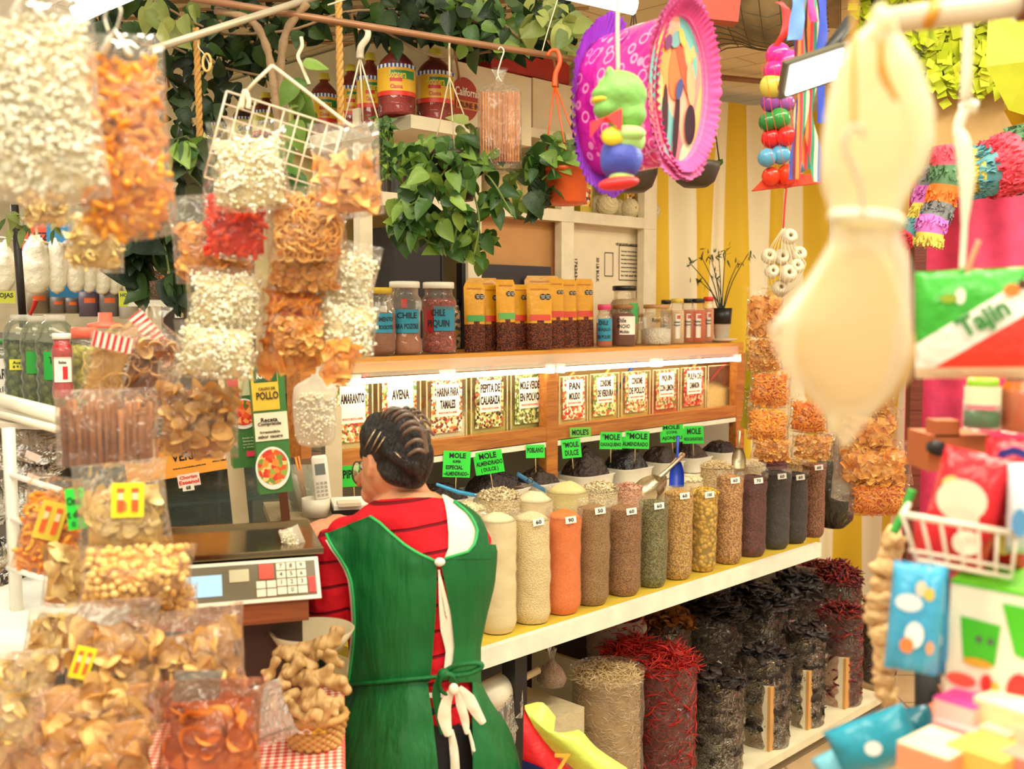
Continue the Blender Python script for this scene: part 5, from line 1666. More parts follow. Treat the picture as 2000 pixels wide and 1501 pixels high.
for(n,px,py,rx,ry,Y,dY,mi)in((70,250,50,110,75,3.2,.3,0),(12,330,40,60,45,2.9,.1,1),(80,400,130,110,70,3.3,.3,0),(24,500,90,40,60,3.3,.2,0),(70,480,40,160,50,3.3,.3,0),(110,820,22,170,40,3.2,.3,0),(40,770,50,90,36,3.2,.25,0),(110,1000,45,140,62,3.2,.3,0),(26,1070,40,70,45,3.0,.1,1),(30,390,220,70,50,3.3,.2,0),(60,950,50,100,60,3.1,.2,2),(16,1110,70,30,50,2.9,.1,1),(26,620,30,60,40,3.3,.2,0)):
 leaves(mb,blob_pts(n,px,py,rx,ry,Y,dY)-b,.062,mi=mi,hang=.7,spread=.8)
mb.build('foliage',[LM_DARK,LM_PALE,LM_GREEN],vine)
sb=M()
for pts in([(300,0,3.1),(420,60,3.2),(560,60,3.1),(700,20,3.1),(900,40,3.1),(1120,60,3.1)],[(240,40,3.1),(400,120,3.2),(520,150,3.2)],[(750,60,3.1),(850,110,3.1),(960,100,3.1)],[(930,0,3.0),(1010,70,3.0),(1060,110,3.0)]):
 sb.tube(spline([at(x,y,Y)-Vector(b)for x,y,Y in pts]),.004,6)
sb.build('stem',M_BARK,vine)
M_SLAT=mat((166,124,78),.7)
tr=thing('ceiling_trellis','thin brown cane trellis hung under the cream ceiling','trellis',at(600,60,3.4))
b3=at(600,60,3.4)
for k in range(6):
 y0=-6+k*15
 A,B=at(210,y0+12,3.45),at(1150,y0-16+k*4,3.45-.05)
 sb=M();sb.tube([A-b3,(A+B)/2-b3+Vector((0,0,-.01)),B-b3],.0055,6);sb.build('cane',M_SLAT,tr)
for k in range(5):
 A,B=at(300+k*190,-10,3.3),at(240+k*190+90,170,3.6)
 sb=M();sb.tube([A-b3,(A+B)/2-b3,B-b3],.004,6);sb.build('cane',M_SLAT,tr)
tk=thing('vine_trunk','twin bare woody stems twisting down behind the wire grid','plant',at(530,250,2.5))
b4=at(530,250,2.5)
for pts,r in(([(420,20,2.5),(490,40,2.5),(520,90,2.5),(532,150,2.5),(540,220,2.5),(545,320,2.5)],.009),([(600,5,2.55),(560,60,2.55),(548,130,2.55),(546,220,2.54),(540,330,2.54)],.010)):
 sb=M();q=spline([at(x,y,Y)-b4 for x,y,Y in pts]);sb.tube(q,[r*(1+.15*sin(i*1.7))for i in range(len(q))],8)
 sb.build('stem',M_BARK,tk)
mb=M();leaves(mb,blob_pts(12,585,200,26,90,2.4,.05)-np.array(list(b4)),.06);leaves(mb,blob_pts(12,540,320,70,40,2.5,.1)-np.array(list(b4)),.075)
mb.build('foliage',LM_GREEN,tk)
YP=2.75
base=at(890,330,YP)
pp=plant('hanging_plant','bushy green pothos trailing in front of the shelf unit','plant',base,[(120,870,320,85,60,YP-.02,.14,0),(95,850,395,85,60,YP-.05,.12,0),(30,800,440,40,30,YP-.05,.05,0),(44,880,450,60,48,YP-.02,.06,0),(26,985,380,55,50,YP-.02,.06,0),(20,810,290,30,26,YP,.05,0),(16,960,300,40,28,YP-.05,.05,0),(20,930,470,30,45,YP,.04,0),(8,915,255,30,16,YP-.02,.03,1)],[LM_GREEN,LM_PALE],.051,[[(890,300,YP),(830,340,YP-.06),(800,420,YP-.08),(835,470,YP-.06),(870,480,YP-.05)],[(890,300,YP),(900,400,YP-.1),(880,490,YP-.08)],[(890,300,YP),(950,340,YP-.08),(990,400,YP-.08),(1000,420,YP-.08)],[(890,300,YP),(850,360,YP-.1),(790,440,YP-.08),(760,460,YP-.08)],[(900,300,YP),(935,420,YP-.07),(925,500,YP-.07)]])
s=mpp(YP)
mb=M();mb.lathe([(.001,-60*s),(34*s,-60*s),(46*s,22*s),(50*s,22*s),(50*s,30*s),(44*s,30*s),(40*s,10*s),(.001,10*s)],seg=28)
mb.build('pot',mat((52,34,28),.5),pp)
hk=M();top=at(878,150,YP)-base
for x in(-44,0,46):
 hk.tube([top,Vector((x*s,0 if x else-.04,26*s))],.0018,5)
hk.tube(spline([top,top+Vector((0,0,60*s)),top+Vector((3*s,0,72*s)),top+Vector((8*s,0,64*s))]),.003,6)
hk.build('hanger',mat((200,176,140),.5),pp)
YO=2.78
base=at(1105,400,YO);s=mpp(YO)
po=plant('hanging_plant','white-splashed ivy in a bright orange hanging pot','plant',base,[(40,1085,300,60,36,YO,.1,0),(14,1050,330,30,30,YO-.05,.05,0),(14,1055,380,26,30,YO-.06,.04,1),(8,1095,275,40,16,YO,.05,2)],[LM_GREEN,LM_DARK,LM_PALE],.058,[[(1100,330,YO),(1060,350,YO-.05),(1045,400,YO-.05)]])
mb=M();mb.lathe([(.001,0),(30*s,0),(38*s,6*s),(43*s,62*s),(49*s,64*s),(49*s,70*s),(42*s,70*s),(38*s,56*s),(.001,56*s)],seg=30)
mb.build('pot',mat((206,84,30),.45),po)
hk=M();top=at(1083,165,YO)-base
for x in(-46,4,46):
 hk.tube([top,Vector((x*s*.92,-.03 if x==4 else 0,68*s))],.0025,5)
q=[top+Vector((x*s,0,z*s))for x,z in((0,-4),(2,20),(10,42),(6,62),(-6,64),(-14,54))]
qq=spline(q);hk.tube(qq,np.linspace(.0075,.0045,len(qq)),8)
hk.build('hanger',mat((214,80,24),.4),po)
YW=2.7
base=at(705,235,YW);s=mpp(YW)
pw=plant('hanging_plant','small trailing fern hanging from a white plastic hook','plant',base,[(50,752,280,16,50,YW,.04,0),(26,745,240,24,14,YW,.04,0),(24,760,320,16,30,YW,.03,0)],[LM_GREEN],.028,[[(740,236,YW),(752,270,YW),(758,330,YW)]],protos=IVY)
hk=M();top=at(703,112,YW)-base
for x in(-30,6,36):
 hk.tube([top,at(703+x,236,YW+(.03 if x==6 else 0))-base],.0022,5)
q=spline([at(x,y,YW)-base for x,y in((703,114),(705,92),(717,74),(718,60),(708,51),(698,56))]);hk.tube(q,np.linspace(.010,.006,len(q)),8)
hk.build('hanger',mat((226,210,184),.4),pw)
for k,(px,py,rx,hy,lb)in enumerate(((1235,375,48,50,'dark brown hanging bowl planter below the frog piñata shoes'),(1358,365,46,46,'dark brown hanging bowl planter below the pink oval piñata'))):
 Y=2.9;base=at(px,py,Y);s=mpp(Y)
 r_=thing('hanging_planter',lb,'planter',base,group='dark bowl planters')
 mb=M();mb.lathe([(.001,0),(rx*.5*s,0),(rx*.8*s,10*s),(rx*s,34*s),(rx*1.03*s,hy*s),(rx*.97*s,hy*s),(rx*.9*s,30*s),(.001,26*s)],seg=28)
 mb.build('bowl',mat((58,44,32),.5),r_)
 mb=M();leaves(mb,rng.normal(0,1,(14,3))*np.array([rx*.5*s,.03,.01])+np.array([0,0,hy*s]),.04,protos=IVY);mb.build('foliage',LM_GREEN,r_)
 hk=M()
 for x in(-1,0,1):
  hk.tube([(0,0,.5),(x*rx*s,0.02 if x==0 else 0,hy*s)],.002,5)
 hk.build('hanger',mat((60,44,32),.5),r_)
plant('hanging_plant','large grey-green leaves hanging beside the bag of orange puffs','plant',at(375,290,2.3),[(24,372,310,30,60,2.3,.06,0),(8,360,285,22,10,2.25,.03,1),(16,362,400,20,40,2.35,.05,2)],[LM_GREY,LM_GREEN,LM_DARK],.075,[[(400,270,2.3),(370,330,2.3),(360,420,2.3)]])
plant('hanging_plant','dark leathery vine dangling over the far hanging white bags','plant',at(285,420,2.7),[(40,285,465,38,52,2.7,.08,0),(10,270,520,12,30,2.7,.03,0),(6,335,550,16,12,2.6,.02,0),(3,285,570,6,20,2.7,.02,0)],[LM_DARK],.085,[[(310,400,2.7),(280,460,2.7),(275,560,2.7)],[(310,430,2.7),(325,500,2.65),(335,560,2.6)]])
plant('hanging_plant','small variegated ivy by the dark pole near the orange paper','plant',at(30,430,2.9),[(16,30,430,34,34,2.9,.05,0),(8,105,425,8,30,2.9,.03,0)],[LM_PALE],.05,protos=IVY)
# rods, ropes, hooks under the ceiling
pipe('hanging_rail',at(372,-4,2.45),at(1122,116,2.85),.0085,mat((150,104,70),.4,.2),'long brown rail running across from which planters hang','rail')
pipe('hanging_rail',at(296,97,2.2),at(690,-30,2.7),.0085,mat((180,166,140),.35,.3),'pale grey rail crossing the brown one near the trunk','rail')
MR=mat((190,140,70),.8,bump=.004,bs=150)
twist_rope('thick_rope','thick tan rope hanging straight down past the sauce jugs',at(661,-10,2.6),at(666,245,2.6),7.0*mpp(2.6),MR)
twist_rope('thick_rope','thinner tan rope hanging beside the small wire loop',at(383,55,2.9),at(391,280,2.9),6.5*mpp(2.9),MR)
strand('wire_hook','thin wire hook with a tan loop hanging from the grey rail',[at(388,60,2.3),at(387,90,2.3),at(398,105,2.3),at(408,125,2.3),at(404,140,2.3),at(393,128,2.3)],.0016,mat((170,156,130),.3,1.0),'hook')
q=[at(404+8*cos(a),122+17*sin(a),2.29)for a in np.linspace(0,2*pi,16)]
strand('tan_loop','small tan rubber loop on the thin wire hook',q,.0028,mat((222,160,90),.5),'loop',smooth=False)
strand('string','thin string tied over the brown rail near the trunk',[at(640,10,2.5),at(700,-10,2.5),at(720,-20,2.5)],.002,M_STR)
strand('string','knotted white cord dangling with two frayed ends by the vine trunk',[at(588,72,2.4),at(590,90,2.4),at(582,110,2.4),at(590,130,2.4),at(604,165,2.4)],.0042,M_STR)
strand('string','thin double string above the orange planter hanger',[at(1095,-20,2.85),at(1070,60,2.85),at(1058,104,2.85)],.0016,M_STR)
YB=2.7
s=mpp(YB);base=at(976,340,YB)
wf=thing('wafer_bag','clear bag packed with upright brown sugar wafers hanging from the rail','bag',base)
st=M();n=15
for k in range(n):
 x=(-36+72*k/(n-1))*s
 P=[]
 for i in range(14):
  z=(22+132*i/13)*s
  w2=1.9*s
  P.append([(x-w2,-.018+.001*sin(i*2.3+k),z),(x,-.0215+.001*sin(i+k*2),z),(x+w2,-.018,z)])
 st.grid(np.array(P),tint=rng.uniform(0,1))
 st.box((x,0,88*s),(3.6*s,.036,132*s),tint=rng.uniform(0,1))
stuff(st.build('wafers',tmat((160,86,38),(212,138,76),.7,.003,120),wf))
mb=M();mb.lathe([(40*s,8*s),(43*s,14*s),(42*s,156*s),(30*s,166*s),(9*s,174*s),(7*s,182*s),(16*s,200*s)],seg=30,sy=.62,power=4,caps=False)
mb.lathe([(.001,6*s),(40*s,8*s)],seg=30,sy=.62,power=4)
mb.build('film',film(haze=.05,gl=1.0),wf)
mb=M();q=spline([at(x,y,YB)-base for x,y in((980,160),(972,145),(978,120),(984,100),(978,92),(973,97))]);mb.tube(q,.0022,6);mb.build('hook',mat((220,206,180),.3,.6),wf)
# wire grid and the hanging cluster of snack bags
YG=1.75
base=at(600,250,YG)
wg=thing('wire_grid','tilted white wire display grid hanging on cords above the snack bags','wire grid',base)
A=at(443,178,YG);B=at(668,250,YG);Dn=at(421,262,YG)-A
ex=(B-A);ez=Dn*1.0
M_GRID=mat((228,200,176),.4)
mb=M()
nx,nz=8,7
for i in range(nx+1):
 p0=A+ex*(i/nx);mb.tube([p0-base,p0+ez*.9-base,p0+ez*2.0-base],.0019 if i in(0,nx)else .0012,6)
for j in range(nz+1):
 p0=A+ez*2.0*(j/nz);mb.tube([p0-base,p0+ex*.5-base,p0+ex-base],.0019 if j in(0,nz)else .0012,6)
mb.build('grid',M_GRID,wg)
apex=at(532,128,YG)
strand('cord','white cord from the trunk down to the low corner of the wire grid',[apex,at(500,158,YG),at(478,182,YG)],.0028,M_STR,smooth=False)
strand('cord','white cord from the trunk down to the far corner of the wire grid',[apex,at(600,180,YG),at(672,236,YG),at(690,248,YG-.01)],.0028,M_STR)
strand('cord','knotted cord ends on the top edge of the wire grid',[at(472,212,YG-.02),at(478,178,YG-.02),at(486,196,YG-.02),at(484,212,YG-.02)],.004,M_STR)
SB='small bags of snacks on the hanging grid'
def hb(label,px,py,w_,h,Y,kind,tilt=0.0,**k):
 return snack_bag('snack_bag',label,'snack bag',px,py,w_,h,Y,kind,tilt,group=SB,**k)
hb('bag of white popcorn, topmost under the knot of the wire grid',487,322,152,168,1.56,'popcorn',-.08,fill=.8)
hb('bag of orange corn triangles with a tall clear top beside the plant',677,330,134,176,1.56,'tri',-.06,fill=.6,fm=FILM_CLEAR)
hb('bag of fat bright red puffs below the top popcorn bag',462,420,136,160,1.62,'red_puff',.05,fill=.76)
hb('bag of tan corn rings below the orange triangles',602,435,152,140,1.60,'ring',-.03,fill=.86)
hb('bag of orange wheat squares with a loose clear top, beside the red puffs',412,462,156,166,1.66,'square',-.12,fill=.62,fm=FILM_CLEAR)
hb('bag of orange shell chips between the rings and the thin puffs',595,512,148,110,1.64,'shell',.02,fill=.86)
hb('bag of popcorn right below the orange wheat squares',442,588,156,132,1.62,'popcorn',.06,fill=.9)
hb('bag of thin orange puffs under the shell chips',573,612,126,136,1.66,'thin_puff',.10,fill=.88)
hb('tilted popcorn bag on the plant side of the cluster',676,545,120,150,1.68,'popcorn',.22,fill=.84,fm=FILM_CLEAR)
hb('popcorn bag hanging over the yellow-lidded jar, lowest on the plant side',682,640,112,112,1.64,'popcorn',.14,fill=.9)
hb('lowest popcorn bag, hanging over the bag of tan chips',424,684,166,108,1.60,'popcorn',.08,fill=.92)
hb('bag of small pork-rind shells under the thin orange puffs',584,652,116,70,1.62,'shell',.02,fill=.9)
hb('bag of broad orange chips just above the green seasoning carton',562,688,124,76,1.66,'square',-.05,fill=.9,s_mul=1.3)
hb('small bag of orange fried twists in front of the lit tube',664,702,66,78,1.62,'square',.3,fill=.9,s_mul=1.1)
snack_bag('snack_bag','clear bag of large tan wheat crisps hanging below the popcorn','snack bag',388,800,168,176,1.72,'chip',.12,fill=.74,fm=FILM_CLEAR,s_mul=.85)
snack_bag('powder_bag','knotted bag of white lumps hanging beside the green seasoning carton','bag',615,790,84,156,1.85,'popcorn',.02,fill=.68,neck=True,s_mul=.8,fm=film(haze=.5,rough=.25),thick=.5)
snack_bag('popcorn_bag','very large clear bag of pale popcorn, biggest of the hanging bags','snack bag',85,190,212,380,1.12,'bigpopcorn',-.07,fill=.9,fm=film(haze=.12,gl=1.2),thick=.3)
snack_bag('puff_bag','large clear bag of curved orange puffs with a white hanging tab','snack bag',240,262,176,378,1.2,'puff',-.06,fill=.86,fm=film(haze=.10,gl=1.3),thick=.34)
for k,(x,y,lb)in enumerate(((52,12,'white plastic hanging tab on the very large popcorn bag'),(226,88,'white triangular hanging tab on the bag of orange puffs'))):
 Y=(1.11,1.19)[k];p=at(x,y,Y);s=mpp(Y)
 mb=M();w2=26
 mb.tube([(-w2*s,0,-18*s),(-9*s,0,14*s),(0,0,28*s),(9*s,0,14*s),(w2*s,0,-18*s)],[.009,.005,.0035,.005,.009],8,flat=.35)
 tag(mb.build('hanging_tab',mat((250,246,236),.5),None,p),lb,'bag tab')
strand('wire_hook','pale wire hook holding the tab of the orange puff bag',[at(212,62,1.2),at(205,30,1.2),at(222,4,1.2),at(236,20,1.2),at(230,48,1.2),at(224,64,1.2)],.0014,mat((220,210,190),.3,.8),'hook')
snack_bag('snack_bag','knotted teardrop bag of cream wafers by the dark pole','snack bag',88,376,92,124,1.6,'palechip',0,fill=.95,neck=False,s_mul=.7,fm=FILM_CLEAR)
snack_bag('snack_bag','small tapered bag of pale pasta shells under the orange puffs','snack bag',188,466,112,120,1.5,'pasta',.1,fill=.9,fm=FILM_CLEAR)
strand('string','white string tied in a bow under the teardrop bag',[at(70,440,1.6),at(71,462,1.6),at(60,458,1.6),at(84,472,1.6)],.0016,M_STR)
STR=stripes([(214,40,52),(246,226,208)],.005,'X')
snack_bag('snack_bag','tall bag of coiled noodles with a red printed top','snack bag',208,720,82,150,1.72,'noodle',.24,fill=.76,card=(0,.86,.9,.2,STR),thick=.42)
snack_bag('snack_bag','second bag of coiled noodles with red and white print lying behind','snack bag',262,668,92,120,1.85,'noodle',.9,fill=.8,card=(0,.8,.9,.25,STR),thick=.42)
snack_bag('snack_bag','large knotted bag of brown mixed fried twists','snack bag',290,708,128,230,1.80,'mixed',.24,fill=.72,neck=True,fm=FILM_CLEAR,thick=.5)
# table with gingham cloth and its heap
ZTAB=.885
t=NT('gingham');v=t.co()
sp=t.n('ShaderNodeSeparateXYZ');t.set(sp,0,v)
def band(ax):
 return t.ramp(t.math('FRACT',t.math('DIVIDE',sp.outputs[ax],.014)),[(0,0.0),(.5,1.0)],'CONSTANT')
sm=t.math('ADD',band('X'),band('Y'))
gcol=t.ramp(t.math('MULTIPLY',sm,.5),[(0,srgb(250,232,214)),(.25,srgb(238,150,130)),(.75,srgb(214,62,54))],'CONSTANT')
GING=t.done(t.bsdf(gcol,.5))
tabl=thing('sales_table','table under a red gingham oilcloth in front of the scale','table',(-.845,1.51,0),.16)
mb=M();mb.box((0,0,ZTAB-.02),(1.15,.95,.04));mb.build('table_top',mat((120,80,50),.6),tabl)
for sx in(-.52,.52):
 for sy in(-.42,.42):
  mb=M();mb.box((sx,sy,(ZTAB-.04)/2),(.05,.05,ZTAB-.04));mb.build('leg',mat((120,80,50),.6),tabl)
mb=M();mb.box((0,0,.001),(1.17,.97,.003));mb.box((0,-.486,-.10),(1.17,.003,.2));mb.box((.586,0,-.10),(.003,.97,.2))
cl=mb.build('tablecloth',GING,None,(-.845,1.51,ZTAB+.001),(0,0,.16));tag(cl,'red and white gingham oilcloth covering the table','tablecloth')
YELLOW=(236,222,40)
def bottles(crd,x,y,z,w_,h,tl):
 for q in(-.22,.22):
  mb=M()
  R=rotm(0,tl,0)
  for(dz,ww,hh,col)in((.3,.22,.12,0),(.12,.16,.2,1),(-.16,.2,.34,0)):
   c=R@np.array([q*w_,0,dz*h]);mb.box((x+c[0],y-.0012,z+c[2]),(ww*w_,.001,hh*h),R,mi=col)
  mb.build('bottle_print',[mat((234,96,40),.5),mat((248,214,176),.5)],crd)
PB='bags heaped on the gingham table'
def pb(label,px,py,w_,h,Y,kind,tilt=0.0,**k):
 return snack_bag('snack_bag',label,'snack bag',px,py,w_,h,Y,kind,tilt,group=PB,**k)
pb('clear bag of pale crisps with a yellow printed card, under the brown sticks',240,992,176,186,1.50,'palechip',-.06,fill=.74,fm=FILM_CLEAR,card=(.12,.62,.34,.36,YELLOW,.1,bottles),thick=.45)
pb('bag of orange puffs with a yellow card hanging by the green note',103,1022,122,190,1.62,'puff',.22,fill=.8,fm=FILM_CLEAR,card=(-.1,.55,.4,.4,(226,200,70),.1,bottles),s_mul=.9)
pb('plump bag of round golden puffs like chickpeas, lying on its side',268,1118,224,112,1.48,'chickpea',.05,fill=.97,thick=.6)
pb('smaller bag of round golden puffs tucked below the plump one',318,1180,140,72,1.54,'chickpea',-.04,fill=.97,thick=.6)
pb('bag of cream shells squeezed beside the round golden puffs',125,1122,78,122,1.56,'palechip',.1,fill=.95,thick=.6)
pb('big bag of curled tan crisps with a small yellow card at its edge',222,1270,182,210,1.42,'chip',.03,fill=.76,fm=FILM_CLEAR,card=(-.62,.48,.2,.3,YELLOW,.3,bottles),thick=.55)
pb('big bag of curled tan crisps beside the orange-brown ones',388,1288,186,214,1.46,'chip',-.06,fill=.78,fm=FILM_CLEAR,thick=.55)
pb('large bag of reddish orange-brown crisps at the table edge',412,1430,206,220,1.36,'orchip',.05,fill=.84,fm=film(rgb=(240,190,150),haze=.10,gl=1.3),thick=.6)
pb('flattened bag of tan crisps in the middle of the heap',190,1385,250,110,1.38,'chip',.04,fill=.96,thick=.5)
pb('wide bag of tan crisps at the very bottom of the heap',190,1475,260,140,1.34,'chip',-.03,fill=.96,thick=.55)
pb('pale bag of crisps bulging at the outer side of the heap',40,1400,130,270,1.40,'palechip',.06,fill=.95,fm=film(haze=.2,gl=1.2),thick=.6)
pb('small upright bag of yellowish crisps behind the heap',92,1255,90,120,1.50,'palechip',.25,fill=.9,thick=.5)
snack_bag('plastic_bag','crumpled empty grey plastic bag between the tan and reddish crisps','plastic bag',385,1345,96,76,1.36,'scrap',.1,fill=.3,fm=film(rgb=(200,196,186),haze=.35,gl=1.4),thick=.3)
YS=1.56;s=mpp(YS);base=at(212,905,YS)
st=thing('stick_bag','tall clear bag of upright brown candied sticks','bag',base,facecam(base))
mb=M()
xs=[-78,-66,-52,-40,-26,-14,-2,10,24,36,50,62,74]
for k,x in enumerate(xs):
 for row in(0,1):
  yy=(-.012 if row==0 else .012)
  x2=x+(6 if row else 0)
  P=[(x2*s,yy,0),(x2*s*1.0+.001*sin(k),yy,62*s),(x2*s*1.02,yy,(118+12*sin(k*2.1))*s)]
  mb.tube(P,(5.2+1.6*sin(k*1.9))*s,8,tint=rng.uniform(0,1))
stuff(mb.build('sticks',tmat((132,74,36),(206,138,84),.5,.003,90),st))
mb=M()
for side in(1,-1):
 U,V_=np.meshgrid(np.linspace(-1,1,24),np.linspace(0,1,16))
 th=np.sqrt(np.clip(1-np.abs(U)**4,0,1))*np.interp(V_,[0,.8,1],[1,.8,.25])
 P=np.stack([U*94*s,-side*th*.03,V_*148*s],-1);P[...,1]+=.003*vnoise(P*40+side);mb.grid(P if side>0 else P[:,::-1])
mb.build('film',film(haze=.07,gl=1.2),st)
sign('price_note','green handwritten note clipped beside the bag of brown sticks',131,166,952,1034,1.52,(40,216,66),[('One',.4,.3,.7,.2),('t de',.4,.62,.8,.18),('O',.3,.86,.2,.12)],tilt=-.06,plane='A')
YK=1.78
pB=at(616,1472,YK);pB.z=ZTAB+.004
bk_=thing('wicker_basket','round wicker basket of ginger beside the woman','basket',pB,.1)
WK=tmat((176,120,58),(226,180,108),.6,.002,120)
s=mpp(YK);R0,R1,hh=46*s,60*s,62*s
mb=M();nst=34
for j in range(9):
 z=.006+j*hh/9
 pts=[]
 rr=R0+(R1-R0)*j/8
 for i in range(nst*4+1):
  a=2*pi*i/(nst*4)
  w_=rr+.0042*sin(nst/2*a+j*pi)
  pts.append((w_*cos(a),w_*.85*sin(a),z))
 mb.tube(pts,.0046,5,tint=rng.uniform(0,1),caps=False)
for i in range(nst):
 a=2*pi*i/nst
 mb.tube([(R0*cos(a),R0*.85*sin(a),0),((R0+R1)/2*cos(a),(R0+R1)/2*.85*sin(a),hh/2),(R1*cos(a),R1*.85*sin(a),hh)],.003,5,tint=.3)
mb.build('weave',WK,bk_)
mb=M();mb.lathe([(.001,.002),(R0*.97,.003)],seg=30,sy=.85);mb.build('bottom',WK,bk_)
mb=M();pts=[(R1*1.01*cos(a),R1*.86*sin(a),hh)for a in np.linspace(0,2*pi,50)];mb.tube(pts,.007,8,caps=False);mb.build('rim',WK,bk_)
mb=M()
P=[[(R1*1.04*cos(a),R1*.90*sin(a),z)for a in np.linspace(-2.6,-1.6,10)]for z in(hh*.72,hh*1.06)]
mb.grid(np.array(P));mb.build('paper_band',mat((240,232,216),.5),bk_)
mb=M()
P=[[(R1*1.045*cos(a),R1*.905*sin(a),z)for a in np.linspace(-1.6,-1.15,6)]for z in(hh*.72,hh*1.08)]
mb.grid(np.array(P));mb.build('yellow_tape',mat((224,190,40),.4),bk_)
M_GING=None
t=NT('ginger');v=t.co()
wv=t.n('ShaderNodeTexWave',wave_type='BANDS');t.set(wv,'Vector',v);t.set(wv,'Scale',22.0);t.set(wv,'Distortion',6.0)
col=t.ramp(t.noise(v,30,4),[(.25,srgb(136,96,50)),(.6,srgb(190,150,94)),(.85,srgb(214,180,124))])
M_GING=t.done(t.bsdf(col,.6,0.0,t.bump(wv.outputs[1],.0018)))
GP=[(575,1280,52,.0),(632,1268,64,.3),(655,1300,44,-.5),(560,1335,60,.9),(610,1340,58,.2),(520,1322,38,1.2),(645,1350,60,-.2),(548,1392,46,.5),(600,1385,52,1.0),(640,1400,56,.1),(575,1420,44,-.4),(655,1420,36,.9),(596,1305,40,-.6),(535,1360,36,.2),(612,1425,40,.3)]
GL=['knobbly ginger root at the top of the basket heap, longest and forked','pale forked ginger root crowning the heap beside the apron','ginger root touching the apron near the top','curved ginger root on the bag side of the heap','thick ginger root across the middle of the heap','ginger root poking out over the plastic bag','large ginger root lying against the apron, middle of the heap','ginger root with a cut pale end low beside the plastic','stubby ginger root under the thick middle one','knobbly many-fingered ginger root low by the apron','ginger root resting on the basket rim by the white paper','small ginger root at the rim by the apron','small ginger knob wedged beneath the topmost root','small dark ginger knob behind the plastic bag','short ginger root over the yellow tape on the rim']
for k,((px,py,ln,an),lb)in enumerate(zip(GP,GL)):
 Y=YK+.06-.0016*(py-1270)*.6+rng.uniform(-.01,.01)
 p=at(594+(px-594)*.82,1262+(py-1270)*.86,Y)
 mb=M();r_=np.random.default_rng(k+3)
 L=ln*s*.72
 q=[(-L,0,0),(-L*.4,.1*L,.06*L),(L*.3,-.08*L,.05*L),(L,.05*L,0)]
 qq=spline(q,5)
 mb.tube(qq,[L*(.34+.06*sin(i*.7+k))*(.6 if i in(0,len(qq)-1)else 1)for i in range(len(qq))],12)
 for j in range(3):
  b0=Vector(qq[int(r_.uniform(2,len(qq)-2))]);dd=Vector((r_.normal(0,.5),r_.normal(-.3,.6),r_.normal(.2,.8))).normalized()
  m1=b0+dd*L*r_.uniform(.5,.75)
  mb.tube([b0,b0.lerp(m1,.5),m1,m1+dd*L*.12],[L*.26,L*.28,L*.24,L*.12],10)
 mb.xf(Euler((0,an*-1,r_.uniform(-.4,.4))).to_matrix().to_4x4())
 tag(fuse(mb.build('ginger_root',M_GING,None,p),.003,3),lb,'ginger','ginger roots in the basket')
snack_bag('plastic_bag','loose clear plastic bag crumpled between basket and reddish crisps','plastic bag',522,1392,90,120,1.66,'scrap',-.3,fill=.12,fm=film(haze=.22,gl=1.8,bd=.03),thick=.35,dens=.3)
p=at(610,1262,1.95);s2=mpp(1.95);p.z=ZTAB+.12
mb=M();mb.lathe([(.001,0),(60*s2,0),(84*s2,40*s2),(80*s2,40*s2),(56*s2,6*s2),(.001,6*s2)],seg=30)
tag(mb.build('plastic_bowl',mat((196,176,140),.4),None,p),'plain beige bowl behind the ginger basket under the elbow','bowl')
# scale on its wooden board
YSc=1.82
A=at(378,1192,YSc);B=at(618,1158,YSc*1.035)
sc_rz=atan2((B-A).y,(B-A).x)
wdt=(B-A).length
cz=(A.z+B.z)/2
root=thing('weighing_scale','digital shop scale with a steel platter and lit blue display','scale',(A+B)/2,.30)
W2=.30
def SCL(px,py):
 """picture point on the tilted front panel, in the scale's own frame"""
 q=at(px,py,YSc+(px-500)*.00035)-(A+B)/2
 return Matrix.Rotation(-.30,3,'Z')@q
hs=66*mpp(YSc)
mb=M()
V=[(-.16,0,0),(.115,0,0),(.115,.28,0),(-.16,.28,0),(-.16,.05,hs),(.115,.05,hs),(.115,.28,hs*1.0),(-.16,.28,hs*1.0)]
mb.add(V,[[0,1,5,4],[1,2,6,5],[2,3,7,6],[3,0,4,7],[4,5,6,7],[3,2,1,0]],0,.5,False)
mb.build('housing',mat((40,34,30),.4),root)
sl=atan2(.05,hs)
RX=rotm(-sl,0,0)
def panel(name,x0,x1,f0,f1,m,dy=.002,parent=root,th=.003):
 """strip on the sloping front panel, f0..f1 up the slope"""
 Lp=sqrt(hs*hs+.05**2)
 mb=M();c=np.array([(x0+x1)/2,.05*(f0+f1)/2,hs*(f0+f1)/2])+np.array([0,-cos(sl),sin(sl)])*dy
 mb.box(c,(x1-x0,th,(f1-f0)*Lp),RX)
 return mb.build(name,m,parent)
panel('bezel',-.162,.117,-.04,1.05,mat((232,222,200),.35),.001)
panel('front_panel',-.155,.110,.06,.95,mat((104,92,66),.35),.003)
disp=panel('display',-.135,-.058,.18,.72,mat((150,180,206),.2),.005)
t=NT('display_glow')
e=t.bsdf(srgb(150,186,216),.2);t.set(e,'Emission Color',srgb(150,186,216));t.set(e,'Emission Strength',.5)
t.done(e)
disp.data.materials[0]=t.mat
panel('printed_block',-.045,-.010,.5,.82,mat((196,186,150),.4),.005)
panel('key',.008,.034,.52,.9,mat((222,70,46),.4),.006)
panel('key',.096,.108,.1,.5,mat((226,40,34),.4),.006)
for i in range(4):
 for j in range(3):
  panel('key',.039+j*.0185,.039+j*.0185+.0165,.1+i*.21,.1+i*.21+.18,mat((228,216,190),.4),.006)
for i in range(2):
 for j in range(2):
  panel('key',.002+j*.0185,.002+j*.0185+.0165,.08+i*.21,.08+i*.21+.18,mat((228,216,190),.4),.006)
mb=M()
dg='789456123 0.'
kk=0
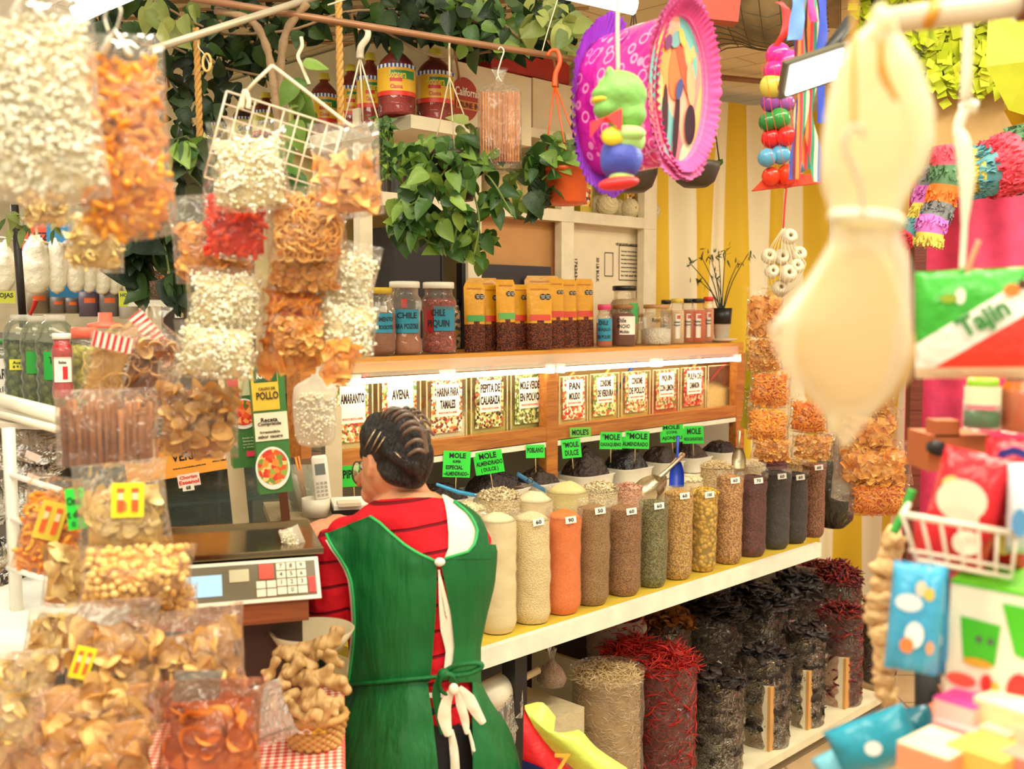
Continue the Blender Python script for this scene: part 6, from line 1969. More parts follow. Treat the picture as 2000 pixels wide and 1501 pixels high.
for i in(3,2,1,0):
 for j in range(3):
  V,F_=text_mesh(dg[kk],.012);kk+=1
  if len(V):
   c=np.array([.039+j*.0185+.008,.05*(.19+i*.21),hs*(.19+i*.21)])+np.array([0,-cos(sl),sin(sl)])*.008
   P=np.stack([V[:,0],-V[:,2],V[:,1]],-1)@RX.T+c;mb.add(P,F_,0,.5,False)
mb.build('lettering',mat(INK),root)
mb=M();pz=hs+.012
mb.box((-.04,.19,pz),(.34,.25,.008));mb.box((-.04,.313,pz+.006),(.34,.006,.010));mb.box((-.04,.067,pz),(.34,.004,.012))
mb.build('platter',mat((168,150,118),.16,1.0,var=.02),root)
mb=M();mb.box((-.03,.2,hs-.002),(.2,.16,.02));mb.build('platter_stand',mat((20,18,18),.5),root)
zc=((A+B)/2).z
q=(A+B)/2
mb=M();mb.box((-.06,.19,-.022),(.31,.36,.044));
tag(mb.build('wooden_board',wood((110,56,26),(156,84,42),5),None,(q.x,q.y,q.z-.001),(0,0,.30)),'dark orange-brown board supporting the shop scale','board')
mb=M();mb.box((-.06,.22,(ZTAB-(q.z-.046))/2),(.3,.28,(q.z-.046)-ZTAB))
tag(mb.build('wooden_box',mat((62,40,28),.7),None,(q.x,q.y,q.z-.046),(0,0,.30)),'dark wooden box under the scale board','box')
snack_bag('plastic_bag','crumpled white plastic bag lying on the end of the steel platter','plastic bag',572,1052,50,40,2.0,'popcorn',1.2,fill=.6,fm=film(haze=.5),thick=.6,s_mul=.7)
YD=2.38;s=mpp(YD)
pd=at(620,1012,YD)
mb=M();mb.box((0.02,.14,-.012),(.25,.24,.02));mb.box((-.08,.14,-.16),(.03,.03,.3));mb.box((.10,.14,-.16),(.03,.03,.3))
tag(mb.build('stand',mat((176,156,120),.5),None,pd,(0,0,.3)),'beige little stand beside the woman holding tub, phone and notepad','stand')
p=at(611,1013,YD);tub=M();tub.lathe([(.001,0),(27*s,0),(28.5*s,36*s),(26*s,36*s),(25*s,4*s),(.001,4*s)],seg=28)
tag(tub.build('plastic_tub',mat((224,212,186),.4),None,p+Vector((0,.04,0))),'round cream tub in front of the pen cup','tub')
p=at(588,1005,YD+.12);cup=thing('pen_cup','square translucent cup full of pens','cup',p)
mb=M();mb.lathe([(.001,0),(26*s,0),(36*s,100*s)],seg=28,power=5,caps=False);mb.build('cup',film(rgb=(220,226,206),haze=.45,rough=.3),cup)
for k,(x0,x1,h_,rgb,r_,lb)in enumerate(((10,-6,118,(240,140,30),2.6,'orange pen standing in the cup'),(16,0,120,(236,128,40),2.4,'second orange pen in the cup, half behind the first'),(-6,-24,86,(60,50,50),5,'thick dark marker in the cup'),(4,-10,80,(214,204,190),6,'pale cutter in the cup'),(-14,-28,70,(50,70,90),3,'dark blue pen in the cup'))):
 mb=M();mb.tube([(0,0,0),((x1-x0)*.5*s,-.01,h_*.5*s),((x1-x0)*s,-.02,h_*s)],r_*s,8)
 tag(mb.build('pen',mat(rgb,.3),None,p+Vector((x0*s,0,5*s))),lb,'pen','pens in the cup')
p=at(632,975,YD+.06)
ph=thing('cordless_phone','white cordless phone standing upright with a grey screen','phone',p,group=None,rot=(-.1,-.1,.15))
mb=M();mb.lathe([(.001,0),(15*s,0),(16*s,4*s),(16*s,84*s),(13*s,90*s),(.001,90*s)],seg=24,sy=.5,power=4);mb.build('body',mat((232,222,204),.4),ph)
mb=M();mb.box((0,-8.3*s,62*s),(20*s,.001,22*s));mb.build('screen',mat((110,116,108),.2),ph)
mb=M()
for i in range(4):
 for j in range(3):
  mb.box(((j-1)*8*s,-8.3*s,(10+i*8)*s),(5.5*s,.001,5*s))
mb.build('keypad',mat((176,166,150),.4),ph)
p=at(690,1003,YD+.05)
np_=thing('notepad','stack of white order slips on a black tray beside the phone','notepad',p,.25)
mb=M();mb.box((0,.05,.006),(82*s,.13,.012));mb.build('tray',M_DARK,np_)
mb=M();mb.box((0,.05,.017),(78*s,.12,.01));mb.build('paper',mat((246,240,224),.6),np_)
mb=M();mb.box((-.01,.0,.026),(46*s,.045,.008));mb.build('keys',mat((224,206,176),.5),np_)
# glass fridge case behind the scale, sign, seasoning cartons
YF=2.6
pF=at(400,1060,YF)
fr=thing('glass_case','chilled glass case with packed meats behind the steel platter','display case',(pF.x,pF.y,0),R45*.55)
w_=.34;z0,z1=ZTAB,at(400,820,YF).z
gl=mat((30,44,40),.3)
mb=M();mb.box((0,.5,(z0+z1)/2),(.66,.02,z1-z0));mb.box((0,.25,z0-.3),(.66,.5,.6));mb.box((0,.25,z1+.01),(.66,.5,.02));mb.box((-.33,.25,(z0+z1)/2),(.02,.5,z1-z0))
mb.build('cabinet',gl,fr)
mb=M();zsh=at(400,985,YF).z;mb.box((0,.26,zsh),(.64,.46,.008));mb.build('glass_shelf',film(rgb=(150,190,180),haze=.3),fr)
mb=M();mb.box((0,.0,(z0+z1)/2),(.66,.004,z1-z0));mb.build('glass_front',film(rgb=(214,226,214),haze=.10,rough=.05,wr=2,bd=.0005),fr)
mb=M();mb.box((.335,.02,(z0+z1)/2+.02),(.045,.045,z1-z0));mb.build('corner_post',mat((208,190,154),.4),fr)
mb=M();mb.box((.26,.07,z0+.08),(.05,.05,.16));mb.build('tan_block',mat((190,128,70),.6),fr)
def infr(px,py,dy,**k):
 return at(px,py,YF+dy)
for k,(px,py,rx,rz_,rgb,lb)in enumerate(((360,1015,40,26,(56,56,40),'dark wrapped parcel on the floor of the glass case'),(425,1040,44,30,(136,92,40),'plastic-wrapped amber cheese on the floor of the glass case'),(430,945,70,20,(104,68,44),'long brown wrapped loaf on the glass shelf behind the chorizo tag'),(350,950,46,18,(120,96,60),'pale wrapped parcel on the glass shelf'))):
 p=at(px,py,YF+.2);s2=mpp(YF+.2)
 mb=M();mb.ball((0,0,0),(rx*s2,.06,rz_*s2),20,12,lump=.15,seed=k*3)
 tag(mb.build('wrapped_food',mat(rgb,.3,bump=.006,bs=50),None,p),lb,'food','food in the glass case')
sign('certificate_sign','orange verified scale sign with a round stamp above the glass case',250,462,848,930,2.52,(240,160,62),[('SU VENDEDOR MERCADILLO ESTA',.62,.26,.64,.10),('VERIFICADO',.68,.52,.56,.22),('www.mercado.gob.mx',.55,.8,.3,.05),('mercado',.84,.76,.16,.05)],tilt=-.10,plane='A',face=.2)
p=at(278,890,2.505);s=mpp(2.5)
mb=M();q=[(38*s*cos(a),0,38*s*sin(a))for a in np.linspace(0,2*pi,40)];mb.tube(q,.0018,6,caps=False)
put_text(mb,'ello',0,6*s,30*s,12*s,y=0);put_text(mb,'armillo',0,-10*s,52*s,13*s,y=0)
tag(mb.build('round_stamp',mat((66,44,20),.5),None,p,(0,-.1,facecam(p,.2))),'round stamp with dark lettering on the orange verified sign','stamp')
sign('price_tag','small white tag with red chorizo lettering stuck on the glass case',348,390,924,950,2.50,(244,214,196),[('Chorizo',.5,.25,.8,.26),('Espanol',.5,.68,.9,.4)],tilt=-.14,plane='A',ink=mat((214,50,36),.5))
sign('price_tag','tiny white number tag under the chorizo tag',357,379,945,958,2.49,(238,226,206),[('68',.5,.5,.4,.6)],tilt=-.1,plane='A')
def column(px0,px1,y0,y1,Y,label,build,face=.1,zb=None):
 p=at((px0+px1)/2,y1,Y);s=mpp(Y);w_,h=(px1-px0)*s,(y1-y0)*s
 root=thing('seasoning_display',label,'carton',p,group=None,rot=(0,-.06,facecam(p,face)))
 mb=M();mb.box((0,.03,h/2),(w_,.06,h));b_=mb.build('body',mat((62,118,54),.45),root)
 build(root,w_,h)
 return root
def flat(root,name,x0,x1,z0,z1,rgb_or_m,w_,h,y=-.0012):
 mb=M();mb.box(((x0+x1)/2*w_,y,(z0+z1)/2*h),((x1-x0)*w_,.001,(z1-z0)*h))
 return mb.build(name,rgb_or_m if not isinstance(rgb_or_m,tuple)else mat(rgb_or_m,.45),root)
VEG=printed([(226,90,40),(150,170,70),(240,200,120),(210,60,40),(120,150,60),(236,140,60)],95)
VEG2=printed([(236,84,40),(246,120,60),(214,50,34),(250,160,90),(90,110,40)],95)
def dish(root,x,z,rx,rz_,m,w_,h):
 mb=M()
 ring=[(x*w_+rx*w_*cos(a),-.0022,z*h+rz_*h*sin(a))for a in np.linspace(0,2*pi,33)[:-1]]
 mb.add(ring,[list(range(32))]);mb.build('dish_print',mat((244,236,222),.5),root)
 mb=M()
 ring=[(x*w_+rx*.88*w_*cos(a),-.0032,z*h+rz_*.82*h*sin(a)+.012*h)for a in np.linspace(0,2*pi,33)[:-1]]
 mb.add(ring,[list(range(32))]);mb.build('food_print',m,root)
def colA(root,w_,h):
 flat(root,'yellow_panel',-.5,.3,.66,.99,(222,184,60),w_,h)
 flat(root,'white_panel',-.5,.5,.42,.64,(236,226,196),w_,h,-.0016)
 flat(root,'brand_flag',-.42,.28,.88,.99,(30,90,50),w_,h,-.002)
 dish(root,-.05,.2,.52,.17,VEG,w_,h)
 tb=M();put_text(tb,'Knorr',-.07*w_,.935*h,.52*w_,.05*h,y=-.0036);tb.build('lettering',mat((244,240,230)),root)
 tb=M()
 for tx,z,ww,hh in(('CALDO DE',.83,.5,.022),('POLLO',.775,.66,.06),('Receta',.585,.5,.035),('Comprende',.55,.7,.035),('Irresistible',.49,.6,.02),('sabor casero',.455,.74,.026)):
  put_text(tb,tx,-.05*w_,z*h,ww*w_,hh*h,y=-.0036)
 tb.build('lettering',mat((44,36,24)),root)
def colB(root,w_,h):
 flat(root,'red_tab',-.5,-.1,.80,1.0,(206,30,50),w_,h)
 flat(root,'pale_panel',-.1,.5,.8,1.0,(206,210,160),w_,h)
 dish(root,.0,.60,.56,.17,VEG2,w_,h)
 tb=M()
 for i in range(4):
  put_text(tb,['Receta de','Zanahorias','con limon','y chile'][i],.1*w_,(.33-i*.035)*h,.4*w_,.018*h,y=-.003)
 tb.build('lettering',mat((200,210,160)),root)
 flat(root,'pink_label',0,.5,.12,.18,(232,60,90),w_,h,-.002)
column(508,572,712,962,2.2,'tall green and yellow chicken broth carton with a vegetable dish picture',colA)
column(457,510,735,912,2.26,'tall green carton with a carrot dish picture beside the broth carton',colB)
mb=M();p=at(480,1040,2.36);mb.box((0,0,.2),(.035,.02,.56));mb.box((.10,.0,.2),(.02,.02,.56),mi=1)
tag(mb.build('upright_post',[mat((210,188,148),.5),mat((110,60,30),.6)],None,(p.x,p.y,p.z-.1),(0,-.08,.2)),'cream upright post below the carrot carton','post')
mb=M();p=at(584,800,2.6);mb.box((0,0,0),(.03,.06,.24));
tag(mb.build('side_board',M_ORWOOD,None,p,(0,0,R45)),'orange-brown side board beside the hanging powder bag','board')
# neighbouring stall seen past the hanging bags
YL=4.2
pipe('dark_pole',at(28,400,3.0),at(46,640,3.0),.011,mat((40,30,26),.4),'dark slanting pole in front of the far hanging white bags','pole')
sign('paper_sign','orange-red paper sign lettered UEZ behind the white bags',42,104,438,505,4.45,(240,86,54),[('UEZ',.55,.35,.6,.24),('10',.5,.8,.2,.2)],plane='A')
sign('paper_sign','bright blue paper sign with a round badge behind the white bags',100,250,436,600,4.5,(50,136,190),[],plane='A')
mb=M();p=at(134,484,4.46);r0=16*mpp(4.46)
mb.add([(r0*cos(a),0,r0*sin(a))for a in np.linspace(0,2*pi,25)[:-1]],[list(range(24))[::-1]])
tag(mb.build('round_badge',mat((210,200,190),.5),None,p),'round grey badge with a red centre on the blue paper','badge')
mb=M();mb.add([(r0*.5*cos(a),-.003,r0*.5*sin(a))for a in np.linspace(0,2*pi,17)[:-1]],[list(range(16))[::-1]])
mb.build('badge_centre',mat((150,50,44),.5),bpy.data.objects['round_badge'])
WB=film(rgb=(250,242,224),haze=.75,rough=.25,gl=1.0)
wl=['far white bag cut by the picture edge of the row','white bag hanging just past the dark pole, widest of its row','white bag third in the far hanging row','white bag fourth in the far hanging row','white bag fifth in the far hanging row, mostly hidden','white bag sixth in the far hanging row','white bag seventh in the far hanging row','white bag at the shelf end of the far hanging row']
for k,(px,w_,y0,y1)in enumerate(((8,46,466,572),(71,58,464,576),(112,40,472,574),(148,38,488,572),(174,32,500,572),(200,34,500,576),(224,34,498,576),(250,38,496,572))):
 p=at(px,y1,4.1+k*.03);s=mpp(4.1);h=(y1-y0)*s;r=w_*s/2
 mb=M();P=[]
 th=np.linspace(0,2*pi,28,endpoint=False)
 for a,z in((.05,0),(.55,.05),(.92,.2),(1.0,.42),(.98,.62),(.78,.85),(.36,.97),(.05,1.0)):
  P.append(np.stack([r*a*np.cos(th),r*a*.8*np.sin(th),np.full(28,z*h)],-1))
 P=np.array(P);P=np.array([P[i]*(1-f)+P[i+1]*f for i in range(len(P)-1)for f in(0,.25,.5,.75)]+[P[-1]])
 P=P*(1+.10*vnoise(P*28+k)+.07*vnoise(P*70+k))[...,None];mb.grid(P,closed=True,caps=True)
 tag(mb.build('white_bag',mat((244,234,210),.4,bump=.01,bs=30),None,p),wl[k],'bag','white bags hanging in the far stall')
pipe('bag_rail',at(-20,462,4.15),at(268,494,4.35),.006,M_GPIPE,'thin rail from which the far white bags hang','rail')
for k,(px,w_,y0,y1,rgb,lb)in enumerate(((76,42,566,612,(140,124,100),'tan bag with an orange price label under the widest white bag'),(114,30,580,612,(120,110,100),'short grey bag with an orange label and clear knotted top'),(142,26,582,612,(112,98,88),'short brown-grey bag with an orange label'),(175,38,570,618,(104,88,104),'purplish bag with an orange label'),(214,36,570,618,(130,120,116),'grey bag with an orange label by the yellow note'),(252,36,575,622,(200,192,178),'pale tub behind the yellow note'))):
 Y=4.3;p=at(px,y1,Y);s=mpp(Y);r=w_*s/2;h=(y1-y0)*s
 r_=thing('bulk_bag',lb,'bag',p,facecam(p),'labelled bags in the far stall')
 mb=M();mb.lathe([(.001,0),(r,0),(r*1.02,h*.6),(r*.95,h),(.001,h)],seg=22);mb.build('body',mat(rgb,.5,var=.12),r_)
 if k<5:
  wrap_label(r_,r,h*.55,h*.75,-.5,.6,mat((250,110,44),.5))
strand('red_spoon','red ladle handle sticking up between the far bags',[at(58,615,3.9),at(66,598,3.9),at(70,586,3.9)],[.006,.008,.01],mat((190,36,30),.4),'ladle')
sign('paper_note','yellow-green note reading hojas at the outer end of the far row',-8,28,568,592,3.9,(206,210,60),[('HOJAS',.45,.4,.9,.5)],plane='A')
sign('paper_note','yellow-green note reading hojas de by the white shelf frame',233,264,568,598,3.9,(200,206,50),[('HOJAS',.5,.3,.8,.3),('DE',.5,.75,.3,.26)],plane='A')
fr=thing('white_shelf','white shelf frame with spice jars beyond the dark vine','shelf',at(290,600,3.9))
b0=Vector(fr.location)
for nm,x0,x1,y0,y1 in(('upright',272,287,496,625),('upright',340,352,500,620),('shelf_board',238,360,586,598),('shelf_board',245,360,496,503)):
 s=mpp(3.9);mb=M();c=at((x0+x1)/2,(y0+y1)/2,3.9)-b0;dd=.03 if nm=='upright' else .16
 mb.box((c.x,c.y+dd/2,c.z),((x1-x0)*s,dd,(y1-y0)*s));mb.build(nm,mat((232,224,204),.5),fr)
for k,(px,w_,y0,lb,g)in enumerate(((300,36,520,'dark jar of dried flowers with a white lid',((60,30,20),(170,110,60))),(322,22,530,'spice jar with a yellow and red label',((180,50,30),(214,150,40))),(360,30,512,'jar of brown spice by the inner upright',((90,40,26),(150,84,50))))):
 jar('spice_jar',lb,'jar',px,586,w_,586-y0,3.95,'straight',grain(*g,.006,.4),.9,WLID,.08,plane='A',group='jars in the far shelf frame')
mb=M();p=at(400,650,4.5);mb.box((0,.2,0),(.5,.02,1.2));tag(mb.build('side_panel_board',mat((70,52,40),.7),None,p),'dark board behind the snack bags and the far shelf frame','board')
YJ=2.5
OLIVE=grain((84,96,40),(140,146,74),.016,.5)
M_RIB=film(rgb=(236,240,226),haze=.10,rough=.06,wr=4,bd=.001,gl=1.2)
JL=[(10,60,812,660,'straight',((60,44,30),(110,80,50)),'jar of dark dried peppers with a green lid and white label',YJ+.1,(46,120,50)),(45,66,785,614,'rib',OLIVE,'ribbed jar of green olives with a yellow note, outermost of its row',YJ,None),(78,66,795,616,'rib',OLIVE,'ribbed jar of olives in the middle of its row',YJ-.05,None),(112,74,800,614,'rib',OLIVE,'ribbed jar of olives with a green note, beside the red bottle',YJ-.1,None)]
for k,(px,w_,yb,yt,kd,g,lb,Y,lidc)in enumerate(JL):
 gm_=grain(*g,.012,.5)if isinstance(g,tuple)else g
 r_,r,h=jar('pickle_jar',lb,'jar',px,yb,w_,yb-yt,Y,kd,gm_,.74,mat(lidc,.4)if lidc else film(haze=.4),.07,plane='A',group='pickle jars on the rail shelf',glass=M_RIB)
 if k==1:wrap_label(r_,r,h*.38,h*.5,-.7,.5,mat((214,206,60),.5),lines=[('Aceituna',0,.7,.8,.3),('$ 9 x 100',0,.3,.8,.25)])
 if k==3:wrap_label(r_,r,h*.33,h*.62,-.6,.5,mat((20,160,50),.5),lines=[('Tuna',0,.7,.6,.25)])
 if k==2:wrap_label(r_,r,h*.38,h*.62,-.7,.0,mat((40,150,50),.5))
 if k==0:wrap_label(r_,r,h*.1,h*.75,-.6,.6,mat((240,232,220),.5),lines=[('ARZ',0,.7,.8,.2),('x100',0,.4,.6,.12)])
r_,r,h=jar('sauce_bottle','red condiment bottle with a white cap and printed label','bottle',124,778,40,128,2.2,'waist',mat((176,24,30),.3),.97,mat((240,232,214),.4),.09,plane='A')
wrap_label(r_,r*.92,h*.26,h*.64,-.9,1.0,mat((240,230,216),.5),lines=[('Salsa',0,.8,.4,.12)],grow=1.04)
wrap_label(r_,r*.92,h*.3,h*.5,.0,.5,mat((214,36,44),.5),name='red_print',grow=1.05)
r_,r,h=jar('pickle_jar','square jar of yellow-green pickled chiles with a coral lid behind','jar',168,790,58,152,2.3,'straight',grain((150,150,40),(206,196,80),.02,.5),.86,mat((240,110,84),.4),.14,plane='A',group='pickle jars on the rail shelf')
mb=M();p=at(206,640,2.5);s=mpp(2.5);mb.lathe([(.001,0),(34*s,0),(34*s,8*s),(14*s,12*s),(13*s,30*s),(.001,30*s)],seg=24)
tag(mb.build('coral_lid_jar',mat((246,108,84),.4),None,p),'coral red lid with a knob rising behind the pickled chiles','lid')
pipe('shelf_rail',at(-10,778,2.35),at(118,812,2.1),.016,mat((240,230,208),.4),'thick white front rail under the row of pickle jars','rail')
pipe('shelf_rail',at(-10,806,2.3),at(112,838,2.05),.008,mat((236,226,200),.4),'thin white rod under the thick white rail','rail')
mb=M();a_,b_=at(-40,800,2.45),at(190,806,2.3);c_=(a_+b_)/2;mb.box((0,.05,-.015),(.5,.4,.012))
tag(mb.build('jar_shelf',mat((200,190,170),.4),None,c_,(0,0,-.3)),'shelf board carrying the row of pickle jars','shelf')
mb=M();p0,p1=at(16,835,2.1),at(34,1220,2.1);mb.tube([(0,0,0),(p1-p0)*.5,p1-p0],.014,4)
tag(mb.build('shelf_post',mat((236,230,212),.4),None,p0),'white square post of the neighbouring rack of packed herbs','post')
for k,y in enumerate((925,1010,1108)):
 pipe('rack_shelf_edge',at(16,y,2.1),at(118,y+32,2.0),.006,mat((230,226,214),.4),['white shelf edge under the packs of dried herbs','white shelf edge under the packs of pale seeds','white shelf edge above the packs of mixed nuts'][k],'rail')
hp=[(70,872,56,30,((70,46,24),(140,96,50)),'pack of brown dried herbs under the jar shelf'),(74,912,46,18,((120,70,44),(230,200,180)),'flat pack with a pink label under the dried herbs'),(10,880,26,36,((150,150,110),(214,206,170)),'stack of flat packs of pale seeds by the white post'),(68,975,50,34,((170,164,120),(226,220,180)),'heap of packs of green-white seeds on the second rack level'),(8,980,24,44,((200,196,176),(240,236,220)),'pile of white-edged packs beside the post'),(60,1060,40,26,((190,180,130),(236,226,190)),'pack of pale flakes half behind the orange puffs'),(8,1085,26,36,((190,160,110),(230,210,170)),'pack of tan flakes beside the foot of the post'),(62,1145,30,18,((176,80,40),(236,170,100)),'pack of red and tan nuts on the lowest rack level'),(14,1140,26,22,((90,50,50),(220,190,180)),'pack of dark beans with a pink slip on the lowest level'),(72,1178,34,14,((200,190,180),(244,240,232)),'folded white packs below the mixed nuts')]
for k,(px,py,rx,ry,g,lb)in enumerate(hp):
 Y=2.25+.02*k;p=at(px,py,Y);s=mpp(Y)
 r_=thing('herb_pack',lb,'pack',p,group='packs on the neighbouring rack',rot=(.2,.12,0))
 mb=M();mb.ball((0,0,0),(rx*s,.05,ry*s*.8),20,12,lump=.14,seed=k*2.3);stuff(mb.build('contents',grain(*g,.007,.5),r_))
 mb=M();mb.ball((0,0,0),(rx*s*1.08,.056,ry*s),20,12,lump=.25,seed=k*2.3);mb.build('film',film(haze=.18,gl=1.8),r_)
 mb=M();mb.box((rx*s*.3,-.055,0),(rx*s*.5,.001,ry*s*.5),rotm(0,.3,0));mb.build('slip',mat((236,214,204),.5),r_)
mb=M();p=at(20,1235,2.0);mb.box((0,.15,0),(.42,.5,.03))
tag(mb.build('white_counter',mat((248,246,238),.3),None,p,(0,0,-.2)),'bright white counter top beside the heap of crisps','counter')
mb=M();p=at(10,1010,2.8);mb.box((0,.1,0),(.75,.02,1.0));tag(mb.build('grey_board',mat((110,100,90),.6),None,p,(0,0,-.2)),'grey back board of the rack of packed herbs','board')
# lamp fittings in view
for(x0,y0,x1,y1,Y,lb)in((146,30,262,-24,2.0,'bright tube lamp near the ceiling above the orange puffs'),(196,8,300,-36,2.1,'second bright tube lamp at the top edge above the trellis')):
 A,B=at(x0,y0,Y),at(x1,y1,Y)
 r_=thing('tube_lamp',lb,'lamp',(A+B)/2);a2=A-(A+B)/2;b2=B-(A+B)/2
 mb=M();mb.tube([a2,(0,0,0),b2],.016,10);mb.build('tube',emit((255,250,232),8),r_)
 mb=M();mb.tube([a2+Vector((0,.01,.028)),Vector((0,.01,.028)),b2+Vector((0,.01,.028))],.022,4,flat=.5);mb.build('housing',mat((220,210,190),.4),r_)
A,B=at(1050,-30,2.6),at(1240,12,2.5)
r_=thing('tube_lamp','bright tube lamp at the top edge above the purple ruffle','lamp',(A+B)/2)
mb=M();mb.tube([A-(A+B)/2,(0,0,0),B-(A+B)/2],.02,10);mb.build('tube',emit((255,246,220),7),r_)
# hanging piñatas
YP1=1.95
def ruffle(mb,c,rx,rz,w_,n,amp,y,mi=0,ph=0.0,out=1.0,rows=7):
 P=[]
 for i in range(rows):
  f=i/(rows-1)
  row=[]
  for j in range(n):
   a=2*pi*j/n
   rr=1+f*w_*(1+.12*sin(5*a+ph)+.05*sin(17*a))
   row.append((c[0]+rx*cos(a)*(1+(rr-1)*out),y+amp*f*sin(a*n/3.1+ph)-.02*f,c[2]+rz*sin(a)*(1+(rr-1)*out)))
  P.append(row)
 mb.grid(np.array(P),mi,closed=True)
s=mpp(YP1);base=at(1318,175,YP1)
pin=thing('drum_pinata','big oval drum piñata with pink and purple paper ruffles and shiny magenta side','piñata',base,.42)
rx,rz,dp=72*s,140*s,.205
mb=M();th=np.linspace(0,2*pi,64,endpoint=False)
P=np.array([np.stack([rx*q*np.cos(th),np.full(64,y),rz*q*np.sin(th)],-1)for y,q in((0,1),(.04,1.02),(dp*.5,1.03),(dp-.02,1.02),(dp,1))])
mb.grid(P,closed=True)
t=NT('foil');v=t.co()
vo=t.voro(v,34);dd=vo.outputs['Distance']
ringf=t.ramp(dd,[(.28,0.0),(.32,1.0),(.40,1.0),(.44,0.0)])
nzf=t.noise(v,10,3)
colf=t.mix(ringf,t.ramp(nzf,[(.3,srgb(196,20,150)),(.7,srgb(236,60,170))]),srgb(250,160,200))
mb.build('foil_side',t.done(t.bsdf(colf,.14,.35,t.bump(t.noise(v,9,3),.03),.8)),pin)
mb=M()
ring=[(rx*cos(a),-.002,rz*sin(a))for a in th]
mb.add(ring,[list(range(64))])
mb.build('picture_face',printed([(120,190,186),(246,150,140),(250,176,150),(240,160,110),(210,206,170),(120,176,176),(248,190,120),(236,120,130)],26,.35,(1.4,1,.6),2.2),pin)
for k,(x,z,w_,h,rgb,tl)in enumerate(((-.42,.3,.18,.9,(240,160,90),.05),(-.38,-.35,.1,.8,(70,34,40),-.02),(.0,.25,.3,.8,(236,120,70),.1),(.02,-.5,.1,1.0,(60,30,36),.06),(.22,.3,.14,.9,(200,90,60),-.35),(.62,.3,.1,.4,(120,190,180),.1),(-.62,-.1,.1,.5,(210,190,130),.05),(.5,.1,.16,.6,(250,170,130),-.1),(.5,-.45,.2,.55,(50,34,44),.03),(-.1,.66,.16,.26,(120,170,170),.5),(.06,.0,.12,.3,(70,80,130),.2),(-.38,.6,.12,.22,(120,60,110),.3),(.1,.7,.1,.24,(230,190,90),-.3))):
 mb=M();q=np.linspace(0,2*pi,20,endpoint=False)
 P=np.stack([w_*rx*np.cos(q),0*q,h*rz*.5*np.sin(q)],-1)@rotm(0,tl,0).T+np.array([x*rx,-.004-.0004*k,z*rz])
 mb.add(P,[list(range(20))]);mb.build('colour_dab',mat(rgb,.35),pin)
PK=tmat((255,110,190),(255,160,214),.6,transl=.3);PU=tmat((120,40,190),(160,80,216),.6,transl=.3)
for(w_,ph,y)in((.30,0,-.004),(.24,2,-.012),(.16,4,-.02)):
 mb=M();ruffle(mb,(0,0,0),rx*.98,rz*.985,w_,200,.006,y,ph=ph);mb.build('pink_ruffle',mat((236,84,160),.6,var=.1)if w_<.2 else mat((240,120,184),.6,var=.1),pin)
for(w_,ph,y)in((.32,1,dp),(.24,3,dp+.01)):
 mb=M();ruffle(mb,(0,0,0),rx,rz,w_,180,.006,y,ph=ph,out=1.05);mb.build('purple_ruffle',mat((140,56,200),.6,var=.1),pin)
pin.rotation_euler=(0,.02,.62)
YF1=1.62;s=mpp(YF1);base=at(1210,250,YF1)
fg=thing('frog_pinata','green papier-mache frog piñata with red bow tie, blue shorts and red shoes','piñata',base)
GRN=mat((122,178,86),.55,var=.1,bump=.004,bs=30);LG=mat((168,208,120),.55,var=.06);BLU=mat((62,74,170),.5,var=.1,bump=.004,bs=30);REDM=mat((234,44,50),.5,var=.06)
mb=M();mb.ball((2*s,0,62*s),(50*s,46*s,46*s),28,18,lump=.04);mb.ball((-22*s,-8*s,34*s),(30*s,30*s,22*s),20,12);mb.ball((12*s,0,26*s),(40*s,38*s,32*s),22,14)
mb.ball((-32*s,-12*s,62*s),(24*s,26*s,15*s),20,12);mb.ball((-22*s,-22*s,100*s),(9*s,9*s,14*s),14,10)
fuse(mb.build('head',GRN,fg),.004,5)
mb=M();mb.ball((-34*s,-12*s,50*s),(22*s,24*s,8*s),20,10);mb.build('mouth',mat((236,200,50),.5),fg)
mb=M();mb.ball((10*s,0,-22*s),(40*s,34*s,34*s),26,16);mb.build('chest',LG,fg)
mb=M();mb.ball((4*s,2*s,-56*s),(41*s,38*s,46*s),26,16,lump=.05);mb.build('shorts',BLU,fg)
mb=M();mb.ball((-14*s,-26*s,-20*s),(24*s,14*s,18*s),18,12);mb.build('yellow_patch',mat((226,206,50),.5),fg)
mb=M();mb.ball((14*s,-24*s,-14*s),(34*s,18*s,15*s),20,12);mb.build('arm',LG,fg)
mb=M();mb.lathe([(24*s,-102*s),(25*s,-84*s)],(4*s,0,0),22);mb.build('sock',LG,fg)
mb=M();mb.ball((-2*s,-8*s,-106*s),(40*s,30*s,13*s),26,12,rot=(0,-.12,0));mb.build('shoe',REDM,fg)
for q in(-1,1):
 mb=M();mb.add([(-30*s,-40*s,14*s),(-30*s+q*30*s,-44*s,(30 if q>0 else 4)*s),(-30*s+q*30*s,-44*s,(-26 if q<0 else-14)*s),(-30*s,-34*s,6*s),(-30*s+q*28*s,-32*s,0)],[[0,1,2],[0,3,1],[1,4,2],[0,2,4],[0,4,3],[1,3,4]],0,.5,False)
 mb.build('bow_tie_wing',REDM,fg)
strand('string','white string holding the frog piñata',[at(1207,138,YF1),at(1206,60,YF1),at(1207,-20,YF1)],.0028,M_STR)
BC=[(1520,108,24,(246,40,140)),(1540,122,24,(246,60,150)),(1512,138,20,(240,40,136)),(1508,168,24,(206,196,80)),(1536,158,24,(216,206,90)),(1506,200,20,(140,70,150)),(1532,200,19,(150,80,160)),(1500,238,18,(40,120,50)),(1522,232,21,(50,140,60)),(1507,270,20,(226,36,34)),(1536,266,19,(230,40,36)),(1498,308,18,(90,160,196)),(1524,302,19,(90,164,204)),(1506,344,18,(240,60,30)),(1538,340,20,(244,64,30)),(1560,320,18,(80,150,190))]
